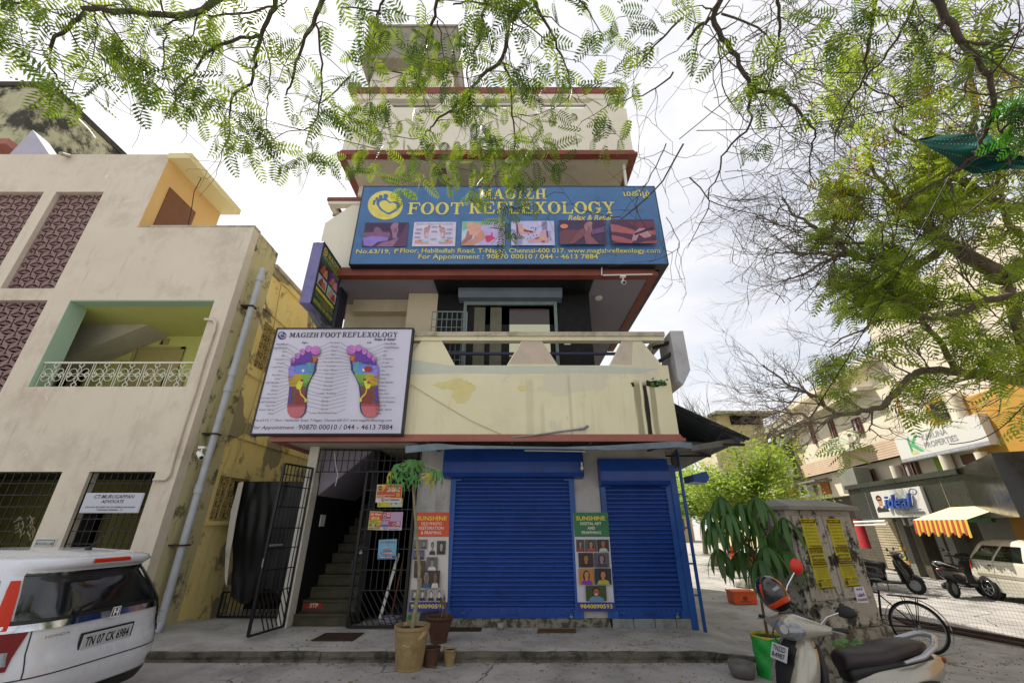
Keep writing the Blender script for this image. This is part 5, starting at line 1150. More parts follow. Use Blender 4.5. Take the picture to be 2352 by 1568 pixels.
# breeze blocks
def screen_block(w_, h_, d=.09, kind='eye'):
    """a block with a lens-shaped hole, a pupil ring held by two bars, and half slots at the sides"""
    mb = MB(); n = 20
    ax, ay = (.42 * w_, .40 * h_) if kind == 'eye' else (.36 * w_, .36 * w_)
    hole = []
    for i in range(n):
        t = 2 * math.pi * i / n
        if kind == 'eye':
            x = math.cos(t); y = math.sin(t) * (1 - abs(math.cos(t)) ** 1.6 * .55); hole.append((x * ax, y * ay))
        else: hole.append((math.cos(t) * ax, math.sin(t) * ay))
    rect = []
    for i in range(n):
        t = 2 * math.pi * i / n; c, s_ = math.cos(t), math.sin(t); k = min((w_ / 2 * .985) / max(abs(c), 1e-6), (h_ / 2 * .985) / max(abs(s_), 1e-6)); rect.append((c * k, s_ * k))
    vs = [(x, 0, y) for x, y in rect] + [(x, 0, y) for x, y in hole] + [(x, d, y) for x, y in hole]
    fs = [(i, (i + 1) % n, n + (i + 1) % n, n + i) for i in range(n)] + [(n + i, n + (i + 1) % n, 2 * n + (i + 1) % n, 2 * n + i) for i in range(n)]
    mb.add(vs, fs)
    b_ = .08 * h_
    if kind == 'eye':
        for t0, t1 in ((-1, -.28), (.28, 1)): mb.box((t0 * ax, .012, -b_ * .8), (t1 * ax, d * .8, b_ * .8)) if False else None
        mb.prism([(-ax, .02, 0), (-.1 * ax, .02, .10 * h_), (-.1 * ax, .02, -.10 * h_)], (0, .05, 0)); mb.prism([(ax, .02, 0), (.1 * ax, .02, .10 * h_), (.1 * ax, .02, -.10 * h_)], (0, .05, 0))
    else:
        for a in (90, 210, 330): mb.bar((0, .03, 0), (ax * math.cos(R(a)), .03, ay * math.sin(R(a))), .05 * w_, .05, up=(0, 1, 0))
    mb.lathe((0, .004, 0), [(.03 * w_, 0), (.085 * w_, 0), (.10 * w_, .06)], 10, axis='y')
    return mb
def slot(w_, h_):
    mb = MB(); mb.box((-.012, -.002, -.3 * h_), (.012, .0, .3 * h_)); return mb
def fill_screen(x0, x1, z0, z1, bw, bh, me, ms, y, side=False):
    nz_ = round((z1 - z0) / bh); bh_ = (z1 - z0) / nz_
    for j in range(nz_):
        off = (bw / 2) if j % 2 else 0; k = 0; x = x0 - off
        while x < x1 - .02:
            a, b = max(x, x0), min(x + bw, x1)
            if b - a > bw * .3:
                sc_ = (b - a) / bw
                loc = ((a + b) / 2, y, z0 + (j + .5) * bh_) if not side else (y, (a + b) / 2, z0 + (j + .5) * bh_)
                inst('breeze_block', me, loc, H, (sc_, 1, bh_ / bh), (0, 0, 0) if not side else (0, 0, R(90)))
                if b < x1 - .05: inst('slot', ms, (b, y - .003, loc[2]) if not side else (y + .003, b, loc[2]), H, (1, 1, 1), (0, 0, 0) if not side else (0, 0, R(90)))
            x += bw
me_e = screen_block(.36, .205).mesh('breeze_block', m_mauve); ms = slot(.36, .205).mesh('slot', m_blkint)
for j in (jA, jB, jC): fill_screen(j[0], j[1], j[2], j[3], .36, .205, me_e, ms, Y0 + .1)
me_c = screen_block(.235, .235, kind='ring').mesh('breeze_block', m_yblk)
fill_screen(ly0, ly1, lz0, lz1, .235, .225, me_c, ms, xs1 - .03, True); fill_screen(uy0, uy1, uz0, uz1, .235, .24, me_c, ms, xs1 - .03, True)
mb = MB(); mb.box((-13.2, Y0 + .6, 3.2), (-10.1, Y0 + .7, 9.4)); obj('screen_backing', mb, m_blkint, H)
mb = MB()
for j in (jA, jB, jC): mb.box((j[0], Y0 + .19, j[3] - .02), (j[1], Y0 + .5, j[3] + .0))
obj('screen_lintel', mb, m_mauve, H)
# balcony recess
yb = Y0 + 1.9
mb = MB(); mb.box((-13, yb, wz0 - .3), (XE - .27, yb + .1, wz1 + .3)); mb.box((wa1 + .02, Y0 + th, wz0 - .3), (XE - .27, yb, wz1)); obj('balcony_back_wall', mb, m_gre, H)
mb = MB(); mb.box((-13, Y0 + th + .02, wz1 + .002), (XE - .27, yb, wz1 + .12)); obj('balcony_ceiling', mb, m_gre, H)
mb = MB(); mb.box((wa0 - .05, Y0 + .001, wz0), (wa0 + .012, Y0 + .40, wz1 - .001)); mb.box((wa0 + .012, Y0 + .003, wz1 - .012), (wa1, Y0 + .25, wz1 - .001)); obj('reveal', mb, m_aqua, H)
mb = MB(); mb.prism([(wa0 - 1.5, yb - .7, wz1), (wa0 - 1.5, yb - .7, wz1 - 1.2), (wa0 + .75, yb - .7, wz1)], (0, .7, 0)); obj('stair_soffit', mb, m_soffit, H)
obj('balcony_floor', MB().box((wa0, Y0 + th, wz0 - .35), (XE - .27, yb, wz0 - .25)), m_wallg, H)
zl2 = zc(0, 1250, 1000, 1960)
def bx(z, x, y, Y): return P(*z(x, y), Y)
m_wood = mat('old_teak', '#8a7a52', .6, col2='#6f6040', scale=3, stretch=(8, 8, 1), bump=.2)
m_doorc = mat('cream_door', '#b3a76c', .55, col2='#a99d62', scale=2)
D1 = obj('window', MB().box((bx(zl2, 475, 215, yb).x, yb - .04, wz0 - .2), (bx(zl2, 800, 215, yb).x, yb - .001, bx(zl2, 500, 212, yb).z)), m_wood, H)
for a, b in ((478, 530), (590, 655), (712, 770)): obj('pane', MB().box((bx(zl2, a, 270, yb).x, yb - .05, wz0 - .1), (bx(zl2, b, 270, yb).x, yb - .042, bx(zl2, a, 272, yb).z)), m_glassd, D1)
mb = MB(); mb.box((bx(zl2, 470, 215, yb).x, yb - .12, bx(zl2, 500, 240, yb).z), (bx(zl2, 805, 215, yb).x, yb - .04, bx(zl2, 500, 212, yb).z + .02)); obj('window_head', mb, m_rust, D1)
D2 = obj('door', MB().box((bx(zl2, 1095, 290, yb).x, yb - .03, wz0 - .25), (bx(zl2, 1440, 290, yb).x, yb - .001, bx(zl2, 1095, 290, yb).z)), m_doorc, H)
mb = MB(); q0, q1, qz = bx(zl2, 1070, 275, yb).x, bx(zl2, 1462, 275, yb).x, bx(zl2, 1095, 272, yb).z
mb.box((q0, yb - .05, wz0 - .25), (q0 + .09, yb - .03, qz)); mb.box((q1 - .09, yb - .05, wz0 - .25), (q1, yb - .03, qz)); mb.box((q0, yb - .05, qz - .07), (q1, yb - .03, qz)); obj('door_frame', mb, m_doorc, D2)
for a, b in ((1118, 1240), (1290, 1395)):
    for c, d_ in ((340, 450), (500, 690)):
        A_, B_ = bx(zl2, a, c, yb), bx(zl2, b, d_, yb); mb = MB(); mb.box((A_.x, yb - .038, B_.z), (B_.x, yb - .031, A_.z)); bevel(obj('door_panel', mb, m_wood if False else m_doorc, D2), .006, 1)
A_, B_ = bx(zl2, 1268, 205, yb), bx(zl2, 1318, 252, yb); o = obj('wall_picture', MB().box((A_.x, yb - .02, B_.z), (B_.x, yb - .004, A_.z)), m_doorc); o['label'] = 'small framed picture of a dark figure above the balcony door of the pink house'; o['category'] = 'picture'
mb = MB(); A_, B_ = bx(zl2, 1258, 250, yb), bx(zl2, 1290, 210, yb); mb.prism([(A_.x, yb - .025, A_.z), (B_.x + (B_.x - A_.x) * .3, yb - .025, A_.z), (B_.x - .02, yb - .025, B_.z)], (0, .004, 0)); obj('figure', mb, m_dark, o)
A_, B_ = bx(zl2, 948, 375, yb), bx(zl2, 1002, 398, yb); obj('notice_plate', MB().box((A_.x, yb - .02, B_.z - .1), (B_.x, yb - .004, A_.z)), m_doorc, H)
# railing with scroll panels
Rl = thing('balcony_railing', 'white wrought iron railing with diamonds and scrolls on the green balcony', 'railing', (-8.1, Y0 + .06, wz0))
m_wi = mat('white_iron', '#c9cbbb', .5)
zr1 = zat(833, Y0 + .08); zr0 = wz0 + .02; x0, x1 = wa0 + .02, wa1 - .02
obj('top_rail', MB().bar((x0, Y0 + .08, zr1), (x1, Y0 + .08, zr1), .04, .035), m_wi, Rl); obj('bottom_rail', MB().bar((x0, Y0 + .08, zr0), (x1, Y0 + .08, zr0), .02), m_wi, Rl)
pw = (x1 - x0) / 6; hh = zr1 - zr0
mbb = MB(); yy = Y0 + .08
for i in range(6):
    for dx in (-.22, 0, ) if i else (0,): mbb = MB(); obj('baluster', mbb.bar((x0 + i * pw + dx * pw * .4 + .04, yy, zr0), (x0 + i * pw + dx * pw * .4 + .04, yy, zr1), .012), m_wi, Rl)
obj('baluster', MB().bar((x1 - .04, yy, zr0), (x1 - .04, yy, zr1), .014), m_wi, Rl)
sc_ = MB(); ph = hh * .5
def dia(cx, cz, r_): 
    pts = [(cx + r_, yy, cz), (cx, yy, cz + r_), (cx - r_, yy, cz), (cx, yy, cz - r_), (cx + r_, yy, cz)]
    for a, b in zip(pts, pts[1:]): sc_.bar(a, b, .014, .014, up=(0, 1, 0))
for s_ in (-1, 1): dia(s_ * pw * .34, 0, .058); dia(0, s_ * hh * .40, .058)
for sx_ in (-1, 1):
    for sz_ in (-1, 1):
        pts = []
        for k in range(15):
            t_ = k / 14; a = t_ * 4.6; r_ = .105 * (1 - t_ * .62); pts.append((sx_ * (.03 + .12 - r_ * math.cos(a) * .95 - .01), yy, sz_ * (.0 + .12 - .11 * math.cos(0) + .04 + r_ * math.sin(a))))
        sc_.tube(pts, .008, 5); sc_.tube([(0, yy, 0), (sx_ * .05, yy, sz_ * .03), (sx_ * .09, yy, sz_ * .02), (sx_ * pw * .28, yy, 0)], .008, 5); sc_.tube([(0, yy, 0), (sx_ * .035, yy, sz_ * .1), (sx_ * .01, yy, sz_ * hh * .3)], .008, 5)
sme = sc_.mesh('scroll_panel', m_wi)
for i in range(6): inst('scroll_panel', sme, (x0 + (i + .52) * pw, 0, zr0 + hh / 2), Rl)
for o in Rl.children:
    if o.name.startswith('scroll_panel'): o.location = Vector((o.location.x + 0, 0 - BASE[Rl.name][1], o.location.z))
# upper head room with side door and chajja
ZH = ZU
mb = MB(); mb.box((-9.0, Y0 + th, ZT - .2), (-8.98, Y0 + 2.0, ZH - .15)); mb.box((-12, Y0 + 2.0, ZT), (-8.98, Y0 + 2.1, ZH - .15)); obj('head_room_wall', mb, m_or, H)
obj('reveal_post', MB().box((-9.0, Y0 + .001, ZT + .03), (-8.975, Y0 + th, ZH - .15)), m_or, H)
mb = MB(); mb.box((-9.02, Y0 - .02, ZH - .15), (-8.42, Y0 + 2.15, ZH + .03)); obj('canopy_slab', mb, m_crm, H)
mb = MB(); mb.box((-12.5, Y0 + th, ZH - .12), (-9.02, Y0 + 2.15, ZH + .0)); obj('head_room_roof', mb, m_pinkw, H)
obj('side_door', MB().box((-8.985, Y0 + .32, ZT - .2), (-8.955, Y0 + 1.28, ZH - .82)), mat('brown_ply_door', '#7a4a22', .45, col2='#6a3d1b', scale=2, bump=.1), H)
mb = MB(); mb.tube([PX(458, 385, -8.5), PX(462, 410, -8.6), PX(446, 440, -8.6), PX(440, 480, -8.7), PX(432, 518, -8.8)], .01, 6); o = obj('hanging_wire', mb, m_black); o['label'] = 'black wire hanging down beside the rooftop door of the pink house'; o['category'] = 'wire'
mb = MB(); mb.cyl(P(140, 353, Y0 - .25), P(165, 360, Y0 + .1), .05, 12); obj('spout', mb, m_rail, H)
obj('roof', MB().box((XL, Y0 + th, ZT - .35), (XE - .2, 17, ZT - .25)), m_wallg, H)
obj('side_lamp', MB().cyl((-8.95, Y0 + 1.5, 9.3), (-8.85, Y0 + 1.45, 9.28), .04, 10), m_wht, H)
# interiors behind the ground windows
mb = MB(); mb.box((XL, Y0 + 1.6, -.1), (XE - .3, Y0 + 1.7, 2.9)); obj('room_wall', mb, mat('olive_room', '#7d7a3c', .9, col2='#6a6833', scale=1), H)
mb = MB(); mb.box((-7.6, Y0 + 1.5, 0), (-6.95, Y0 + 1.58, 2.1)); mb.box((-6.9, Y0 + 1.5, 1.4), (-6.55, Y0 + 1.58, 2.4)); mb.box((-9.6, Y0 + 1.4, 0), (-8.7, Y0 + 1.58, 2.2)); obj('room_opening', mb, m_blkint, H)
mb = MB(); mb.box((XL, Y0 + th, 2.56), (XE - .3, Y0 + 1.7, 2.66)); obj('room_ceiling', mb, m_inter, H)
for (a, b, lab, nx) in ((w1a, w1b, 'black window grille at the far left with dried flowers tied to it', 12), (w2a, w2b, 'black window grille behind the advocate name board', 10)):
    gt = thing('window_grille', lab, 'grille', (a, Y0 + .08, wb)); mb = MB(); grille(mb, (a, Y0 + .08, wb), (1, 0, 0), (0, 0, 1), b - a, 2.55 - wb, nx, 9, .013, .02); obj('grille_bars', mb, m_black, gt)
t = thing('dried_garland', 'bunch of dried flowers tied to the leftmost window grille', 'garland', P(50, 1225, Y0)); mb = MB(); zl3 = zc(0, 1950, 1000, 2008)
for k in range(26):
    a = zl3(150 + rnd.uniform(0, 130), 215 + rnd.uniform(0, 150)); b = (a[0] + rnd.uniform(-14, 10), a[1] + rnd.uniform(4, 24)); mb.tube([P(*a, Y0 + .02), P((a[0] + b[0]) / 2 + 3, (a[1] + b[1]) / 2, Y0 - .03), P(*b, Y0 + .02)], .006, 5)
obj('dried_stems', mb, mat('dry_flower', '#8f8a74', .9), t)
# name boards
def board(label, cat, pts, Y, face, nm='name_board'):
    ps = [P(a, b, Y) for a, b in pts]; xa, xb = (ps[0].x + ps[3].x) / 2, (ps[1].x + ps[2].x) / 2; za, zb_ = ps[3].z, ps[0].z
    t = thing(nm, label, cat, (xa, Y, za)); mb = MB(); mb.box((xa, Y, za), (xb, Y + .03, zb_)); bevel(obj('plate', mb, mat('board_' + face.strip('#'), face, .5), t), .03, 3)
    return t, Panel((xa, Y, za), (1, 0, 0), (0, 0, 1)), xb - xa, zb_ - za
t, pn, w_, h_ = board('white CT.MURUGAPPAN ADVOCATE name board on the window grille', 'sign', [zl3(688, 40), zl3(1160, 42), zl3(1105, 205), zl3(632, 203)], Y0 - .05, '#b9bcc6')
I2 = '#2b2c33'
for s_, a, b, c, d_ in (('CT.MURUGAPPAN', 765, 55, 1075, 85), ('ADVOCATE', 820, 95, 992, 122), ('OLD NO.18/1,NEW NO.59 HABIBULLAH ROAD', 688, 148, 1083, 163), ('T.NAGAR,CHENNAI - 17', 778, 170, 982, 186)): pn.text(s_, tb(zl3, a, b, c, d_), I2, bold=.011, shear=.2)
pn.done('lettering', t)
t, pn, w_, h_ = board('small white MURUGAN ILLAM plaque between the two window grilles', 'sign', [zl3(285, 402), zl3(460, 402), zl3(432, 494), zl3(258, 494)], Y0 - .012, '#b5b7b6')
pn.rect(.03, .03, w_ - .03, h_ - .03, '#3a3a3c'); pn.rect(.04, .04, w_ - .04, h_ - .04, '#b5b7b6'); pn.text('MURUGAN ILLAM', (.05, h_ * .36, w_ - .05, h_ * .62), '#2a2a2c', px=False, bold=.011); pn.done('lettering', t)
# drain pipe and conduit
dp = thing('drain_pipe', 'tall grey plastic drainpipe on the corner of the pink house', 'drain pipe', P(366, 1450, 7.9))
mb = MB(); pa = [PX(592, 618, -5.98), PX(520, 860, -5.98), PX(455, 1100, -5.98), PX(405, 1290, -5.98), PX(371, 1440, -5.98)]
pyy = 8.35; pts = [Vector((-5.98, pyy, z)) for z in (7.25, .15)]
mb.cyl(pts[0], pts[1], .065, 16); m_pvc = mat('pale_pvc', '#b4bac0', .45, col2='#a5abb0', scale=5, streak=.3, dirt='#6b6a60', dirt_amt=.3); obj('pipe', mb, m_pvc, dp)
for z in (6.9, 4.55, 4.2, 2.2): obj('collar', MB().cyl((-5.98, pyy, z), (-5.98, pyy, z + .16), .08, 16), m_pvc, dp)
obj('elbow', MB().tube([(-5.98, pyy, .17), (-5.98, pyy - .02, .05), (-5.93, pyy - .15, -.02)], .075, 12), m_pvc, dp)
mb = MB(); 
for z in (6.2, 3.3, 1.3): obj('clamp', MB().box((XE, pyy - .09, z), (-5.9, pyy + .09, z + .03)), m_rust, dp)
cp = thing('conduit_pipe', 'beige conduit pipe bent down the pink wall beside the balcony', 'conduit', P(440, 1100, Y0))
mb = MB(); mb.tube([P(*zl2(a, b), Y0 - .04) for a, b in ((1605, 52), (1672, 58), (1690, 80), (1680, 140), (1600, 370), (1530, 615), (1440, 880), (1350, 1180), (1330, 1270), (1300, 1305), (1205, 1308))], .028, 10); obj('pipe', mb, m_pinkw, cp)
mb = MB(); mb.tube([PX(648, 640, XE + .02), PX(620, 800, XE + .02), PX(560, 1000, XE + .02), PX(500, 1190, XE + .02)], .012, 6); o = obj('wall_cable', mb, m_doorc); o['label'] = 'pale cable running down the yellow side wall behind the drainpipe'; o['category'] = 'cable'

# weathered house behind, upper left, with its pale lean-to gable
m_mouldw = mat('mould_streaked_wall', '#bab798', .92, col2='#a6a484', scale=1.2, bump=.4, streak=1.0, dirt='#2b2a25', dirt_amt=.95, dscale=1.0, dlow=.47, dwid=.1, stretch=(.8, .8, .12))
N_ = thing('weathered_house', 'mould-streaked grey concrete block rising behind the pink house', 'building', (-18, 10, 0))
c = P(112, 200, 9.9)
mb = MB(); mb.box((-32, 9.9, -.1), (c.x, 19, c.z)); obj('wall', mb, m_mouldw, N_)
mb = MB(); mb.box((-32, 9.84, c.z), (c.x + .06, 19, c.z + .22)); obj('coping', mb, mat('black_coping', '#4a473d', .95, col2='#2f2d27', scale=2, bump=.4), N_)
N2 = thing('gable_wall', 'pale lilac triangular gable peeping over the roof of the pink house', 'gable', P(70, 355, 9.0))
mb = MB(); mb.prism([P(5, 372, 8.9), P(75, 298, 8.9), P(125, 372, 8.9)], (0, .5, 0)); mb.prism([P(70, 372, 8.88), P(88, 346, 8.88), P(112, 372, 8.88)], (0, .02, 0)); obj('gable', mb, mat('lilac_plaster', '#a4a3b4', .85, col2='#b1b0bf', scale=2, bump=.3), N2)
mb = MB(); mb.box((P(-40, 322, 9.2).x, 9.2, P(0, 330, 9.2).z), (P(18, 322, 9.2).x, 9.6, P(0, 318, 9.2).z)); obj('brick_band', mb, m_redpale, N2)
# ---------------------------------------------------------------- street on the right: one long facade plane seen obliquely
FO = Vector((15.2, 17.6, 0)); FU = Vector((-.211, -.9775, 0)).normalized(); FN = Vector((-.9775, .211, 0)).normalized()
UPV = Vector((0, 0, 1))
def fsz(px, py, off=0):
    p = HP(px, py, FO + FN * off, FN) - FO; return p.dot(FU), p.z
def fb(mb, s0, s1, z0, z1, d0, d1):
    return mb.obox(FO + FU * s0 + FN * d0 + UPV * z0, FU * (s1 - s0), FN * (d1 - d0), UPV * (z1 - z0))
z4r = zc(2650, 1550, 4096, 2352); z5 = zc(2750, 1950, 4096, 2352)
def fr(z, x0, y0, x1, y1, off=0):     # rectangle on the facade from two opposite corners of a zoomed view
    a, b = fsz(*z(x0, y0), off), fsz(*z(x1, y1), off); return min(a[0], b[0]), max(a[0], b[0]), min(a[1], b[1]), max(a[1], b[1])
m_sun = mat('sunny_cream_wall', '#d2cab8', .85, col2='#c8bfaa', scale=.6, bump=.2, streak=.3, dirt='#857a60', dirt_amt=.25)
m_sun2 = mat('warm_yellow_wall', '#cfc295', .85, col2='#c2b484', scale=.6, bump=.2, streak=.5, dirt='#6b6040', dirt_amt=.35)
m_ora = mat('orange_wall', '#b88a3a', .8, col2='#ab7f32', scale=.8, bump=.15)
m_grn = mat('green_room', '#7d9a3c', .85)
m_fas = mat('charcoal_cladding', '#34342f', .3, col2='#2b2b27', scale=.7, spec=.6)
m_clad = mat('striped_cladding', '#c4ae97', .8, col2='#b8a18a', scale=2)
m_shw = mat('pale_shutter', '#b4a88c', .6, col2='#a0957a', scale=2, dirt='#5f5743', dirt_amt=.4, streak=.4)
m_dkstone = mat('dark_shop_front', '#3a362c', .8, col2='#5a5445', scale=7, bump=.8, bscale=12)
m_gsh = mat('grey_sheet', '#7d7d74', .7, col2='#6b6b63', scale=2)
C1 = thing('corner_block', 'sunlit cream street block with striped cladding, salon fascia and shops on its ground floor', 'building', FO)
s_l = fsz(*z4r(905, 400))[0]; s_m = fsz(*z4r(1600, 300))[0]; s_r = fsz(*z5(2215, 250))[0]
zt2 = fsz(*z4r(870, 150))[1]; mb = MB()
zf1 = fsz(*z4r(1250, 690))[1]
s_end = s_r + 9
# wall in two heights with window holes left as recessed boxes
mb = MB(); fb(mb, s_l, s_m, 2.9, zt2, -8, 0); obj('wall', mb, m_sun, C1)
mb = MB(); fb(mb, s_m, s_end, 2.9, zt2 + 1.7, -8, .02); obj('tower_wall', mb, m_sun, C1)
mb = MB(); fb(mb, s_l - .3, s_m, zt2, zt2 + .25, -8, .45); obj('roof_slab', mb, m_sun, C1)
mb = MB(); a = fr(z4r, 960, 240, 1480, 300); fb(mb, s_l, s_m - 1, a[3] + .15, a[3] + .28, 0, .6); obj('sunshade', mb, m_sun, C1)
a0 = fsz(*z4r(958, 500)); a1 = fsz(*z4r(958, 585)); 
nb = 7
for i in range(nb):
    mb = MB(); hz = (a0[1] - a1[1]) / nb; fb(mb, s_l, s_m - .1, a1[1] + i * hz, a1[1] + (i + .88) * hz, 0, .30); obj('clapboard', mb, m_clad, C1)
mb = MB(); fb(mb, s_l, s_m - .1, a1[1], a0[1], 0, .27); obj('clapboard_back', mb, m_rust, C1)
def win(x0, y0, x1, y1, bars=2, m=None, off=.0, z=z4r, sill=True, cur=None):
    s0, s1, z0, z1 = fr(z, x0, y0, x1, y1, off)
    mb = MB()
    fb(mb, s0, s1, z0, z1, off + .01, off + .05); W = obj('window', mb, m or m_glassd, C1)
    mb = MB(); t = .06
    fb(mb, s0 - t, s0, z0 - t, z1 + t, off, off + .10); fb(mb, s1, s1 + t, z0 - t, z1 + t, off, off + .10); fb(mb, s0, s1, z1, z1 + t, off, off + .10); fb(mb, s0, s1, z0 - t, z0, off, off + .14)
    for i in range(1, bars): c = s0 + (s1 - s0) * i / bars; fb(mb, c - .03, c + .03, z0, z1, off + .05, off + .09)
    obj('frame', mb, mat('brown_frame', '#6b4436', .6), W)
    if cur:
        mb = MB(); fb(mb, s0 + .02, s0 + (s1 - s0) * .42, z0, z1, off + .051, off + .06); obj('curtain', mb, cur, W)
    return W
m_cur = mat('pale_curtain', '#a9b3b5', .9, col2='#7d8a8f', scale=12, stretch=(1, 1, .1))
win(962, 240, 1005, 355, 2, cur=m_cur); win(1085, 215, 1140, 320, 2, cur=m_cur); win(1245, 215, 1305, 275, 2, cur=m_cur)
win(1335, 545, 1405, 632, 2, cur=m_cur, off=.02); win(1580, 500, 1690, 588, 3, cur=m_cur, off=.02)
# recesses
def rec(x0, y0, x1, y1, m, off=.03, nm='recess', z=z4r):
    mb = MB(); fb(mb, *fr(z, x0, y0, x1, y1, off), off - .01, off + .015); return obj(nm, mb, m, C1)
rec(1505, 60, 1575, 190, m_ora); rec(1700, 100, 1890, 255, m_ora); rec(1735, 110, 1870, 200, m_blkint, .05, 'opening'); rec(1935, 20, 2010, 190, m_ora)
rec(1760, 455, 1930, 575, m_grn); rec(1935, 440, 2040, 490, mat('brown_panel', '#5a3a22', .7), .05, 'shelf'); 
for x0, y0, x1, y1 in ((1480, 510, 1535, 610), (1800, 440, 1870, 570), (2045, 420, 2100, 545), (1875, 40, 1930, 200)):
    a = fr(z4r, x0, y0, x1, y1, .3); mb = MB(); c = FO + FU * ((a[0] + a[1]) / 2) + FN * .2
    mb.cyl(c + UPV * a[2], c + UPV * a[3], .16, 14); obj('column', mb, m_sun, C1)
def ac(z, x0, y0, x1, y1, off, lab):
    a = fr(z, x0, y0, x1, y1, off); t = thing('air_conditioner', lab, 'air conditioner', FO + FU * a[0] + FN * off + UPV * a[2])
    mb = MB(); fb(mb, a[0], a[1], a[2], a[3], off - .32, off); bevel(obj('casing', mb, m_wht, t), .02)
    c = FO + FU * (a[0] + (a[1] - a[0]) * .38) + FN * (off + .01) + UPV * ((a[2] + a[3]) / 2); rr_0 = (a[3] - a[2]) * .4
    mb = MB(); mb.cyl(c - FN * .01, c + FN * .01, rr_0, 20); obj('fan_grille', mb, m_tin, t)
ac(z4r, 1955, 505, 2035, 552, .5, 'white air conditioner on the ledge at the right of the green recess'); ac(z4r, 885, 640, 955, 705, .5, 'white air conditioner above the shop left of the grey sheet')
# orange tall wall at far right
mb = MB(); a = fsz(*z5(2225, 100)); fb(mb, a[0], a[0] + 12, -.13, 5.2, -3, .12); obj('orange_wall', mb, m_ora, C1)
mb = MB(); fb(mb, a[0] - 1.2, a[0], -.13, fsz(*z5(2130, 165))[1], -3, .1); obj('pillar', mb, m_gsh, C1)
# salon fascia
f0 = fsz(*z4r(1215, 700), .9)[0]; f1 = fsz(*z4r(1940, 560), .9)[0]; fzt = fsz(*z4r(1700, 595), .9)[1]; fzb = fsz(*z4r(1420, 850), .9)[1]
F1 = thing('shop_fascia', 'charcoal clad fascia band carrying the salon sign along the street shops', 'fascia', FO + FU * f0 + FN * .9 + UPV * fzb)
mb = MB(); fb(mb, f0, f1 + .02, fzb, fzt, .3, .9); obj('cladding_box', mb, m_fas, F1)
mb = MB(); fb(mb, f0, f1 + .02, fzt, fzt + .16, .2, 1.0); obj('top_ledge', mb, m_fas, F1)
pe = FO + FU * f1 + FN * .9; d2 = (Matrix.Rotation(R(-24), 3, 'Z') @ FU)
d2n = Vector((d2.y, -d2.x, 0)); d2n = d2n if d2n.dot(-pe) > 0 else -d2n
mb = MB(); mb.obox(pe + UPV * (fzb - .05) - d2n * .6, d2 * 3.6, d2n * .6, UPV * (fzt - fzb + .21)); obj('side_cladding', mb, mat('glossy_black_panel', '#1f1f1b', .15, spec=.7), F1)
for x in (1330, 1690, 1850): s = fsz(*z4r(x, 720), .9)[0]; mb = MB(); fb(mb, s - .012, s + .012, fzb, fzt, .9, .906); obj('joint', mb, m_gsh, F1)
a = fr(z4r, 1355, 660, 1700, 838, 1.0); s0, s1 = fsz(*z4r(1380, 765), 1.0)[0], fsz(*z4r(1705, 735), 1.0)[0]; z0_, z1_ = fsz(*z4r(1410, 845), 1.0)[1], fsz(*z4r(1355, 678), 1.0)[1]
SL = thing('salon_sign', 'white ideal beauty Salon sign with blue raised letters and a man in sunglasses', 'sign', FO + FU * s0 + FN * 1.0 + UPV * z0_)
mb = MB(); fb(mb, s0, s1, z0_, z1_, .91, 1.0); obj('panel', mb, mat('white_acrylic', '#c9c8c2', .3), SL)
pn = Panel(FO + FU * s0 + FN * 1.0 + UPV * z0_, FU, UPV); w_, h_ = s1 - s0, z1_ - z0_
def raised(body, a0, b0, a1, b1, c, name, shear=.3, bold=.012, dep=.09):
    polys, (x0, y0, x1, y1) = font_polys(body, bold, shear); mb = MB(); mb.ink = c
    for p in polys:
        q = [pn.at(w_ * (a0 + (a1 - a0) * (x - x0) / (x1 - x0)), h_ * (b0 + (b1 - b0) * (y - y0) / (y1 - y0)), .04) for x, y in p]
        if len(q) > 2: mb.prism(q, FN * dep)
    obj(name, mb, None, SL)
raised('ideal', .30, .32, .84, .80, '#3f62b5', 'raised_letters'); raised('beauty Salon', .48, .20, .92, .30, '#7d88a8', 'raised_letters', .0, .02, .05)
pn.ell(.86 * w_, .84 * h_, .075 * w_, .11 * h_, '#3f4f78'); pn.ell(.86 * w_, .84 * h_, .055 * w_, .08 * h_, '#c9c8c2'); pn.text('i', (.85 * w_, .78 * h_, .875 * w_, .9 * h_), '#22222a', px=False, shear=.2)
pn.text('Care for hair & beauty', (.58 * w_, .10 * h_, .95 * w_, .17 * h_), '#2a2822', px=False, shear=.3)
def lp(pts, c): pn.poly([(x * w_, y * h_) for x, y in pts], c)
lp([(.03, .2), (.03, .33), (.08, .42), (.13, .46), (.22, .44), (.27, .34), (.29, .22)], '#26262a'); lp([(.1, .4), (.11, .5), (.18, .5), (.19, .4), (.15, .36)], '#b07a60'); lp([(.1, .44), (.19, .44), (.2, .4), (.15, .34)], '#b9b9b6')
pn.ell(.145 * w_, .72 * h_, .062 * w_, .13 * h_, '#2a1d18'); pn.ell(.15 * w_, .62 * h_, .05 * w_, .145 * h_, '#b98467'); pn.rect(.105 * w_, .63 * h_, .19 * w_, .69 * h_, '#1a1614')
pn.done('sign_print', SL)
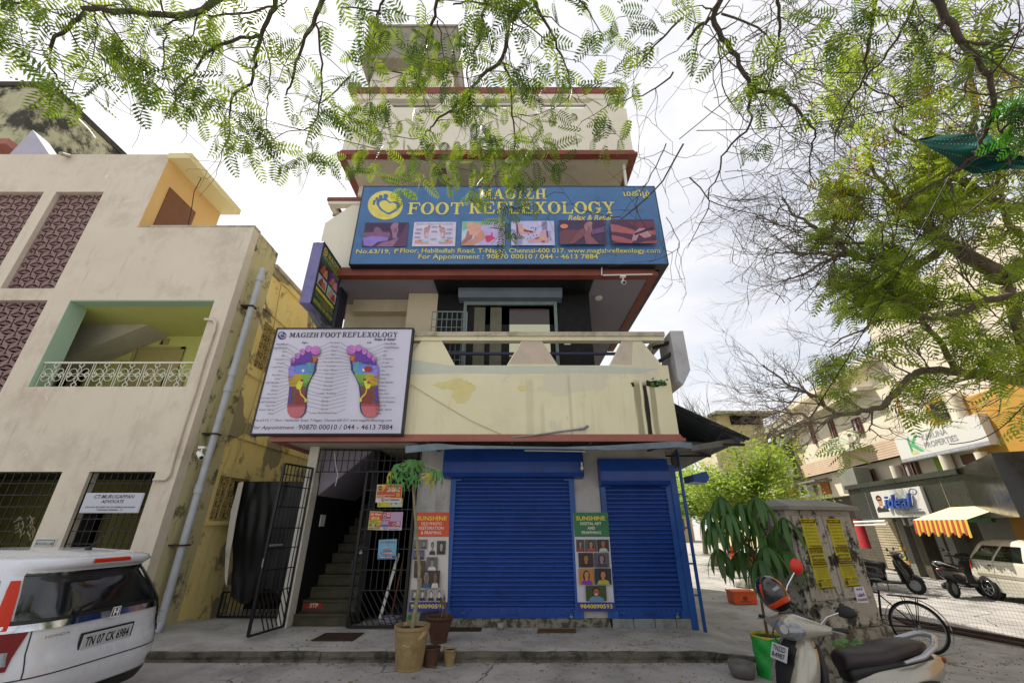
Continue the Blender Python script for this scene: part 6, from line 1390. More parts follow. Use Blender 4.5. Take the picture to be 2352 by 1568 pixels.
# shop units under the fascia
gz = -.13
mb = MB(); fb(mb, s_l - .2, s_end, gz, 3.0, -4, -.35); obj('shop_back', mb, m_dkstone, C1)
for x0, x1, m in ((1275, 1425, m_shw), (1432, 1540, m_shw)):
    sA, sB = fsz(*z5(x0 + 60, 450))[0], fsz(*z5(x1 + 50, 450))[0]
    Wn = obj('roller_shutter', fb(MB(), sA, sB, gz + .1, fzb - .1, -.36, -.2), m, C1)
    for k in range(18): 
        mb = MB(); hz = (fzb - .2 - gz) / 18; fb(mb, sA, sB, gz + .1 + hz * k, gz + .1 + hz * (k + .75), -.2, -.17); obj('slat', mb, m, Wn)
q = Panel(FO + FN * -.16 + UPV * 0, FU, UPV)
for x, y, r1, c in ((1500, 340, 9, '#c9782c'), (1520, 420, 13, '#c96a24'), (1490, 425, 10, '#b5ae30'), (1515, 490, 11, '#b5b030'), (1550, 520, 13, '#c97a28'), (1575, 520, 7, '#7d9a40')): q.ell(*z5(x, y), r1 * .38, r1 * .42, c, px=True, n=12)
q.done('fruit_poster', C1)
for x, y in ((1600, 560), (1700, 560), (1830, 520), (1900, 520)):
    s = fsz(*z5(x, y))[0]; mb = MB(); fb(mb, s - .16, s + .16, gz, fzb - .02, -.36, .05); obj('pillar', mb, m_gsh if x != 1700 else m_dkstone, C1)
mb = MB(); sA, sB = fsz(*z5(2010, 330))[0], fsz(*z5(2170, 330))[0]; fb(mb, sA, sB, .2, 2.3, -.34, -.25); K = obj('shop_shelf', mb, mat('yellow_shelf', '#b59a1c', .7), C1)
for k in range(4): mb = MB(); fb(mb, sA + (sB - sA) * .6, sB, .4 + .45 * k, .44 + .45 * k, -.25, -.1); obj('shelf', mb, MATS['yellow_shelf'], K)
mb = MB(); a = fr(z5, 1945, 205, 2130, 240, .5); fb(mb, a[0], a[1], a[2], a[3], .4, .5); o = obj('shop_sign', mb, mat('green_sign', '#2f7a3c', .5)); o['label'] = 'green and yellow shop sign beyond the striped awning'; o['category'] = 'sign'
q = Panel(FO + FN * .5, FU, UPV); q.text('G\'S', (a[0] + (a[1] - a[0]) * .55, a[2] + .1, a[1] - .05, a[3] - .05), '#c9b52c', px=False, bold=.022); q.done('lettering', o)
mb = MB(); a = fr(z5, 1490, 205, 1640, 262, .3); fb(mb, a[0], a[1], a[2], a[3], .26, .3); o = obj('price_board', mb, m_bw); o['label'] = 'pale price board with small portraits left of the striped awning'; o['category'] = 'sign'
q = Panel(FO + FN * .3, FU, UPV); q.ell((a[0] + .25), (a[2] + a[3]) / 2, .13, .2, '#3a2a24')
for k in range(3): q.line((a[0] + .5, a[3] - .12 - .15 * k), (a[0] + 1.1, a[3] - .12 - .15 * k), .06, '#4a4a55')
q.done('lettering', o)
mb = MB(); a = fr(z5, 1170, 225, 1380, 245, 1.2); p0, p1 = HP(*z5(1165, 240), FO + FN * 1.2, FN), HP(*z5(1385, 232), FO + FN * 1.2, FN); mb.cyl(p0, p1, .04, 8); mb.cyl(p0 - UPV * .12, p1 - UPV * .12, .03, 8)
o = obj('rolled_awning', mb, m_wht); o['label'] = 'rolled pale awning tube under the left end of the fascia'; o['category'] = 'awning'
p0 = HP(*z5(1218, 320), FO + FN * .9, FN); mb = MB(); mb.grid(lambda u, v: p0 + FU * (.22 * math.cos(6.28 * u) * (1 + .3 * v)) + FN * (.15 * math.sin(6.28 * u)) + UPV * (.55 - 1.1 * v), 12, 6); o = obj('hanging_shirt', mb, mat('red_cloth', '#a82a30', .9, bump=.5)); o['label'] = 'red garment hanging at the shop left of the pale shutters'; o['category'] = 'garment'
# striped awning
AW = thing('striped_awning', 'cream awning with a red and yellow striped valance below the salon sign', 'awning', HP(*z5(1600, 280), FO + FN * 1.9, FN))
A0, A1 = HP(*z5(1577, 237), FO + FN * 2.0, FN), HP(*z5(1945, 207), FO + FN * 2.0, FN); zA = (A0.z + A1.z) / 2; A0.z = A1.z = zA
mb = MB(); d_ = A1 - A0; mb.add([A0, A1, A1 - FN * 1.3 + UPV * .42, A0 - FN * 1.3 + UPV * .42], [(0, 1, 2, 3)]); obj('canopy', mb, mat('cream_canvas', '#d6c69a', .8), AW)
nS = 22; mr1, my1 = mat('red_canvas', '#a04228', .8), mat('yellow_canvas', '#c4a63c', .8)
for i in range(nS):
    mb = MB(); t0, t1 = i / nS, (i + 1) / nS; q0, q1 = A0 + d_ * t0, A0 + d_ * t1; dr = .36 + .05 * math.sin(i * 1.57)
    mb.add([q0, q1, q1 - UPV * (dr + .02) + FN * .03, (q0 + q1) / 2 - UPV * dr * 1.08 + FN * .05, q0 - UPV * dr + FN * .03], [(0, 1, 2, 3, 4)]); obj('valance_stripe', mb, mr1 if i % 2 == 0 else my1, AW)
# properties sign and fashion sign
s0, s1 = fsz(*z4r(1530, 400), .35)[0], fsz(*z4r(2095, 280), .35)[0]; z0_, z1_ = fsz(*z4r(1550, 490), .35)[1], fsz(*z4r(1518, 325), .35)[1]
KS = thing('property_sign', 'long white KARUNA PROPERTIES sign with a green K logo', 'sign', FO + FU * s0 + FN * .35 + UPV * z0_)
mb = MB(); fb(mb, s0, s1, z0_, z1_, .05, .35); obj('panel', mb, mat('white_flex', '#c9c9c4', .5), KS)
pn = Panel(FO + FU * s0 + FN * .35 + UPV * z0_, FU, UPV); w_, h_ = s1 - s0, z1_ - z0_
lp([(0, 0), (1, 0), (1, .12), (0, .12)], '#8f9099')
lp([(.17, .25), (.20, .25), (.20, .9), (.17, .85)], '#3f9a5a'); lp([(.20, .6), (.28, .9), (.32, .9), (.24, .58), (.34, .25), (.29, .25), (.20, .5)], '#4fa86a'); lp([(.18, .2), (.26, .2), (.26, .3), (.22, .38), (.18, .3)], '#c9b98a')
pn.text('KARUNA', (.36 * w_, .62 * h_, .66 * w_, .83 * h_), '#8a8b90', px=False, bold=.016); pn.text('PROPERTIES', (.36 * w_, .33 * h_, .74 * w_, .54 * h_), '#8a8b90', px=False, bold=.016)
pn.text('Old No.142, New no 63B, 1st Floor, Habibullah Road, T.Nagar, Chennai - 600017.', (.08 * w_, .03 * h_, .9 * w_, .09 * h_), '#dcdcdc', px=False); pn.done('sign_print', KS)
s0, s1 = fsz(*z4r(1072, 400), .7)[0], fsz(*z4r(1262, 340), .7)[0]; z0_, z1_ = fsz(*z4r(1090, 447), .7)[1], fsz(*z4r(1060, 350), .7)[1]
KS = thing('fashion_sign', 'faded pale fashion and tailoring sign with a woman printed on it', 'sign', FO + FU * s0 + FN * .7 + UPV * z0_)
mb = MB(); fb(mb, s0, s1, z0_, z1_, .6, .7); obj('panel', mb, mat('faded_flex', '#b9c0a8', .5, col2='#c9cbb4', scale=3), KS)
pn = Panel(FO + FU * s0 + FN * .7 + UPV * z0_, FU, UPV); w_, h_ = s1 - s0, z1_ - z0_
pn.text('FASHIONS', (.3 * w_, .36 * h_, .62 * w_, .5 * h_), '#8f7a5a', px=False, bold=.011); pn.text('TAILORING', (.3 * w_, .15 * h_, .6 * w_, .25 * h_), '#8f6a6a', px=False, bold=.02); lp([(.7, .05), (.78, .6), (.82, .9), (.9, .85), (.93, .5), (.97, .05)], '#a89a8c'); pn.ell(.84 * w_, .84 * h_, .06 * w_, .1 * h_, '#4a3a34'); lp([(.05, .2), (.12, .75), (.2, .7), (.22, .2)], '#8f9a8a'); pn.done('sign_print', KS)
# grey sheet box projecting in front
s0, s1 = fsz(*z4r(1160, 620), .9)[0], fsz(*z4r(1262, 600), .9)[0]; mb = MB(); fb(mb, s0, s1, fsz(*z4r(1180, 690), .9)[1], fsz(*z4r(1110, 545), .9)[1], .3, .9); bevel(obj('sheet_box', mb, m_gsh, C1), .02)
o = rec(1015, 595, 1100, 690, mat('orange_shutter_door', '#a8642c', .7, col2='#8f5424', scale=4), .04, 'door'); rec(820, 650, 885, 700, m_ora, .04, 'recess')
mb = MB(); a = fr(z4r, 800, 590, 1000, 610, .6); fb(mb, s_l - 2, s_l + 2.4, a[2], a[2] + .08, 0, .8); obj('ledge', mb, m_gsh, C1)

# second block, farther up the street
s_f = fsz(*z4r(560, 330))[0] - 3
C2 = thing('street_block', 'yellowish weathered block farther up the street with a stained sloping roof', 'building', FO + FU * s_f)
zt3 = fsz(*z4r(890, 255))[1]
mb = MB(); fb(mb, s_f - 14, s_l - .05, -.13, zt3, -8, 0); obj('wall', mb, m_sun2, C2)
m_tile = mat('weathered_tiles', '#8f8a72', .95, col2='#5f5b4a', scale=6, bump=1, bscale=14, dirt='#2f2c22', dirt_amt=.7, dscale=3)
mb = MB(); a, b = FO + FU * (s_l - .05) + UPV * zt3, FO + FU * (s_f - 14) + UPV * zt3
mb.add([a + FN * .7, b + FN * .7, b - FN * 1.5 + UPV * 1.9, a - FN * 1.5 + UPV * 1.9, a + FN * .7 - UPV * .12, b + FN * .7 - UPV * .12], [(0, 1, 2, 3), (0, 4, 5, 1)]); obj('sloping_roof', mb, m_tile, C2)
mb = MB(); a = fr(z4r, 735, 450, 925, 560, .8); fb(mb, s_l - 5.5, s_l - .1, a[2] + .1, a[3] - .2, .7, .8); fb(mb, s_l - 5.5, s_l - .1, a[2], a[2] + .12, 0, .8); obj('balcony', mb, m_mouldw, C2)
for sx_, z0_ in ((-1.6, 0), (-4.6, 0)): mb = MB(); fb(mb, s_l + sx_ - .5, s_l + sx_ + .5, zt3 - 1.9, zt3 - .7, .01, .05); obj('window', mb, m_glassd, C2)
ac(z4r, 745, 270, 822, 325, .45, 'white air conditioner high on the yellowish street block'); ac(z4r, 700, 318, 775, 370, .45, 'lower white air conditioner on the yellowish street block')
for k in range(6):
    mb = MB(); fb(mb, s_f - 12 + 2 * k, s_f - 11 + 2 * k, 2.8, 4.0, .01, .05); obj('window', mb, m_glassd, C2)
# rooftop room
C3 = thing('rooftop_room', 'small yellow rooftop room with a dark opening behind the tiled roof', 'building', P(*z4r(480, 290), 27))
p0, p1 = P(*z4r(385, 300), 27), P(*z4r(640, 165), 27); mb = MB(); mb.box((p0.x, 27, 4), (p1.x, 31, p1.z)); obj('wall', mb, m_sun2, C3)
q0, q1 = P(*z4r(448, 240), 26.95), P(*z4r(625, 172), 26.95); mb = MB(); mb.box((q0.x, 26.9, q0.z), (q1.x, 26.98, q1.z)); obj('opening', mb, m_blkint, C3)
q0, q1 = P(*z4r(340, 168), 26.3), P(*z4r(740, 152), 26.3); mb = MB(); mb.box((q0.x, 26.2, q0.z), (q1.x, 31, q1.z)); obj('roof_slab', mb, m_mouldw, C3)
q0, q1 = P(*z4r(322, 290), 27.4), P(*z4r(385, 180), 27.4); mb = MB(); mb.box((q0.x, 27.4, q0.z - 3), (q1.x + .5, 30, q1.z)); obj('side_wall', mb, m_beige, C3)
# far end of the street and the side lane
for k, (x0, x1, y, h_, c) in enumerate(((6.8, 13.5, 44, 4.2, '#b9b4a4'), (3.6, 7.2, 52, 7, '#a8a394'), (13.0, 20, 50, 6, '#b5a88a'))):
    t = thing('distant_house', ('low pale house at the far end of the side street', 'pale block seen past the right edge of the blue shutter', 'tan house at the far end of the side street behind the trees')[k], 'building', (x0, y, 0))
    mb = MB(); mb.box((x0, y, -.13), (x1, y + 6, h_)); obj('wall', mb, mat('far_wall%s' % 'abc'[k], c, .9), t)
    for i in range(int((x1 - x0) / 1.6)):
        for j in range(int(h_ / 2.4)): mb = MB(); mb.box((x0 + .5 + 1.6 * i, y - .04, 1 + 2.4 * j), (x0 + 1.3 + 1.6 * i, y, 2.2 + 2.4 * j)); obj('window', mb, m_glassd, t)

# ---------------------------------------------------------------- utility cabinet
m_cab = mat('peeling_cabinet_paint', '#a19d92', .85, col2='#8f8b7f', scale=3, bump=.5, streak=1.0, dirt='#1a1814', dirt_amt=.95, dscale=4.5, dlow=.50, dwid=.07)
CA, CBv = Vector((4.03, 6.55, 0)), Vector((5.35, 7.06, 0)); cd = (CBv - CA).normalized(); cw = (CBv - CA).length; cn = Vector((cd.y, -cd.x, 0)); cbk = -cn
zb0, zt0 = .34, 1.86
CBt = thing('utility_cabinet', 'tall peeling grey street cabinet with two doors and yellow posters', 'cabinet', CA)
def cb(mb, u0, u1, z0, z1, d0, d1): return mb.obox(CA + cd * u0 + cn * d0 + UPV * z0, cd * (u1 - u0), cn * (d1 - d0), UPV * (z1 - z0))
mb = MB(); cb(mb, 0, cw, zb0, zt0, -.52, -.02); bevel(obj('cabinet_body', mb, m_cab, CBt), .008, 1)
for u0, u1 in ((.07, cw / 2 - .008), (cw / 2 + .008, cw - .07)):
    d = obj('door', bevel and cb(MB(), u0, u1, zb0 + .36, zt0 - .08, -.02, .012), m_cab, CBt); bevel(d, .006, 1)
    hz = MB(); hu = cw / 2 + (.05 if u0 > .5 else -.09); cb(hz, hu, hu + .035, 1.15, 1.24, .012, .035); obj('handle', hz, m_rust, d)
mb = MB(); cb(mb, .12, cw - .12, zb0 + .03, zb0 + .33, -.02, .01); bevel(obj('lower_panel', mb, m_cab, CBt), .006, 1)
mb = MB(); top = [CA + cd * u + cn * dd + UPV * z for u, dd, z in ((-.07, .1, zt0), (cw + .07, .1, zt0), (cw + .07, -.6, zt0), (-.07, -.6, zt0))]
mb.prism(top, (0, 0, .05)); mb.add([p + UPV * .05 for p in top] + [CA + cd * .1 - cn * .25 + UPV * (zt0 + .16), CA + cd * (cw - .1) - cn * .25 + UPV * (zt0 + .16)], [(0, 1, 5, 4), (1, 2, 5), (2, 3, 4, 5), (3, 0, 4)]); obj('roof_hood', mb, m_gsh, CBt)
mb = MB(); cb(mb, -.06, cw + .06, -.13, zb0, -.58, .06); bevel(obj('plinth', mb, m_plinth, CBt), .03, 2)
q = Panel(CA + cn * .012, cd, UPV); q.text('TO LET', (.42, .50, .72, .62), '#2a2824', px=False, bold=.011, font=None); q.text('FAMILY', (.62, .44, .80, .475), '#2a2824', px=False); q.done('stencil', CBt)
def yposter(u0, lab):
    t = thing('clinic_poster', lab, 'poster', CA + cd * u0 + cn * .02 + UPV * .85); o_ = CA + cd * u0 + cn * .014 + UPV * .84; w_, h_ = .31, .90
    mb = MB(); mb.obox(o_, cd * w_, cn * .003, UPV * h_); obj('sheet', mb, mat('yellow_paper', '#b0a824', .7, col2='#a39b20', scale=6, dirt='#6b661c', dirt_amt=.3), t)
    q = Panel(o_ + cn * .003, cd, UPV); K_ = '#24230f'
    def r(a, b, c, d, col=K_): q.rect(a * w_, b * h_, c * w_, d * h_, col)
    def T(s, a, b, c, d, col=K_, **k): q.text(s, (a * w_, b * h_, c * w_, d * h_), col, px=False, **k)
    r(.03, .93, .97, .985); T('अम्मन क्लिनिक', .1, .938, .9, .978, '#b0a824', font='NotoSansDevanagari', bold=.02)
    for k in range(8): T(('सेक्स प्राबलम?', 'शीघ्र मेन्टर का दर्द', 'होट लाम पैर लटकना', 'हाथ पैर में दर्द', 'इलाज किया जाता है', 'धातु रोग कमजोरी', 'मिलें डाक्टर साहब', 'रोज सुबह शाम')[k], .12, .885 - .05 * k, .9, .915 - .05 * k, '#4a4818', font='NotoSansDevanagari')
    r(.03, .555, .97, .57); T('Cell: 9941536340', .08, .575, .95, .60, bold=.011) if False else T('9941536340', .25, .575, .95, .60, bold=.011)
    T('SEX PROBLEMS', .05, .49, .95, .545, bold=.02); T('ஆண்மை குறைவு', .08, .425, .92, .48, font='NotoSansTamil', bold=.02); T('9941536340', .08, .375, .92, .42, bold=.022); r(.03, .355, .97, .368); r(.03, .325, .97, .345); r(.03, .295, .97, .305)
    for k in range(7): q.line((.1 * w_, (.275 - .02 * k) * h_), (.9 * w_, (.275 - .02 * k) * h_), .004, '#5a5820')
    T('AMMAN', .05, .10, .45, .13, bold=.016); T('CLINIC', .58, .10, .95, .13, bold=.016); r(.05, .035, .22, .09)
    for k in range(3): q.line((.3 * w_, (.085 - .018 * k) * h_), (.95 * w_, (.085 - .018 * k) * h_), .004, K_)
    r(.02, .005, .98, .02); q.done('poster_print', t)
yposter(.22, 'yellow clinic poster on the left door of the street cabinet'); yposter(.78, 'yellow clinic poster on the right door of the street cabinet')
t = thing('tamil_notice', 'torn white notice with black Tamil words on the right cabinet door', 'notice', CA + cd * .98 + UPV * .6); o_ = CA + cd * .95 + cn * .014 + UPV * .64
mb = MB(); mb.prism([o_, o_ + cd * .24 - UPV * .01, o_ + cd * .22 + UPV * .19, o_ + cd * .01 + UPV * .2], cn * .003); obj('sheet', mb, m_bw, t)
q = Panel(o_ + cn * .003, cd, UPV); q.text('கார்', (.04, .14, .19, .185), '#1d1d22', px=False, font='NotoSansTamil', bold=.02); q.text('பைக்', (.04, .07, .2, .125), '#1d1d22', px=False, font='NotoSansTamil', bold=.02); q.text('9176343390', (.02, .015, .22, .05), '#1d1d22', px=False, bold=.02); q.done('lettering', t)
m_stone = mat('rubble_stone', '#4f4b42', .95, col2='#8a867c', scale=5, bump=1, bscale=12)
for k, (px, py, s) in enumerate(((2040, 1440, .17), (2062, 1448, .12), (1900, 1470, .2), (1935, 1500, .16), (1990, 1500, .18), (1720, 1346, .12), (1880, 1560, .15), (2068, 1570, .14))):
    c = G(px, py, -.1); mb = MB(); s_ = s * (c.y / 6.5)
    mb.grid(lambda u, v: c + Vector((s_ * math.sin(math.pi * v) * math.cos(6.283 * u) * 1.3, s_ * math.sin(math.pi * v) * math.sin(6.283 * u), s_ * .75 * math.cos(math.pi * v))) * (1 + .35 * noise.noise(Vector((math.sin(math.pi * v) * math.cos(6.283 * u) * 1.7 + k, math.sin(6.283 * u) * math.sin(math.pi * v) * 1.7, v * 3)))), 14, 8, smooth=False)
    o = obj('stone', mb, m_stone); o['category'] = 'stone'; o['group'] = 'rubble stones round the cabinet'
    o['label'] = ('large dark stone at the right foot of the cabinet', 'smaller stone right of the large one at the cabinet foot', 'stone under the left part of the cabinet', 'stone half hidden behind the scooter handlebar', 'stone behind the scooter seat below the cabinet', 'grey block on the ground beside the blue corner post', 'stone on the road behind the scooter front shield', 'stone by the tail of the scooter')[k]
# orange crate and far street things
c = G(*z5(405, 805), -.1); CR = thing('plastic_crate', 'orange plastic crate on the side lane', 'crate', c); mb = MB(); w_, d_, h_ = .56, .36, .24; x, y = c.x - .26, c.y
mb.box((x, y, -.12), (x + w_, y + d_, -.09))
for a, b in (((x, y), (x + w_, y + .03)), ((x, y + d_ - .03), (x + w_, y + d_)), ((x, y + .03), (x + .03, y + d_ - .03)), ((x + w_ - .03, y + .03), (x + w_, y + d_ - .03))): mb.box((a[0], a[1], -.09), (b[0], b[1], -.12 + h_))
m_ocr = mat('orange_plastic', '#d0561c', .45); obj('crate_body', mb, m_ocr, CR); mb = MB(); mb.box((x - .02, y - .02, -.12 + h_), (x + w_ + .02, y + d_ + .02, -.09 + h_)); obj('crate_rim', mb, m_ocr, CR)
q = Panel((x, y, -.12), (1, 0, 0), (0, 0, 1)); q.ell(.28, .12, .06, .05, '#7a2c10'); q.rect(.16, .04, .4, .06, '#7a2c10'); q.done('mark', CR)

# fence net and its pipes
NF = thing('wire_fence', 'square wire mesh fence leaning along the road on the right', 'fence', (8, 8.6, 0))
q0, q1 = G(2100, 1434, -.08), G(2420, 1492, -.08); q0 = q0 + (q0 - q1) * .35; dr = (q1 - q0); ln = dr.length; dn = dr.normalized(); hN = 1.45
mb = MB(); mb.cyl(q0, q1, .035, 8); obj('bottom_pipe', mb, m_rust, NF); mb = MB(); mb.cyl(q0 + Vector((0, .14, .05)), q1 + Vector((0, .14, .05)), .03, 8); obj('second_pipe', mb, m_rust, NF)
mb = MB(); lean = Vector((.06, .1, 0)); stp = .05
def npt(s, z): return q0 + dn * s + UPV * z + lean * z + Vector((.02 * math.sin(s * 3 + z * 2), .03 * math.sin(s * 2.1 + z * 3), 0))
k = 0; s = 0
while s < ln:
    pts = [npt(s + .02 * math.sin(z_ * 4), z_) for z_ in [i * hN / 5 for i in range(6)]]
    for a, b in zip(pts, pts[1:]): mb.add([a, b, b + dn * .0025, a + dn * .0025], [(0, 1, 2, 3)])
    s += stp
z_ = .05
while z_ < hN:
    pts = [npt(i * ln / 24, z_) for i in range(25)]
    for a, b in zip(pts, pts[1:]): mb.add([a, b, b + UPV * .0025, a + UPV * .0025], [(0, 1, 2, 3)])
    z_ += stp
obj('mesh', mb, mat('dull_wire', '#4a463c', .6, metal=.3), NF)

# ---------------------------------------------------------------- green grow bag plant, bowl
GB = thing('plant_bag', 'bright green grow bag holding the drooping dark-leaved plant', 'plant pot', (3.42, 6.62, -.13))
m_bag = mat('green_bag', '#1f9a3a', .5, col2='#188231', scale=4, bump=.5, bscale=9, dirt='#0e4f20', dirt_amt=.3); c = Vector((3.40, 6.6, -.13))
def bagf(u, v):
    a = 6.283 * u; r_ = .205 * (1 + .03 * math.sin(a * 5 + v * 9) + .04 * math.sin(v * 14) * math.sin(a * 3)); return c + Vector((r_ * math.cos(a), r_ * math.sin(a), .45 * v))
mb = MB(); mb.grid(bagf, 40, 16); obj('bag', mb, m_bag, GB); mb = MB(); mb.lathe(c, [(.2, .4), (.12, .42), (.001, .41)], 20); obj('soil', mb, m_soil, GB)
mb = MB(); mb.lathe(c, [(.197, .42), (.212, .45), (.2, .456), (.19, .43)], 24); obj('rim', mb, mat('yellow_rim', '#a8962a', .6), GB)
PL = thing('umbrella_plant', 'leafy plant with drooping dark green leaf clusters in the green bag', 'plant', c + Vector((0, 0, .4)))
st0 = c + Vector((0, 0, .38)); stt = P(1722, 1225, 6.75)
m_bark2 = mat('brown_stem', '#5b4630', .85, col2='#46351f', scale=12, bump=.4)
mb = MB(); mb.tube([st0, P(1752, 1400, 6.65), P(1742, 1330, 6.7), stt], [.02, .017, .014, .008], 8); obj('stem', mb, m_bark2, PL)
m_dkl = leafmat('dark_glossy_leaf', '#2a4a20', '#41692c', '#6a9a34', .25)
cl = [(1655, 1165, .34), (1700, 1180, .36), (1735, 1165, .36), (1770, 1175, .34), (1640, 1225, .36), (1685, 1235, .38), (1735, 1230, .36), (1800, 1215, .36), (1650, 1285, .36), (1700, 1290, .4), (1760, 1280, .42), (1800, 1285, .4), (1830, 1310, .36), (1630, 1200, .3), (1745, 1310, .36), (1780, 1240, .36), (1672, 1200, .34), (1715, 1210, .3)]
for i, (px, py, s) in enumerate(cl):
    cc = P(px, py - 22, 6.7 + rnd.uniform(-.35, .35)); base = st0.lerp(stt, min(1, max(.3, .5 + (1300 - py) / 300)))
    mb = MB(); mb.tube([base, (base + cc) / 2 + Vector((0, 0, .08)), cc], [.008, .006, .005], 5); obj('leaf_stalk', mb, m_bark2, PL)
    for k in range(9):
        a = 6.283 * k / 9 + rnd.uniform(-.2, .2); out_ = Vector((math.cos(a), math.sin(a), 0)); wd = Vector((-math.sin(a), math.cos(a), 0)); L_ = 1.3 * s * rnd.uniform(.75, 1.05); mb = MB(); vs = []
        for j in range(7):
            t = j / 6; rr0 = L_ * (.42 * math.sin(t * 1.7)); zz0 = -L_ * (.95 * t ** 1.35) + .03; hw = .034 * math.sin(math.pi * min(1, t * .93 + .05)) ** .7 * (s / .34)
            m_ = cc + out_ * rr0 + Vector((0, 0, zz0)); vs += [m_ - wd * hw + out_ * hw * .35, m_, m_ + wd * hw + out_ * hw * .35]
        mb.add(vs, [(3 * j + q_, 3 * j + q_ + 1, 3 * j + q_ + 4, 3 * j + q_ + 3) for j in range(6) for q_ in (0, 1)], True); obj('leaflet', mb, m_dkl, PL)
c = G(1719, 1562, -.13); o = obj('stone_bowl', MB().lathe(c + Vector((0, .12, 0)), [(.001, 0), (.12, 0), (.155, .08), (.16, .16), (.14, .16), (.12, .07), (.001, .05)], 26), mat('cement_bowl', '#6b6a66', .9, col2='#55544f', scale=8, bump=.5)); o['label'] = 'round grey cement bowl on the road beside the green bag'; o['category'] = 'bowl'
t = thing('ground_weed', 'low green weeds at the foot of the cabinet behind the scooter', 'weed', G(1975, 1490, -.13)); mb = MB()
for k in range(40):
    c = P(1950 + rnd.uniform(-30, 35), 1480 + rnd.uniform(-8, 14), 6.2 + rnd.uniform(-.2, .2)); a = rnd.uniform(0, 6.28); v = Vector((math.cos(a), math.sin(a), rnd.uniform(-.3, .6))) * .08; n_ = Vector((-v.y, v.x, 0)) * .5; mb.add([c, c + v * .5 + n_, c + v, c + v * .5 - n_], [(0, 1, 2, 3)])
obj('leaves', mb, m_pap, t)
# ---------------------------------------------------------------- cars built from horizontal slices
m_tyre = mat('tyre_rubber', '#141414', .8); m_chr = mat('chrome', '#c9cbd0', .12, metal=1); m_blk = mat('black_plastic', '#17181a', .5); m_redl = mat('tail_lamp_red', '#6a0806', .3, spec=.3)
m_orl = mat('tail_lamp_orange', '#b02a0c', .3, spec=.3); m_clr = mat('clear_lamp', '#808488', .12, coat=.4, metal=.5)
def spl(tab, z):
    for (z0, v0), (z1, v1) in zip(tab, tab[1:]):
        if z <= z1: t = max(0, (z - z0) / (z1 - z0)); return v0 + (v1 - v0) * t
    return tab[-1][1]
class Car:
    def __init__(s, name, label, loc, yaw, paint, L_, rear, front, wid, top, wheels, wr=.29):
        s.root = thing(name, label, 'car', loc, yaw); s.rear, s.front, s.wid, s.L = rear, front, wid, L_; s.paint = paint; s.cr = .24
        zs = [.2 + (top - .2) * i / 34 for i in range(35)]; n = 20; rings = []
        for z in zs:
            w_, xr, xf = spl(wid, z), spl(rear, z), spl(front, z); ring = []
            for i in range(n + 1): t = -1 + 2 * i / n; ring.append((xr + s.cr * abs(t) ** 5, t * w_, z))
            for i in range(1, 8): ring.append((xr + s.cr + (xf - .3 - xr - s.cr) * i / 8, w_, z))
            for i in range(n + 1): t = 1 - 2 * i / n; ring.append((xf - .3 * abs(t) ** 4, t * w_, z))
            for i in range(1, 8): ring.append((xf - .3 + (xr + s.cr - xf + .3) * i / 8, -w_, z))
            rings.append(ring)
        N = len(rings[0]); vs = [p for r in rings for p in r]; mb = MB()
        mb.add(vs, [(j * N + i, j * N + (i + 1) % N, (j + 1) * N + (i + 1) % N, (j + 1) * N + i) for j in range(len(zs) - 1) for i in range(N)], True)
        mb.add(rings[-1], [tuple(range(N))], True); mb.add(rings[0], [tuple(range(N))[::-1]]); obj('car_body', mb, paint, s.root, local=True)
        s.wheels(wheels, wr)
    def pt(s, t, z, off=0):
        w_, xr = spl(s.wid, z), spl(s.rear, z)
        if abs(t) <= 1: return (xr + s.cr * abs(t) ** 5 - off * (1 - abs(t) ** 6 * .6), t * w_ + off * abs(t) ** 3 * (1 if t > 0 else -1), z)
        return (xr + s.cr + (abs(t) - 1), (w_ + off) * (1 if t > 0 else -1), z)
    def patch(s, name, m, z0, z1, tl, tr, off=.006, nu=14, nv=8, parent=None, label=None):
        f = lambda u, v: s.pt((tl(z0 + (z1 - z0) * v) if callable(tl) else tl) * (1 - u) + (tr(z0 + (z1 - z0) * v) if callable(tr) else tr) * u, z0 + (z1 - z0) * v, off)
        mb = MB(); mb.grid(f, nu, nv); return obj(name, mb, m, parent or s.root, local=True, label=label)
    def wheels(s, wx, wr):
        for x in wx:
            for sd in (-1, 1):
                w_ = spl(s.wid, .4); y = sd * (w_ - .09); mb = MB()
                mb.lathe((x, y, wr), [(wr * .6, -.09), (wr * .93, -.1), (wr, -.06), (wr, .06), (wr * .93, .1), (wr * .6, .09)], 28, axis='y'); W = obj('wheel', mb, m_tyre, s.root, local=True)
                mb = MB(); yo = y + sd * .075; mb.cyl((x, yo - sd * .03, wr), (x, yo - sd * .02, wr), wr * .64, 24); obj('rim_back', mb, m_blk, W, local=True)
                mb = MB()
                for k in range(7): a = 6.283 * k / 7; mb.bar((x, yo, wr), (x + wr * .6 * math.cos(a), yo, wr + wr * .6 * math.sin(a)), .035, .02, up=(0, 1, 0))
                mb.tube([(x + wr * .62 * math.cos(6.283 * i / 24), yo, wr + wr * .62 * math.sin(6.283 * i / 24)) for i in range(25)], .015, 5); mb.cyl((x, yo - .01 * sd, wr), (x, yo + sd * .015, wr), .04, 10); obj('rim', mb, m_chr if s.L < 3.8 else m_steel, W, local=True)
                mb = MB(); mb.cyl((x, sd * (w_ + .002), wr + .02), (x, sd * (w_ + .004), wr + .02), wr * 1.16, 28); obj('wheel_arch', mb, m_blk, s.root, local=True)
                for v in W.children: v.location.y += sd * .02
                W.location.y += sd * .02
m_pw = mat('pearl_white_paint', '#c3c6cd', .28, col2='#bcc0c8', scale=.6, coat=.8, spec=.5)
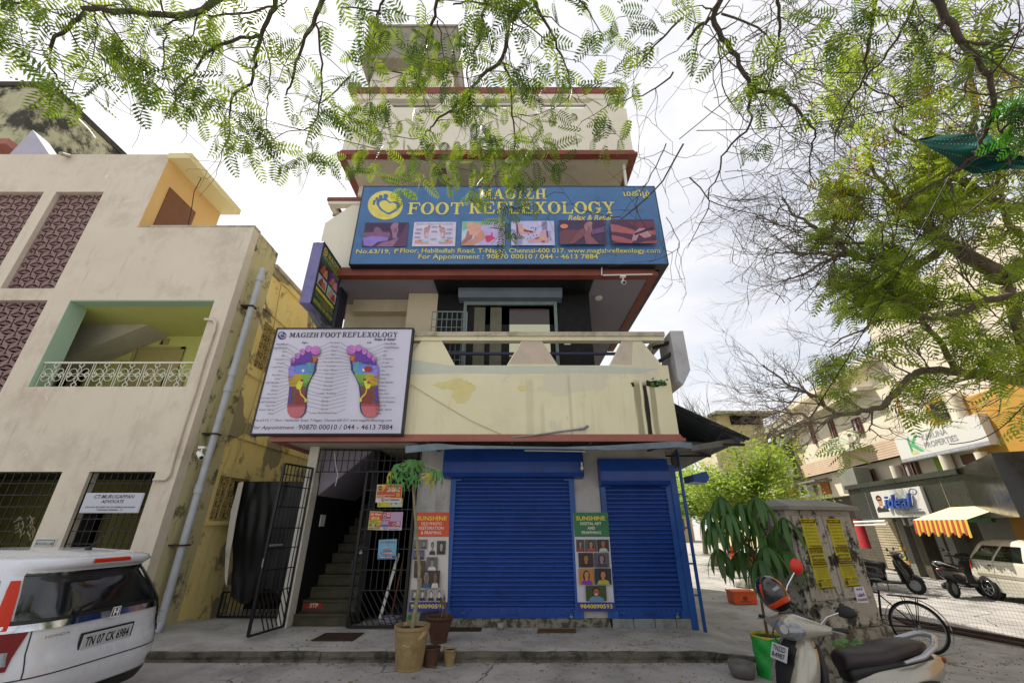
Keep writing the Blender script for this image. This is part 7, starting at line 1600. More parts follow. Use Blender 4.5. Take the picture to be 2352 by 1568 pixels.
rear_ = [(.2, .10), (.3, .04), (.45, .0), (.62, .02), (.72, .06), (.9, .09), (1.0, .12), (1.2, .24), (1.36, .36), (1.40, .22), (1.44, .20), (1.47, .24), (1.50, .34), (1.54, .7)]
front_ = [(.2, 3.9), (.5, 3.98), (.8, 3.9), (.95, 3.5), (1.0, 3.1), (1.5, 2.2), (1.53, 2.0)]
wid_ = [(.2, .80), (.4, .845), (.7, .85), (.92, .84), (1.05, .80), (1.25, .72), (1.38, .66), (1.45, .63), (1.49, .57), (1.52, .46), (1.54, .30)]
J = Car('parked_car', 'white hatchback parked at the left with number plate TN 07 CK 6984', (-4.20, 5.20, -.13), R(180 - 4), m_pw, 3.95, rear_, front_, wid_, 1.54, (.72, 3.2))
J.patch('rear_window', m_glassd, .985, 1.365, lambda z: -.93, lambda z: .93, .008, 24, 12)
J.patch('glass_trim', m_blk, .94, .99, -1.0, 1.0, .007, 20, 2)
J.patch('chrome_strip', m_chr, .90, .955, -.99, .99, .016, 24, 3)
for sd in (-1, 1):
    J.patch('tail_light', m_redl, .62, .93, lambda z, sd=sd: sd * (.90 - (z - .62) * .3), lambda z, sd=sd: sd * (1.10 + (z - .62) * 1.0), .012, 14, 10); J.patch('light_strip', m_orl, .92, 1.30, sd * .94, lambda z, sd=sd: sd * (1.04 - (z - .92) * .12), .014, 6, 10)
    J.patch('clear_lens', m_clr, .66, .76, sd * .90, sd * .99, .02, 8, 4); J.patch('reflector', m_redl, .36, .42, sd * .72, sd * .9, .01, 8, 2)
    J.patch('side_window', m_glassd, 1.0, 1.33, sd * 1.3, sd * 3.0, .006, 10, 8); J.patch('quarter_window', m_glassd, 1.02, 1.3, sd * 1.1, lambda z, sd=sd: sd * 1.22, .006, 4, 4)
J.patch('brake_light', m_orl, 1.42, 1.46, -.22, .44, .012, 12, 2)
J.patch('bumper_line', m_blk, .535, .545, -1.0, 1.0, .004, 24, 1); J.patch('tailgate_gap', m_blk, .54, .9, -.80, -.79, .004, 2, 6); J.patch('tailgate_gap', m_blk, .54, .9, .79, .80, .004, 2, 6); J.patch('lower_bumper', m_blk, .22, .33, -.8, .8, .008, 20, 3)
q = Panel((.035, .048, .895), (0, -1, 0), (0, 0, 1)); q.n = Vector((-1, 0, 0)); q.step = .0015
fr_ = [(0, .01), (.09, .01), (.085, .085), (.005, .085)]; q.poly([(-.008, .0), (.098, .0), (.092, .094), (-.002, .094)], '#e6e6ea'); q.poly(fr_, '#2a2c33')
q.poly([(.018, .016), (.032, .016), (.036, .08), (.014, .08)], '#e6e6ea'); q.poly([(.058, .016), (.072, .016), (.076, .08), (.054, .08)], '#e6e6ea'); q.poly([(.03, .04), (.06, .04), (.06, .054), (.03, .054)], '#e6e6ea')
obj('emblem', q.mb, PRINT, J.root, local=True)
mb = MB(); mb.box((.035, -.27, .655), (.05, .27, .79)); bevel(obj('number_plate', mb, mat('plate_white', '#a9abb0', .4), J.root, local=True), .008, 2)
mb = MB(); mb.box((.04, -.285, .64), (.06, .285, .805)); obj('plate_frame', mb, m_blk, J.root, local=True)
q = Panel((.035, .27, .655), (0, -1, 0), (0, 0, 1)); q.n = Vector((-1, 0, 0)); q.text('TN 07 CK 6984', (.035, .025, .505, .11), '#1a1a1f', px=False, bold=.02); obj('plate_lettering', q.mb, PRINT, J.root, local=True)
q = Panel((.055, .75, .8), (0, -1, 0), (0, 0, 1)); q.n = Vector((-1, 0, 0)); q.step = .002
q.text('HONDA', (.12, .03, .34, .055), '#7a7c82', px=False, bold=.016); q.text('i-VTEC', (1.28, -.07, 1.42, -.05), '#7a7c82', px=False, bold=.011); q.text('JAZZ', (1.30, .03, 1.42, .055), '#7a7c82', px=False, bold=.011); obj('badge_lettering', q.mb, PRINT, J.root, local=True)
q = Panel((.335, .32, 1.325), (0, -1, 0), Vector((.55, 0, 1)).normalized()); q.n = Vector((-1, 0, .5)).normalized(); q.text('TVS MOBILITY', (.2, -.005, .46, .02), '#c9cbd0', px=False, bold=.02); obj('glass_sticker', q.mb, PRINT, J.root, local=True)
mb = MB(); mb.lathe((.62, 0, 1.52), [(.04, 0), (.03, .03), (.012, .045), (.001, .05)], 12); mb.cyl((.62, 0, 1.55), (.36, 0, 1.78), .006, 6); obj('aerial', mb, m_blk, J.root, local=True)
mb = MB(); mb.bar((.10, .35, 1.03), (.22, -.05, 1.09), .02, .02); mb.cyl((.09, .36, 1.0), (.14, .36, 1.02), .03, 8); obj('wiper', mb, m_blk, J.root, local=True)
rear2 = [(.2, .14), (.35, .05), (.5, .0), (.7, .05), (.9, .1), (1.0, .14), (1.3, .4), (1.38, .5), (1.43, .8)]; front2 = [(.2, 3.6), (.5, 3.68), (.75, 3.6), (.85, 3.3), (.93, 2.8), (1.35, 2.1), (1.43, 1.8)]; wid2 = [(.2, .74), (.5, .80), (.88, .79), (1.0, .76), (1.3, .66), (1.38, .6), (1.43, .5)]
gw = G(2285, 1377, -.13); hd = Vector((-.211, -.9775, 0)); side_r = Vector((hd.y, -hd.x, 0)); cpos = gw - hd * .62 - side_r * .76
Wc = Car('parked_car', 'older cream-white hatchback parked across the street at the right edge', cpos, math.atan2(hd.y, hd.x), mat('cream_white_paint', '#c9c4b4', .3, coat=.6), 3.7, rear2, front2, wid2, 1.43, (.62, 3.0), .28)
for sd in (-1, 1):
    Wc.patch('rear_side_window', m_glassd, .93, 1.28, lambda z, sd=sd: sd * (1.06 + (z - .93) * .35), sd * 1.72, .006, 8, 6); Wc.patch('front_side_window', m_glassd, .93, 1.28, sd * 1.80, lambda z, sd=sd: sd * (2.65 - (z - .93) * .9), .006, 8, 6)
    Wc.patch('tail_light', m_orl, .70, .92, sd * .86, sd * 1.05, .012, 8, 6); Wc.patch('door_line', m_blk, .4, .93, sd * 1.755, sd * 1.765, .004, 1, 6); Wc.patch('trim_strip', mat('scuffed_trim', '#8d897a', .7), .55, .62, sd * 1.2, sd * 3.2, .01, 12, 2); Wc.patch('door_handle', m_blk, .80, .83, sd * 1.6, sd * 1.72, .02, 4, 2)
Wc.patch('rear_window', m_glassd, .98, 1.3, -.85, .85, .008, 14, 8)

# ---------------------------------------------------------------- scooters
m_gold = mat('champagne_paint', '#a09c90', .26, col2='#979386', scale=2, metal=.45, coat=.6); m_silv = mat('silver_paint', '#a3a4a8', .3, metal=.5, coat=.4)
m_seat = mat('dark_vinyl', '#2a2023', .42, col2='#231b1e', scale=3, bump=.25, bscale=120)
def lring(c, w_, h_, n=16, e=2.6, ax='x'):
    r = []
    for i in range(n):
        a = 6.283185 * i / n; ca, sa = math.cos(a), math.sin(a); x = w_ / 2 * (abs(ca) ** (2 / e)) * (1 if ca > 0 else -1); y = h_ / 2 * (abs(sa) ** (2 / e)) * (1 if sa > 0 else -1)
        r.append(Vector((c[0], c[1] + x, c[2] + y)) if ax == 'x' else Vector((c[0] + x, c[1] + y, c[2])) if ax == 'z' else Vector((c[0] + x, c[1], c[2] + y)))
    return r
def loft(secs, ax='x', e=2.6, n=16):
    mb = MB(); rs = [lring(c, w_, h_, n, e, ax) for c, w_, h_ in secs]; vs = [p for r in rs for p in r]
    mb.add(vs, [(j * n + i, j * n + (i + 1) % n, (j + 1) * n + (i + 1) % n, (j + 1) * n + i) for j in range(len(rs) - 1) for i in range(n)] + [tuple(range(n))[::-1], tuple(range((len(rs) - 1) * n, len(rs) * n))], True); return mb
def smooth_loft(secs, k=4, **kw):
    out_ = []
    for i in range(len(secs) - 1):
        p = [secs[max(i - 1, 0)], secs[i], secs[i + 1], secs[min(i + 2, len(secs) - 1)]]
        for j in range(k):
            t = j / k; f = lambda a, b, c, d: .5 * ((2 * b) + (-a + c) * t + (2 * a - 5 * b + 4 * c - d) * t * t + (-a + 3 * b - 3 * c + d) * t ** 3)
            out_.append((tuple(f(*[q[0][m] for q in p]) for m in range(3)), max(.004, f(*[q[1] for q in p])), max(.004, f(*[q[2] for q in p]))))
    out_.append(secs[-1]); return loft(out_, **kw)
def wheel_mb(c, r, w_): return MB().lathe(c, [(r * .62, -w_ / 2), (r * .9, -w_ / 2), (r, -w_ / 4), (r, w_ / 4), (r * .9, w_ / 2), (r * .62, w_ / 2)], 28, axis='y')
def scooter(label, loc, yaw, steer, mp_, mseat, mgrab, plate=None, name='scooter'):
    S = thing(name, label, 'scooter', loc, yaw)
    def o_(nm, mb, m, par=None): return obj(nm, mb, m, par or S, local=True)
    for x in (.64, -.60):
        Wl = o_('wheel', wheel_mb((x, 0, .22), .22, .09), m_tyre); mb = MB(); mb.cyl((x, -.03, .22), (x, .03, .22), .135, 20); o_('rim', mb, m_steel, Wl)
    o_('front_fender', smooth_loft([((.88, 0, .30), .03, .02), ((.80, 0, .40), .11, .06), ((.66, 0, .47), .13, .07), ((.52, 0, .43), .12, .06), ((.44, 0, .32), .08, .04)]), mp_)
    for s_ in (-1, 1): o_('fork', MB().cyl((.62, s_ * .06, .22), (.50, s_ * .06, .55), .018, 8), m_steel)
    # front shield: shell of horizontal rings
    o_('front_shield', smooth_loft([((.50, 0, .26), .08, .12), ((.53, 0, .36), .16, .28), ((.55, 0, .50), .22, .40), ((.50, 0, .66), .22, .44), ((.44, 0, .80), .18, .38), ((.40, 0, .90), .12, .22)], ax='z', e=3), mp_)
    o_('inner_panel', smooth_loft([((.40, 0, .28), .05, .26), ((.40, 0, .5), .08, .38), ((.37, 0, .68), .08, .40), ((.34, 0, .84), .06, .26)], ax='z', e=3), m_blk)
    tabx = [(.26, .54), (.36, .61), (.5, .66), (.66, .61), (.8, .53), (.9, .46)]; taby = [(.26, .06), (.36, .14), (.5, .2), (.66, .22), (.8, .19), (.9, .11)]
    def sf(z, y, off=.012): hw = spl(taby, z); r_ = spl(tabx, z); return r_ - .10 * min(1, abs(y) / hw) ** 3 + off
    mb = MB(); mb.grid(lambda u, v: (sf(.36 + .50 * v, (2 * u - 1) * (.04 + .10 * v)), (2 * u - 1) * (.04 + .10 * v), .36 + .50 * v), 8, 10); o_('centre_panel', mb, m_blk)
    for k in range(4): mb = MB(); mb.bar((sf(.40 + .028 * k, 0, .02), -.05 - .004 * k, .40 + .028 * k), (sf(.40 + .028 * k, 0, .02), .05 + .004 * k, .40 + .028 * k), .016, .012); o_('grille_slat', mb, m_steel)
    for s_ in (-1, 1):
        mb = MB(); mb.grid(lambda u, v: (sf(.42 + .22 * v, .09 + .11 * u, .008), s_ * (.085 + .10 * u * (.4 + .6 * math.sin(math.pi * (.1 + .8 * v)))), .42 + .22 * v), 6, 6); o_('indicator', mb, m_clr)
    o_('floorboard', smooth_loft([((.42, 0, .26), .26, .07), ((.2, 0, .245), .34, .06), ((-.05, 0, .26), .34, .08), ((-.15, 0, .34), .30, .12)]), m_blk)
    o_('body_panel', smooth_loft([((.0, 0, .44), .20, .30), ((-.15, 0, .46), .30, .40), ((-.40, 0, .50), .36, .38), ((-.65, 0, .56), .33, .30), ((-.85, 0, .62), .22, .20), ((-.95, 0, .66), .10, .08)]), mp_)
    o_('under_seat', smooth_loft([((.03, 0, .60), .16, .12), ((-.1, 0, .63), .22, .12), ((-.5, 0, .68), .26, .1), ((-.8, 0, .70), .2, .07)]), m_blk)
    o_('seat', smooth_loft([((.07, 0, .66), .10, .10), ((.04, 0, .695), .20, .13), ((-.10, 0, .71), .26, .13), ((-.30, 0, .725), .30, .12), ((-.48, 0, .76), .30, .13), ((-.68, 0, .78), .25, .11), ((-.80, 0, .785), .14, .06)], k=5), mseat)
    mb = MB(); mb.tube([(-.42, .17, .70), (-.60, .19, .74), (-.78, .16, .80), (-.90, .08, .85), (-.92, 0, .855), (-.90, -.08, .85), (-.78, -.16, .80), (-.60, -.19, .74), (-.42, -.17, .70)], [.012, .02, .024, .024, .022, .024, .024, .02, .012], 10); o_('grab_rail', mb, mgrab)
    mb = MB(); mb.tube([(-.02, .165, .42), (-.2, .19, .44), (-.5, .195, .48), (-.75, .17, .53)], .007, 5); o_('panel_seam', mb, m_blk)
    o_('tail_light', smooth_loft([((-.86, 0, .66), .18, .08), ((-.97, 0, .67), .12, .05)]), m_redl)
    o_('engine_cover', smooth_loft([((-.25, .12, .26), .12, .14), ((-.45, .14, .26), .14, .18), ((-.72, .13, .27), .1, .14)]), m_blk)
    for s_ in (-1, 1): mb = MB(); mb.grid(lambda u, v: (-.35 - .35 * u, s_ * (.178 + .012 * math.sin(math.pi * u)), .50 + .05 * u + (.012 + .03 * math.sin(math.pi * u)) * (2 * v - 1)), 8, 2); o_('side_decal', mb, m_blk)
    # steering head, turned
    rot = Matrix.Translation((.42, 0, 0)) @ Matrix.Rotation(steer, 4, 'Z') @ Matrix.Translation((-.42, 0, 0))
    def h_(nm, mb, m, par=None): mb.v = [tuple(rot @ Vector(v)) for v in mb.v]; return o_(nm, mb, m, par)
    HB = h_('handlebar_cowl', smooth_loft([((.36, -.28, .96), .05, .05), ((.38, -.20, .955), .12, .10), ((.42, -.10, .95), .20, .17), ((.44, 0, .95), .24, .21), ((.42, .10, .95), .20, .17), ((.38, .20, .955), .12, .10), ((.36, .28, .96), .05, .05)], ax='y'), mp_)
    mb = MB(); mb.grid(lambda u, v: (.592 - .05 * (2 * v - 1) ** 2 - .06 * (2 * u - 1) ** 2 * 1.3 - .02 * v, (.13 * math.cos(math.pi * (1 - u))) , .945 + .08 * (2 * v - 1) * math.sin(math.pi * max(.06, min(.94, u)))), 16, 8); h_('headlight', mb, m_clr)
    mb = MB(); mb.cyl((.56, 0, .95), (.597, 0, .95), .035, 14); h_('headlight_bulb', mb, m_chr)
    for s_ in (-1, 1):
        mb = MB(); mb.cyl((.33, s_ * .25, .96), (.29, s_ * .38, .965), .019, 10); h_('grip', mb, m_blk)
        mb = MB(); mb.bar((.38, s_ * .24, .965), (.36, s_ * .37, .955), .012, .008); h_('brake_lever', mb, m_steel)
        if s_ < 0 and plate: continue
        mb = MB(); mb.tube([(.37, s_ * .20, .99), (.36, s_ * .27, 1.06), (.34, s_ * .36, 1.10)], .008, 6); MS = h_('mirror_stalk', mb, m_chr)
        h_('mirror', smooth_loft([((.33, s_ * .34, 1.10), .02, .03), ((.33, s_ * .38, 1.11), .04, .085), ((.33, s_ * .44, 1.115), .04, .09), ((.33, s_ * .49, 1.11), .02, .03)], ax='y'), m_blk, MS)
        mb = MB(); mb.cyl((.308, s_ * .415, 1.113), (.306, s_ * .415, 1.113), .034, 14); h_('mirror_glass', mb, m_chr, MS)
    for k_ in (-1, 1): mb = MB(); mb.tube([(.36, k_ * .22, .93), (.44, k_ * .2, .86), (.50, k_ * .12, .80), (.46, k_ * .05, .78)], .006, 5); h_('brake_cable', mb, m_blk)
    h_('cowl_top', smooth_loft([((.36, -.14, 1.015), .08, .03), ((.36, 0, 1.03), .14, .05), ((.36, .14, 1.015), .08, .03)], ax='y'), m_blk)
    if plate:
        c0 = Vector((.60, .0, .76)); up_ = Vector((-.42, 0, 1)).normalized(); nn = Vector((1, 0, .42)).normalized()
        mb = MB(); mb.obox(c0 - Vector((0, -.095, 0)) - up_ * .06 + nn * .02, Vector((0, -.19, 0)), nn * .006, up_ * .12); PLt = o_('number_plate', mb, mat('plate_white', '#a9abb0', .4))
        q = Panel(c0 + Vector((0, -.095, 0)) - up_ * .06 + nn * .026, (0, 1, 0), up_); q.n = nn
        q.text(plate[0], (.02, .066, .17, .107), '#1f1f24', px=False, bold=.011); q.text(plate[1], (.02, .013, .17, .054), '#1f1f24', px=False, bold=.011); o_('plate_lettering', q.mb, PRINT, PLt)
    mb = MB(); mb.bar((-.05, .10, .22), (-.12, .22, .0), .02, .02); o_('stand', mb, m_steel)
    return S
SC = scooter('champagne scooter with a long dark seat parked in the foreground at the right', (2.96, 4.50, -.13), R(188), R(24), m_gold, m_seat, m_silv, ('TN22D', 'R4987'))
scooter('dark grey scooter parked nose-in before the street shops', (12.35, 12.95, -.13), R(20), R(0), mat('dark_scooter_paint', '#26282b', .25, coat=.6), m_blk, m_chr)
scooter('black motorcycle standing before the pale shutters, half hidden by the cabinet', (11.0, 13.9, -.13), R(-60), R(10), mat('black_scooter_paint', '#141518', .25, coat=.6), m_blk, m_steel, name='motorcycle')
# far bikes in the side lane seen between the leaves
scooter('orange and black motorcycle far down the side lane behind the plant', (8.6, 17.5, -.13), R(200), 0, mat('orange_scooter_paint', '#b5451c', .3, coat=.5), m_blk, m_steel, name='motorcycle')
# helmet on the far handlebar end
hc = P(1774, 1362, 4.72)
HM = thing('helmet', 'black and orange full-face helmet hanging on the scooter handlebar', 'helmet', hc)
m_hel = mat('black_helmet', '#15161c', .2, coat=.7); m_helo = mat('orange_helmet', '#c23c14', .25, coat=.6)
rotm = Matrix.Rotation(R(-25), 3, 'Y')
def hs_(u, v, k=1.0): a, b = 6.283 * u, math.pi * v; return hc + rotm @ (Vector((math.sin(b) * math.cos(a) * .125, math.sin(b) * math.sin(a) * .155, math.cos(b) * .165 * (1 if v < .5 else 1.0))) * k)
mb = MB(); mb.grid(lambda u, v: hs_(u, v * .86), 32, 18); obj('shell', mb, m_hel, HM)
mb = MB(); mb.grid(lambda u, v: hs_(.52 + .42 * u, .52 + .10 * v + .07 * abs(2 * u - 1), 1.015), 16, 4); obj('chin_band', mb, m_helo, HM)
for s_ in (0, 1): mb = MB(); mb.grid(lambda u, v: hs_((.54 if s_ == 0 else .86) + .05 * u * (1 - v) * (1 if s_ == 0 else 1), .22 + .30 * v, 1.012), 5, 6); obj('side_flash', mb, m_helo, HM)
mb = MB(); mb.grid(lambda u, v: hs_(.60 + .28 * u, .66 + .12 * v, 1.012), 12, 4); obj('visor_opening', mb, m_blkint, HM)
q = MB(); q.grid(lambda u, v: hs_(.70 + .09 * u, .34 + .05 * v, 1.014), 4, 2); obj('brand_patch', q, m_steel, HM)
mb = MB(); mb.sphere(P(1829, 1300, 5.3), .075, 12, (1, .5, 1.1)); o = obj('mirror', mb, mat('red_mirror_back', '#c4281a', .3)); o['label'] = 'red-backed mirror rising behind the helmet before the cabinet'; o['category'] = 'mirror'
mb = MB(); mb.tube([P(1829, 1305, 5.3), P(1808, 1345, 5.3), P(1798, 1400, 5.35)], .009, 6); obj('mirror_stalk', mb, m_chr, o)
# wooden prop behind the scooter
mb = MB(); mb.bar(P(1868, 1468, 5.2), P(1905, 1600, 5.0), .07, .04); o = obj('grey_plank', mb, mat('grey_wood', '#6f6e6a', .9, col2='#55544f', scale=6, bump=.4)); o['label'] = 'grey plank leaning behind the scooter front'; o['category'] = 'plank'

# ---------------------------------------------------------------- bicycle
BI = thing('bicycle', 'old black roadster bicycle parked behind the cabinet', 'bicycle', (6.25, 7.67, -.13))
rw, fw_ = Vector((6.28, 7.62, .21)), Vector((5.62, 8.52, .21)); bd = (fw_ - rw).normalized(); bl_ = Vector((-bd.y, bd.x, 0)); m_bik = mat('black_enamel', '#131317', .35)
def bp(x, z, y=0): return rw + bd * x + Vector((0, 0, z - .34)) + bl_ * y + Vector((0, 0, 0))
rr0 = .335
for c, nm in ((rw, 'wheel'), (fw_, 'wheel')):
    pts = [c + bd * rr0 * math.cos(6.283 * i / 40) + Vector((0, 0, rr0 * math.sin(6.283 * i / 40))) for i in range(41)]
    mb = MB(); mb.tube(pts, .018, 8, caps=False); Wl = obj(nm, mb, m_tyre, BI)
    mb = MB(); mb.tube([c + (p - c) * .93 for p in pts], .009, 6, caps=False); obj('rim', mb, m_steel, Wl)
    mb = MB()
    for k in range(32): a = 6.283 * k / 32; mb.tube([c + bl_ * (.02 if k % 2 else -.02), c + bd * rr0 * .93 * math.cos(a) + Vector((0, 0, rr0 * .93 * math.sin(a)))], .0016, 3)
    obj('spokes', mb, m_steel, Wl); mb = MB(); mb.cyl(c - bl_ * .05, c + bl_ * .05, .022, 10); obj('hub', mb, m_steel, Wl)
    mb = MB(); a0_, a1_ = (-.45, 3.0) if c is rw else (.4, 3.3)
    fp = [c + bd * (-.385 * math.cos(a)) * 1 + Vector((0, 0, .385 * math.sin(a))) for a in [a0_ + (a1_ - a0_) * i / 22 for i in range(23)]]; vs = []
    for p in fp: vs += [p - bl_ * .03, p + bl_ * .03]
    mb.add(vs, [(2 * i, 2 * i + 1, 2 * i + 3, 2 * i + 2) for i in range(22)], True); obj('mudguard', mb, mat('violet_black_enamel', '#24212f', .3, coat=.4), BI)
bbk = bp(.46, .30); sea = bp(.36, .80); hed = bp(.92, .86); hedl = bp(.95, .72)
mb = MB()
for a, b, r_ in ((bbk, sea, .016), (sea - Vector((0, 0, .05)), hed, .014), (bbk, hedl, .016), (rw, bbk, .012), (rw, sea - Vector((0, 0, .08)), .010), (hed + Vector((0, 0, .06)), hedl, .018), (hedl, fw_, .014)): mb.cyl(a, b, r_, 8)
obj('frame', mb, m_bik, BI)
mb = MB(); mb.cyl(sea, sea + Vector((0, 0, .1)), .012, 8); obj('seat_post', mb, m_steel, BI)
mb = smooth_loft([((0, 0, 0), .02, .02), ((.05, 0, .01), .18, .05), ((.14, 0, .01), .2, .06), ((.22, 0, .0), .08, .04), ((.32, 0, -.01), .03, .02)])
mb.v = [tuple(sea + Vector((0, 0, .13)) + bd * (x - .1) + bl_ * y + Vector((0, 0, z))) for x, y, z in mb.v]; obj('saddle', mb, m_blk, BI)
mb = MB()
for y in (-.06, 0, .06): mb.bar(bp(.26, .74, y), bp(-.22, .74, y), .01)
for x in (-.2, 0, .2): mb.bar(bp(x, .74, -.07), bp(x, .74, .07), .01)
for y in (-.06, .06): mb.cyl(bp(-.1, .74, y), bp(0, .34, y * .8), .007, 6); mb.cyl(bp(.08, .74, y), bp(0, .34, y * .8), .007, 6)
obj('carrier', mb, m_bik, BI)
mb = MB(); mb.tube([hed + Vector((0, 0, .16)) + bl_ * y + bd * x for y, x in ((-.28, -.14), (-.22, .0), (0, .04), (.22, 0), (.28, -.14))], .011, 8); mb.cyl(hed, hed + Vector((0, 0, .17)), .011, 8); obj('handlebar', mb, m_steel, BI)
mb = MB(); mb.lathe(bbk, [(.09, -.003), (.095, 0), (.09, .003)], 24, axis='y'); mb.bar(bbk + bl_ * .05, bbk + bl_ * .05 - Vector((.05, .0, .15)), .02, .012); obj('crank', mb, m_steel, BI)
mb = MB(); mb.tube([rw + Vector((0, 0, .03)) + bl_ * .04, bbk + Vector((0, 0, .09)) + bl_ * .04], .006, 5); mb.tube([rw - Vector((0, 0, .03)) + bl_ * .04, bbk - Vector((0, 0, .09)) + bl_ * .04], .006, 5); obj('chain', mb, m_rust, BI)
# ---------------------------------------------------------------- trees
m_bark = mat('grey_bark', '#5d5148', .9, col2='#46403a', scale=7, bump=.7, bscale=30, stretch=(1, 1, .3))
m_barkl = mat('pale_bark', '#85796a', .9, col2='#6a5f53', scale=7, bump=.7, bscale=25)
m_leafA = leafmat('feathery_leaf', '#45631a', '#6a8426', '#8fa428', .38)
m_leafB = leafmat('feathery_leaf_deep', '#2a4418', '#3d5a20', '#5f7a28', .3)
m_leafF = leafmat('mid_feathery_leaf', '#5f8226', '#7b9a30', '#9cb438', .5)
m_leafE = leafmat('sunny_feathery_leaf', '#8ca63a', '#adc04a', '#bccb48', .5)
m_leafC = leafmat('street_tree_leaf', '#557a24', '#86a038', '#a2b83c', .4)
m_leafD = leafmat('dark_near_leaf', '#234f12', '#33661a', '#4f9a1c', .35)
m_flow = leafmat('yellow_flower', '#d8a80f', '#e0b820', '#e8c020', .4)
tr = random.Random(21)
def leaf_template(pairs=10, comb=5):
    """bipinnate leaf of length 1 along x: pairs of feather-like side fronds, each a comb of small leaflets"""
    V, Fc = [], []
    def tri(a, b, c): n = len(V); V.extend([a, b, c]); Fc.append((n, n + 1, n + 2))
    def q4(a, b, c, d): n = len(V); V.extend([a, b, c, d]); Fc.append((n, n + 1, n + 2, n + 3))
    def zz(x, y): return -.22 * x * x - .55 * y * y
    q4((0, -.006, 0), (0, .006, 0), (1, .003, zz(1, 0)), (1, -.003, zz(1, 0)))
    for i in range(pairs):
        t = .14 + .84 * i / (pairs - 1); pl = .31 * math.sin(math.pi * (.22 + .70 * i / (pairs - 1))) ** .8
        for s in (-1, 1):
            dx, dy = math.cos(R(62)), s * math.sin(R(62)); px_, py_ = -dy, dx
            if comb:
                for k in range(comb):
                    a0, a1 = pl * (k + .0) / comb, pl * (k + .86) / comb; wd = .027 * math.sin(math.pi * (.2 + .72 * k / comb)) ** .6
                    P_ = lambda a, w_: (t + dx * a + px_ * w_, dy * a + py_ * w_, zz(t + dx * a, dy * a))
                    q4(P_(a0, wd), P_(a0, -wd), P_(a1, -wd * .9), P_(a1, wd * .9))
            else:
                P_ = lambda a, w_: (t + dx * a + px_ * w_, dy * a + py_ * w_, zz(t + dx * a, dy * a))
                q4(P_(0, .01), P_(0, -.01), P_(pl * .5, -.038), P_(pl * .5, .038)); tri(P_(pl * .5, .038), P_(pl * .5, -.038), P_(pl, 0))
    return np.array(V), Fc
TPL = {c: leaf_template(p, c) for c, p in ((4, 9), (0, 8))}
def leaves_mesh(name, items, m, comb):
    """items: (pos, yaw, pitch, roll, length)"""
    V, Fc = TPL[comb]; n = len(V); allv = np.empty((len(items) * n, 3)); faces = []
    for i, (p, ya, pi_, ro, s) in enumerate(items):
        M_ = np.array((Matrix.Rotation(ya, 3, 'Z') @ Matrix.Rotation(pi_, 3, 'Y') @ Matrix.Rotation(ro, 3, 'X')))
        allv[i * n:(i + 1) * n] = (V * s) @ M_.T + np.array(p)
    me = bpy.data.meshes.new(name)
    lt = [len(f) for f in Fc]; fl = np.array([j for f in Fc for j in f]); k = len(items)
    me.vertices.add(k * n); me.vertices.foreach_set('co', allv.ravel())
    li = (fl[None, :] + (np.arange(k) * n)[:, None]).ravel(); me.loops.add(len(li)); me.loops.foreach_set('vertex_index', li)
    tot = np.tile(np.array(lt), k); me.polygons.add(len(tot)); st = np.concatenate([[0], np.cumsum(tot)[:-1]]); me.polygons.foreach_set('loop_start', st); me.polygons.foreach_set('loop_total', tot)
    me.update(calc_edges=True); me.materials.append(m); return me
def add_leaves(name, items, m, comb, parent):
    o = bpy.data.objects.new(name, leaves_mesh(name, items, m, comb)); link(o, parent); o.location = -Vector(BASE[parent.name]); o['kind'] = 'stuff'; return o
def crook(p0, d, L_, r0, r1, seg, wob, grav=0, curl=None):
    """a wandering twig"""
    pts = [Vector(p0)]; d = Vector(d).normalized()
    for i in range(seg):
        d = (d + Vector((tr.gauss(0, wob), tr.gauss(0, wob), tr.gauss(0, wob) - grav))).normalized(); pts.append(pts[-1] + d * L_ / seg)
    return pts, [r0 + (r1 - r0) * i / seg for i in range(seg + 1)]
def path(pts, dist, r0, r1, jit=.03):
    """limb through picture landmarks at given distances, smoothed"""
    n = len(pts); d0, d1 = dist if isinstance(dist, tuple) else (dist, dist)
    w3 = [PD(x, y, d0 + (d1 - d0) * i / (n - 1)) for i, (x, y) in enumerate(pts)]; out_ = []
    for i in range(n - 1):
        a, b, c, d = w3[max(i - 1, 0)], w3[i], w3[i + 1], w3[min(i + 2, n - 1)]
        for k in range(4):
            t = k / 4; out_.append(.5 * ((2 * b) + (-a + c) * t + (2 * a - 5 * b + 4 * c - d) * t * t + (-a + 3 * b - 3 * c + d) * t ** 3) + Vector((tr.gauss(0, 1), tr.gauss(0, 1), tr.gauss(0, 1))) * jit * .25)
    out_.append(w3[-1]); m_ = len(out_); return out_, [r0 + (r1 - r0) * i / (m_ - 1) for i in range(m_)]
def inside(px, py, poly):
    c = False; j = len(poly) - 1
    for i in range(len(poly)):
        (xi, yi), (xj, yj) = poly[i], poly[j]
        if (yi > py) != (yj > py) and px < (xj - xi) * (py - yi) / (yj - yi) + xi: c = not c
        j = i
    return c
def proj(p):
    v = Vector(p) - O0; z = v.dot(FW); return (1176 + F * v.x / z, 784 - F * v.dot(UP) / z) if z > .1 else (-999, -999)

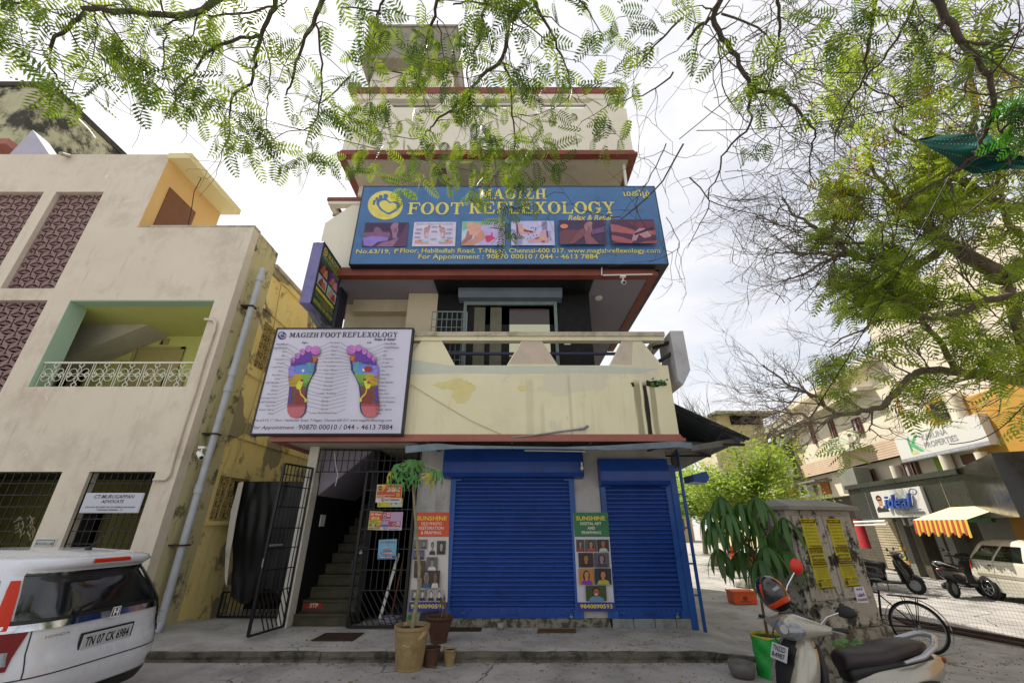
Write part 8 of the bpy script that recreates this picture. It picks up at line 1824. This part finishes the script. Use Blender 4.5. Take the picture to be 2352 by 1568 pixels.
# ---- the overhanging tree: trunk behind the viewer, limbs reaching over the frame
r8 = lambda L_: [(x * .3418, y * .3418) for x, y in L_]
r7 = lambda L_: [(746.5 + .3418 * x, .3418 * y) for x, y in L_]
rR = lambda L_: [(1579 + .3661 * x, .3661 * y) for x, y in L_]
TA = thing('overhanging_tree', 'feathery-leaved tree whose drooping boughs hang over the top of the view', 'tree', (1.6, -3.6, -.13))
hub = Vector((1.5, -1.6, 8.2))
mb = MB(); mb.tube([(1.6, -3.6, -.2), (1.7, -3.4, 1.5), (1.6, -3.0, 3.8), (1.5, -2.4, 6), hub], [.26, .22, .19, .15, .10], 14); obj('trunk', mb, m_bark, TA)
limbsA = [  # (points, (dist start, dist end), r0, r1)
 (r8([(1560, -60), (1270, 100), (900, 80), (620, 60), (560, 80), (420, 220), (330, 350), (340, 450), (400, 550)]), (5.2, 5.6), .05, .008),
 (r8([(1870, -40), (1840, 50), (1760, 230), (1710, 430), (1680, 550), (1560, 640), (1545, 800), (1540, 930), (1480, 1030)]), (5.2, 5.8), .038, .005),
 (r8([(1740, 235), (1500, 290), (1370, 370), (1300, 500), (1180, 620), (1190, 740), (1220, 820)]), (5.3, 5.6), .026, .005),
 (r8([(1280, 100), (1130, 170), (1100, 330), (1130, 560), (1200, 700)]), (5.3, 5.5), .014, .004),
 (r8([(2180, -40), (2100, 170), (2030, 300), (1960, 540), (1920, 640)]), (5.0, 5.5), .036, .01),
 (r8([(2130, 170), (2160, 420), (2150, 700), (2080, 860), (1900, 900), (1750, 1000)]), (5.1, 5.6), .018, .004),
 (r8([(1760, 250), (1820, 480), (1800, 700), (1790, 820), (1850, 950)]), (5.3, 5.5), .013, .004),
 (r8([(2352, 510), (2160, 690), (2050, 640)]), (5.3, 5.6), .014, .006),
 (r8([(80, 40), (160, 20), (540, 150), (720, 220), (790, 270), (810, 340)]), (5.4, 5.6), .012, .004),
 (r8([(70, 290), (250, 330), (480, 380), (610, 420)]), (5.4, 5.6), .008, .004),
 (r8([(630, 60), (650, 200), (620, 400)]), (5.3, 5.4), .01, .004),
 (r8([(1280, 110), (1600, 90), (1840, 45)]), (5.3, 5.2), .014, .014),
 (r7([(400, -30), (355, 100), (330, 260), (295, 400), (310, 740), (370, 920)]), (5.0, 5.5), .018, .004),
 (r7([(760, -30), (720, 150), (680, 300), (640, 440), (595, 500), (280, 450)]), (5.0, 5.5), .026, .008), (r7([(600, 510), (650, 620), (690, 780)]), (5.3, 5.5), .01, .004),
 (r7([(760, 130), (790, 320), (800, 500), (790, 700)]), (5.1, 5.4), .012, .004),
 (r7([(1080, -30), (1060, 140), (1030, 290), (970, 420), (960, 580), (1010, 800), (1025, 1010)]), (5.0, 5.5), .022, .004),
 (r7([(1340, -30), (1290, 90), (1230, 230), (1185, 400), (1050, 520), (940, 640), (860, 740), (740, 820), (680, 890), (640, 930), (450, 920)]), (5.0, 5.6), .042, .005),
 (r7([(1190, 420), (1240, 530), (1255, 770), (1275, 940), (1250, 1060), (1150, 1170), (1090, 1260)]), (5.2, 5.6), .022, .004), (r7([(1260, 780), (1400, 850), (1550, 990)]), (5.4, 5.5), .009, .003),
 (r7([(1290, 110), (1400, 200), (1540, 340), (1560, 500)]), (5.1, 5.3), .016, .004), (r7([(1380, -30), (1500, 180), (1580, 360), (1640, 520), (1650, 620), (1700, 690)]), (5.0, 5.4), .024, .005),
 (r7([(1650, 640), (1500, 750), (1280, 780)]), (5.4, 5.5), .009, .004), (r7([(1690, -30), (1770, 80), (1870, 270)]), (5.0, 5.3), .014, .004),
 (r7([(2400, 120), (2250, 280), (2150, 380), (2090, 440), (1900, 500)]), (5.2, 5.5), .018, .005), (r7([(2350, 490), (2180, 620), (1960, 690), (1720, 820)]), (5.3, 5.6), .016, .004),
 (r7([(860, 40), (1000, 10), (1290, 90)]), (5.1, 5.1), .012, .014), (r7([(120, 35), (350, 80), (360, 100)]), (5.1, 5.0), .01, .012),
 (rR([(560, -60), (580, 100), (575, 250), (540, 400), (500, 560)]), (5.2, 5.6), .028, .006),
 (rR([(240, -50), (160, 110), (250, 280), (350, 440), (410, 560), (560, 590), (650, 650), (730, 740), (790, 820), (790, 920), (760, 1050), (800, 1150)]), (5.2, 5.9), .055, .006),
 (rR([(400, 570), (380, 680), (395, 780), (240, 950), (190, 1100), (140, 1260), (410, 1340), (500, 1350)]), (5.5, 5.9), .024, .005), (rR([(10, 1110), (140, 1265), (60, 1440), (0, 1560)]), (5.7, 5.8), .014, .005),
 (rR([(160, 110), (200, 300), (240, 600), (380, 770)]), (5.3, 5.6), .014, .006), (rR([(160, 110), (60, 180), (0, 250)]), (5.2, 5.2), .026, .018), (rR([(210, 90), (400, 150), (520, 240), (570, 350), (730, 480)]), (5.3, 5.6), .018, .005),
 (rR([(1185, -50), (1140, 250), (1100, 500), (1000, 660), (940, 830), (920, 1000)]), (5.3, 6.2), .026, .005), (rR([(1450, -50), (1350, 180), (1230, 370), (1100, 510), (1250, 590), (1340, 680), (1360, 830)]), (5.3, 6.0), .018, .006), (rR([(700, 450), (1100, 455)]), (5.6, 5.6), .009, .006),
 (rR([(1500, -60), (1640, 100), (1730, 290), (1820, 380), (1900, 520), (1920, 680), (1860, 850), (1800, 980), (1650, 1100), (1420, 1230), (1350, 1310)]), (5.0, 6.0), .06, .012), (rR([(1650, 1110), (1660, 1200)]), (5.9, 5.9), .018, .012),
 (rR([(1750, 400), (1755, 500), (1700, 650), (1500, 760)]), (5.4, 5.8), .012, .005),
 ([(1500, 548), (1460, 470), (1500, 400), (1530, 330)], (5.6, 5.5), .006, .010), ([(1530, 500), (1560, 570), (1490, 603)], (5.6, 5.6), .008, .005), ([(1425, 500), (1330, 478), (1290, 432)], (5.6, 5.6), .01, .003), ([(1425, 503), (1500, 440), (1570, 330)], (5.6, 5.5), .012, .014), ([(1386, 570), (1390, 510), (1400, 490)], (5.6, 5.6), .003, .008),
]
nodesA = []; mbL = MB(); regA = [(-60, -60), (2352, -60), (2352, 260), (2150, 330), (1900, 300), (1700, 350), (1560, 250), (1470, 330), (1400, 330), (1300, 390), (1240, 470), (1150, 540), (1060, 470), (960, 470), (850, 400), (780, 380), (690, 395), (600, 360), (500, 350), (440, 250), (330, 250), (260, 200), (190, 235), (140, 235), (90, 140), (-60, 130)]
mbT = MB()
for pts, dist, r0, r1 in limbsA:
    L_, rs = path(pts, dist, min(r0, .045) * .62, r1 * .7)
    b = MB() 
    if pts[0][1] < 0:
        L_ = [hub.lerp(L_[0], .0), hub.lerp(L_[0], .5) + Vector((0, 0, .25))] + L_; rs = [rs[0] * 1.5, rs[0] * 1.2] + rs
    b.tube(L_, rs, 8); obj('branch', b, m_bark, TA)
    i = 3
    while i < len(L_) - 1:
        q = L_[i]; px, py = proj(q)
        if -80 < py and inside(px, py + 6, regA): nodesA.append((q, 1))
        if py > -50:
            for _ in range(1 if px < 1500 else 2):
                d = Vector((tr.gauss(0, 1), tr.gauss(0, .6), tr.gauss(-.35, .7)))
                tp, trs = crook(q, d, tr.uniform(.35, .95) * (1.15 if px > 1500 else 1), max(.0035, rs[i] * .35), .0016, 7, .28, .05)
                mbT.tube(tp, trs, 4, caps=False)
                for k in (3, 5, 7):
                    if tr.random() < .8: nodesA.append((tp[min(k, len(tp) - 1)], 2))
                if tr.random() < .6:
                    t2, r2 = crook(tp[4], Vector((tr.gauss(0, 1), tr.gauss(0, 1), tr.gauss(-.2, 1))), tr.uniform(.2, .5), .003, .0014, 5, .3, .04); mbT.tube(t2, r2, 3, caps=False); nodesA.append((t2[-1], 2)); nodesA.append((t2[3], 2))
        i += tr.choice((2, 3))
# clusters that hang before the building and the sign
hang = [(850, 250, 5), (820, 280, 3), (815, 360, 6), (840, 385, 4), (875, 320, 5), (900, 340, 4), (925, 405, 5), (950, 420, 3), (985, 335, 5), (1010, 375, 5), (1050, 420, 5), (1090, 250, 7), (1075, 220, 6), (1120, 300, 6), (1140, 330, 6), (1130, 390, 6), (1170, 350, 6), (1160, 520, 5), (1150, 545, 3), (1215, 430, 6), (1195, 400, 4), (1105, 440, 6), (1090, 460, 4), (1255, 370, 4), (1320, 300, 3), (1385, 320, 3), (1270, 320, 3), (1050, 260, 7), (1100, 80, 8), (1400, 60, 6), (1470, 40, 5), (1490, 70, 4), (960, 160, 6), (990, 120, 5), (880, 240, 5), (700, 375, 4), (620, 340, 4), (545, 320, 4), (580, 300, 4), (690, 380, 3), (165, 215, 5), (150, 230, 3), (30, 30, 6), (60, 60, 4), (290, 120, 6), (310, 140, 6), (330, 160, 6), (270, 110, 5), (430, 170, 6), (410, 190, 6), (520, 90, 5), (1930, 50, 6), (1960, 60, 6), (2130, 60, 7), (2110, 100, 6), (1890, 230, 5), (1750, 240, 4), (1810, 30, 5), (720, 330, 4), (760, 380, 3), (545, 330, 4), (1360, 300, 3), (1240, 300, 3)]
for px, py, n in hang:
    q = PD(px, py, 5.35 + tr.uniform(-.15, .15)); best = min(nodesA, key=lambda a: (a[0] - q).length)[0]
    mbT.tube([best, best.lerp(q, .5) + Vector((tr.gauss(0, .04), 0, .06)), q], [.004, .003, .002], 4, caps=False)
    for k in range(n): nodesA.append((q + Vector((tr.gauss(0, .07), tr.gauss(0, .07), tr.gauss(0, .06))), 9))
obj('twigs', mbT, m_bark, TA, kind='stuff')
itA, itB = [], []
for q, w_ in nodesA:
    px, py = proj(q)
    if py < -120: continue
    if w_ != 9:
        if not inside(px, py, regA) or (px > 2080 and 270 < py < 430): continue
        dens = noise.noise(Vector((px / 95, py / 80, 3.1))) + (.24 if px < 1000 else .2 if px < 1450 else -.2) + (.12 if py < 90 and px < 1450 else 0)
        if dens < -.02: continue
    for _ in range(1 if w_ == 1 else tr.choice((1, 2, 2))):
        ya = tr.uniform(0, 6.283); (itA if tr.random() < .6 else itB).append((tuple(q), ya, R(tr.uniform(-20, 80)), R(tr.uniform(-55, 55)), tr.uniform(.15, .28)))
add_leaves('foliage', itA, m_leafA, 0, TA); add_leaves('foliage', itB, m_leafB, 0, TA)
print('overhead leaves', len(itA) + len(itB))

# ---- the big roadside tree on the right with its bare twig fans
rB = lambda L_: [(1722.7 + .3661 * x, 402 + .3661 * y) for x, y in L_]
TB = thing('roadside_tree', 'large spreading tree at the right with bare twig fans, feathery leaves and yellow flowers', 'tree', (10.6, 6.0, -.13))
hb = PD(2520, 640, 11.0)
mb = MB(); mb.tube([(10.6, 6.0, -.2), (10.5, 6.0, 1.5), (hb.x + .6, hb.y + .1, hb.z - 1.3), hb], [.30, .27, .24, .19], 14); obj('trunk', mb, m_barkl, TB)
limbsB = [
 ([(2520, 640), (2352, 618), (2305, 640), (2264, 612), (2213, 580), (2177, 556), (2125, 519), (2070, 475), (2034, 431)], (10.5, 9.6), .17, .03),
 ([(2352, 600), (2310, 640)], (10.4, 10.2), .12, .12),
 (rB([(960, 600), (850, 520), (700, 520), (600, 470), (500, 390), (380, 310), (280, 250), (200, 140)]), (9.8, 9.2), .07, .012),
 (rB([(1250, 430), (1100, 540), (960, 600), (820, 580)]), (9.9, 9.8), .07, .05),
 (rB([(700, 520), (560, 500), (350, 490), (200, 480), (90, 520)]), (9.6, 9.2), .035, .008), (rB([(730, 430), (600, 430), (450, 400), (300, 420)]), (9.6, 9.3), .03, .008), (rB([(620, 480), (540, 520), (450, 560), (300, 640), (200, 660)]), (9.6, 9.2), .03, .008),
 ([(2520, 850), (2352, 872)] + rB([(1500, 1260), (1300, 1230), (1080, 1230), (980, 1290), (850, 1440), (700, 1480), (540, 1500), (440, 1400), (320, 1350), (200, 1280), (80, 1190)]), (10.4, 8.6), .085, .012),
 (rB([(540, 1500), (430, 1560), (330, 1500), (230, 1490), (60, 1440)]), (8.8, 8.6), .03, .008), (rB([(320, 1350), (250, 1420), (120, 1400), (20, 1350)]), (8.8, 8.6), .015, .005),
 (rB([(1300, 1230), (1150, 1000), (980, 800), (760, 700), (560, 720)]), (10.0, 9.4), .05, .01), (rB([(1719, 760), (1500, 780), (1350, 850), (1200, 900), (900, 880), (700, 960), (500, 1080)]), (10.3, 9.4), .06, .01),
 (rB([(1600, 690), (1719, 1100), (1719, 1290)]), (10.3, 10.3), .08, .08), (rB([(1719, 190), (1600, 200), (1450, 120), (1300, 20), (1100, -150), (900, -300)]), (10.4, 9.8), .07, .02), (rB([(1719, 380), (1620, 280), (1560, 80), (1600, -200)]), (10.2, 10), .05, .02), (rB([(1100, -150), (1150, -400), (1050, -700)]), (9.9, 9.9), .03, .01), (rB([(850, 80), (760, -50), (700, -250), (560, -350), (480, -500)]), (9.7, 9.5), .03, .008), (rB([(1300, 20), (1400, -300), (1380, -700), (1500, -1000)]), (10, 10), .05, .02),
]
twB = MB(); nodB = []
fan_starts = []
for pts, dist, r0, r1 in limbsB:
    L_, rs = path(pts, dist, r0, r1, .06); b = MB(); b.tube(L_, rs, 9); obj('branch', b, m_barkl, TB)
    for i in range(2, len(L_)): 
        fan_starts.append((L_[i], (L_[i] - L_[i - 1]).normalized(), rs[i]))
def fan(p, d, L_, r0, depth, leafy):
    pts, rs = crook(p, d, L_, r0, r0 * .55, 6, .16, -.02); twB.tube(pts, rs, 4 if r0 > .006 else 3, caps=False)
    if leafy or tr.random() < .06: nodB.append(pts[-1]); nodB.append(pts[3])
    if depth == 0: return
    dd = (pts[-1] - pts[-2]).normalized(); perp = dd.orthogonal().normalized()
    for k in range(3 if depth > 1 else 2):
        a = tr.uniform(0, 6.28); sv = Matrix.Rotation(a, 3, dd) @ perp; st_ = pts[tr.choice((3, 4, 5, 6))]
        fan(st_, dd + sv * tr.uniform(.35, .75), L_ * tr.uniform(.6, .85), r0 * .62, depth - 1, leafy)
for p, d, r_ in fan_starts:
    px, py = proj(p); bare = px < 1960 and py > 330
    if tr.random() < (.75 if bare else .38):
        away = Vector((tr.gauss(-.9 if bare else -.25, .5), tr.gauss(-.1, .7), tr.gauss(.1 if py < 800 else -.05, .6)))
        fan(p, (d * .6 + away).normalized(), tr.uniform(.45, .8), min(.016, max(.006, r_ * .45)), 3, not bare)
obj('twigs', twB, m_barkl, TB, kind='stuff')
regB = [(1980, 350), (2060, 470), (2352, 200), (2352, 1000), (2250, 1000), (2150, 985), (2040, 930), (1960, 960), (1920, 900), (1900, 780), (1930, 640), (1900, 560), (1860, 500), (1880, 380)]
itA, itB = [], []
def addB(q, s0=.26, s1=.46): ya = tr.uniform(0, 6.283); (itA if tr.random() < .55 else itB).append((tuple(q), ya, R(tr.uniform(-10, 45)), R(tr.uniform(-35, 35)), tr.uniform(s0, s1)))
for q in nodB:
    px, py = proj(q)
    if (py > 900 and px > 2030 and tr.random() < .8) or (py < 330 and px < 2230 and tr.random() < .55): continue
    if px > 1850 and noise.noise(Vector((px / 90, py / 90, 7.7))) > -.02: addB(q)
xtra = MB()
for _ in range(1350):
    px, py = tr.uniform(1860, 2400), tr.uniform(330, 1010)
    if not inside(min(px, 2351), py, regB): continue
    if noise.noise(Vector((px / 75, py / 60, 1.3))) < (-.03 if py < 880 else .2): continue
    q = PD(px, py, tr.uniform(8.3, 10.6)); addB(q)
    if tr.random() < .35:
        t2, r2 = crook(q, Vector((tr.uniform(.2, 1), tr.uniform(-.4, .6), tr.uniform(-.2, .7))), tr.uniform(.5, 1.0), .003, .007, 5, .2); xtra.tube(t2, r2, 3, caps=False)
for _ in range(190):
    px, py = tr.uniform(1990, 2360), tr.uniform(-10, 420)
    if noise.noise(Vector((px / 70, py / 60, 5.3))) < .02: continue
    q = PD(px, py, tr.uniform(8.5, 10.5)); addB(q, .2, .34)
    t2, r2 = crook(q, Vector((tr.uniform(.2, 1), tr.uniform(-.4, .6), tr.uniform(-.7, .1))), tr.uniform(.6, 1.3), .003, .008, 5, .2); xtra.tube(t2, r2, 3, caps=False)
# loose bare twigs in the upper right sky
for _ in range(900):
    px, py = tr.uniform(1720, 2352), tr.uniform(0, 640)
    q = PD(px, py, tr.uniform(9, 10.5)); t2, r2 = crook(q, Vector((tr.gauss(.3, 1), tr.gauss(0, .6), tr.gauss(-.3, .8))), tr.uniform(.4, 1.2), .0025, .008, 7, .24); xtra.tube(t2, r2, 3, caps=False)
obj('small_twigs', xtra, m_barkl, TB, kind='stuff')
add_leaves('foliage', itA, m_leafE, 0, TB); add_leaves('foliage', itB, m_leafF, 0, TB); print('right leaves', len(itA) + len(itB))
fl = MB()
for cx, cy, sp, n in ((1900, 440, 28, 150), (1930, 490, 26, 90), (1960, 400, 24, 80), (2035, 310, 24, 60), (1985, 355, 20, 50), (2140, 240, 30, 110), (2120, 215, 18, 40), (2210, 210, 22, 40), (2290, 170, 24, 50), (2255, 240, 20, 30), (2060, 465, 18, 25), (1880, 900, 14, 14), (2030, 780, 16, 10)):
    for _ in range(n):
        q = PD(cx + tr.gauss(0, sp), cy + tr.gauss(0, sp * .8), tr.uniform(8.8, 9.8)); a = Vector((tr.gauss(0, 1), tr.gauss(0, 1), tr.gauss(0, 1))).normalized() * .038; b = a.orthogonal().normalized() * .03; fl.add([q - a, q - b, q + a, q + b], [(0, 1, 2, 3)])
obj('flowers', fl, m_flow, TB, kind='stuff')

# dark near spray at the right edge
TC = thing('leafy_bough', 'dark green feathery bough at the far right edge beside the teal cloth', 'bough', PD(2400, 260, 5.5))
mb = MB(); mb.tube([PD(2460, 200, 5.6), PD(2352, 250, 5.6), PD(2300, 300, 5.6), PD(2320, 380, 5.6)], [.02, .015, .01, .006], 7); obj('stem', mb, m_bark, TC)
it = []
for _ in range(60):
    q = PD(2362 + tr.gauss(0, 20), 270 + tr.gauss(0, 34), 5.6 + tr.gauss(0, .1)); it.append((tuple(q), tr.uniform(2, 4.5), R(tr.uniform(0, 50)), R(tr.uniform(-30, 30)), tr.uniform(.18, .3)))
add_leaves('foliage', it, m_leafD, 4, TC)

# bright street tree behind the cabinet and lower shrubs
def round_tree(name, label, base, h_, rad, nl, ls, m, seed, squash=.75):
    T_ = thing(name, label, 'tree', base); b = Vector(base); rr = random.Random(seed); mb = MB(); top = b + Vector((0, 0, h_ * .45)); mb.tube([b, b + Vector((.1, 0, h_ * .25)), top], [.16, .12, .09], 9); obj('trunk', mb, m_barkl, T_)
    tips = []; mbb = MB()
    for k in range(22):
        a, e = rr.uniform(0, 6.28), rr.uniform(-.1, 1.2); d = Vector((math.cos(a) * math.cos(e), math.sin(a) * math.cos(e), math.sin(e) * squash)); L_ = rad * rr.uniform(.75, 1.1); p = top; pts = [p]
        for i in range(6): p = p + (d + Vector((rr.gauss(0, .2), rr.gauss(0, .2), rr.gauss(0, .15)))).normalized() * L_ / 6; pts.append(p)
        mbb.tube(pts, [.06 - .008 * i for i in range(7)], 5, caps=False); tips += [(q, .25 + .1 * i) for i, q in enumerate(pts[2:])]
    obj('branches', mbb, m_barkl, T_, kind='stuff'); V, Fs = [], []
    for _ in range(nl):
        q, s_ = rr.choice(tips); c = q + Vector((rr.gauss(0, s_), rr.gauss(0, s_), rr.gauss(0, s_ * .45))) * rad * .28; nv = Vector((rr.gauss(0, .6), rr.gauss(0, .6), 1)).normalized(); a = nv.orthogonal().normalized(); a = Matrix.Rotation(rr.uniform(0, 6.28), 3, nv) @ a; bb = nv.cross(a); l_ = ls * rr.uniform(.6, 1.2); n = len(V)
        V += [c - a * l_, c - bb * l_ * .45, c + a * l_, c + bb * l_ * .45]; Fs.append((n, n + 1, n + 2, n + 3))
    f = MB(); f.add(V, Fs); obj('foliage', f, m, T_, kind='stuff'); return T_
b = P(1745, 1250, 17.5); round_tree('street_tree', 'bright yellow-green tree standing behind the cabinet and the potted plant', (b.x, 17.5, -.13), 5.6, 2.6, 16000, .085, m_leafC, 3)
b = P(1640, 1250, 22); round_tree('street_tree', 'bright green tree just past the blue corner post down the side lane', (b.x, 22, -.13), 5.0, 2.6, 11000, .10, m_leafC, 5)
b = P(1600, 1250, 30); round_tree('street_tree', 'farther green tree at the left end of the side lane', (b.x + .5, 30, -.13), 6.5, 3.2, 8000, .13, m_leafC, 8)
# thin bare shrub twigs rising beside the building corner
t = thing('bare_shrub', 'tangle of thin bare twigs behind the corner of the lower balcony', 'shrub', (5.0, 12.5, 4)); mb = MB()
for _ in range(60):
    q = P(tr.uniform(1575, 1640), tr.uniform(960, 990), 12); p2, r2 = crook(q, Vector((tr.uniform(-.6, .2), 0, 1)), tr.uniform(.5, 1.2), .007, .003, 6, .2); mb.tube(p2, r2, 3, caps=False)
obj('twigs', mb, m_barkl, t, kind='stuff')
t = thing('dead_brush', 'heap of dry brush caught on the stained sloping roof of the street block', 'brush', (9, 20, 5)); mb = MB()
for _ in range(260):
    q = P(tr.uniform(1740, 1880), tr.uniform(930, 1010), 17); p2, r2 = crook(q, Vector((tr.gauss(0, 1), tr.gauss(0, .5), tr.gauss(.2, .6))), tr.uniform(.4, 1.3), .012, .004, 6, .3); mb.tube(p2, r2, 3, caps=False)
obj('dry_twigs', mb, m_barkl, t, kind='stuff')

# teal cloth caught on the bough
m_teal = mat('teal_cloth', '#0f5f54', .85, col2='#0c5048', scale=4, bump=.4, bscale=200)
TE = thing('teal_cloth', 'teal printed cloth caught on the dark bough at the upper right', 'cloth', PD(2200, 360, 5.85))
topE = rR([(1440, 875), (1560, 848), (1700, 842), (1820, 838), (1900, 848), (1945, 900), (2040, 945), (2111, 985), (2200, 1030)]); botE = rR([(1450, 885), (1530, 935), (1620, 985), (1700, 1050), (1790, 1090), (1850, 1092), (1930, 1075), (2020, 1060), (2111, 1062)])
def lerpl(L_, t): x = t * (len(L_) - 1); i = min(int(x), len(L_) - 2); f = x - i; return (L_[i][0] * (1 - f) + L_[i + 1][0] * f, L_[i][1] * (1 - f) + L_[i + 1][1] * f)
def clo(u, v, off=0):
    a, b = lerpl(topE, u), lerpl(botE, u); px, py = a[0] * (1 - v) + b[0] * v, a[1] * (1 - v) + b[1] * v
    return PD(px, py, 5.86 + .10 * math.sin(v * 5 + u * 7) + .05 * math.sin(u * 16 + v * 9) - off)
mb = MB(); mb.grid(clo, 60, 24); obj('cloth', mb, m_teal, TE)
mb = MB(); mb.ink = '#8fb8a8'
for r_, n in ((.2, 46), (.42, 40), (.8, 44)):
    for k in range(n):
        u = (k + .5) / n
        if noise.noise(Vector((u * 7, r_ * 5, 2))) < -.15: continue
        v = r_ + .1 * math.sin(u * 12); mb.add([clo(u - .004, v - .015, .006), clo(u + .004, v - .015, .006), clo(u + .004, v + .015, .006), clo(u - .004, v + .015, .006)], [(0, 1, 2, 3)])
obj('printed_dots', mb, PRINT, TE)
# overhead wires
for k, (a, b, da, db, lab) in enumerate((((-20, 92), (1210, 420), 7.2, 7.4, 'thin black service wire sloping across the sky at upper left'), ((1560, 320), (1900, -20), 7, 7, 'black wire running up through the boughs at the upper centre right'), ((1860, 960), (2352, 60), 7, 7, 'long wire rising steeply through the roadside tree'), ((1600, 300), (2100, 240), 7, 7, 'nearly level wire in the sky right of the roof'), ((1640, 449), (1780, 440), 7, 7, 'short dark wire end in the sky right of the blue sign'), ((1900, 700), (2352, 380), 7.4, 7, 'pair wire crossing the roadside tree crown'), ((2180, 1020), (2352, 930), 8, 8, 'grey wire in front of the property sign'))):
    p0, p1 = PD(*a, da), PD(*b, db); mb = MB(); mb.tube([p0.lerp(p1, i / 10) - Vector((0, 0, .12 * math.sin(math.pi * i / 10))) for i in range(11)], .006, 5)
    o = obj('overhead_wire', mb, m_black); o['label'] = lab; o['category'] = 'wire'; o['group'] = 'overhead wires'

# grit, dry leaves and small litter on the ground
m_lit = mat('dry_leaf_litter', '#6b5a3a', .9, col2='#8a7a4a', scale=20)
gt = MB(); rg = random.Random(4)
for _ in range(1500):
    y = rg.uniform(4.6, 8.55) if rg.random() < .8 else rg.uniform(7.0, 7.25); x = rg.uniform(-4, 9)
    if x > 3.7 and rg.random() < .4: y = rg.uniform(5, 13)
    z = .004 if (7.25 < y < 8.6 and x < 2.9) else -.126; s = rg.uniform(.006, .02) if rg.random() < .8 else rg.uniform(.02, .045); a = rg.uniform(0, 6.28)
    if 7.17 < y < 7.25: y = 7.16
    gt.add([(x + s * math.cos(a), y + s * math.sin(a), z + rg.uniform(0, .008)), (x - s * .5 * math.sin(a), y + s * .5 * math.cos(a), z + .004), (x - s * math.cos(a), y - s * math.sin(a), z), (x + s * .5 * math.sin(a), y - s * .5 * math.cos(a), z + .006)], [(0, 1, 2, 3)])
obj('leaf_litter', gt, m_lit, kind='stuff')
gt = MB()
for _ in range(1600):
    x, y = rg.uniform(-4, 8), rg.uniform(4.6, 8.5); y = 7.12 + rg.gauss(0, .05) if rg.random() < .25 else y; z = .0 if (7.25 < y < 8.6 and x < 2.9) else -.13; s = rg.uniform(.004, .013)
    gt.add([(x - s, y - s, z), (x + s, y - s * .7, z), (x + s * .8, y + s, z), (x - s, y + s * .8, z), (x, y, z + s * 1.2)], [(0, 1, 4), (1, 2, 4), (2, 3, 4), (3, 0, 4)])
obj('grit', gt, m_stone, kind='stuff')
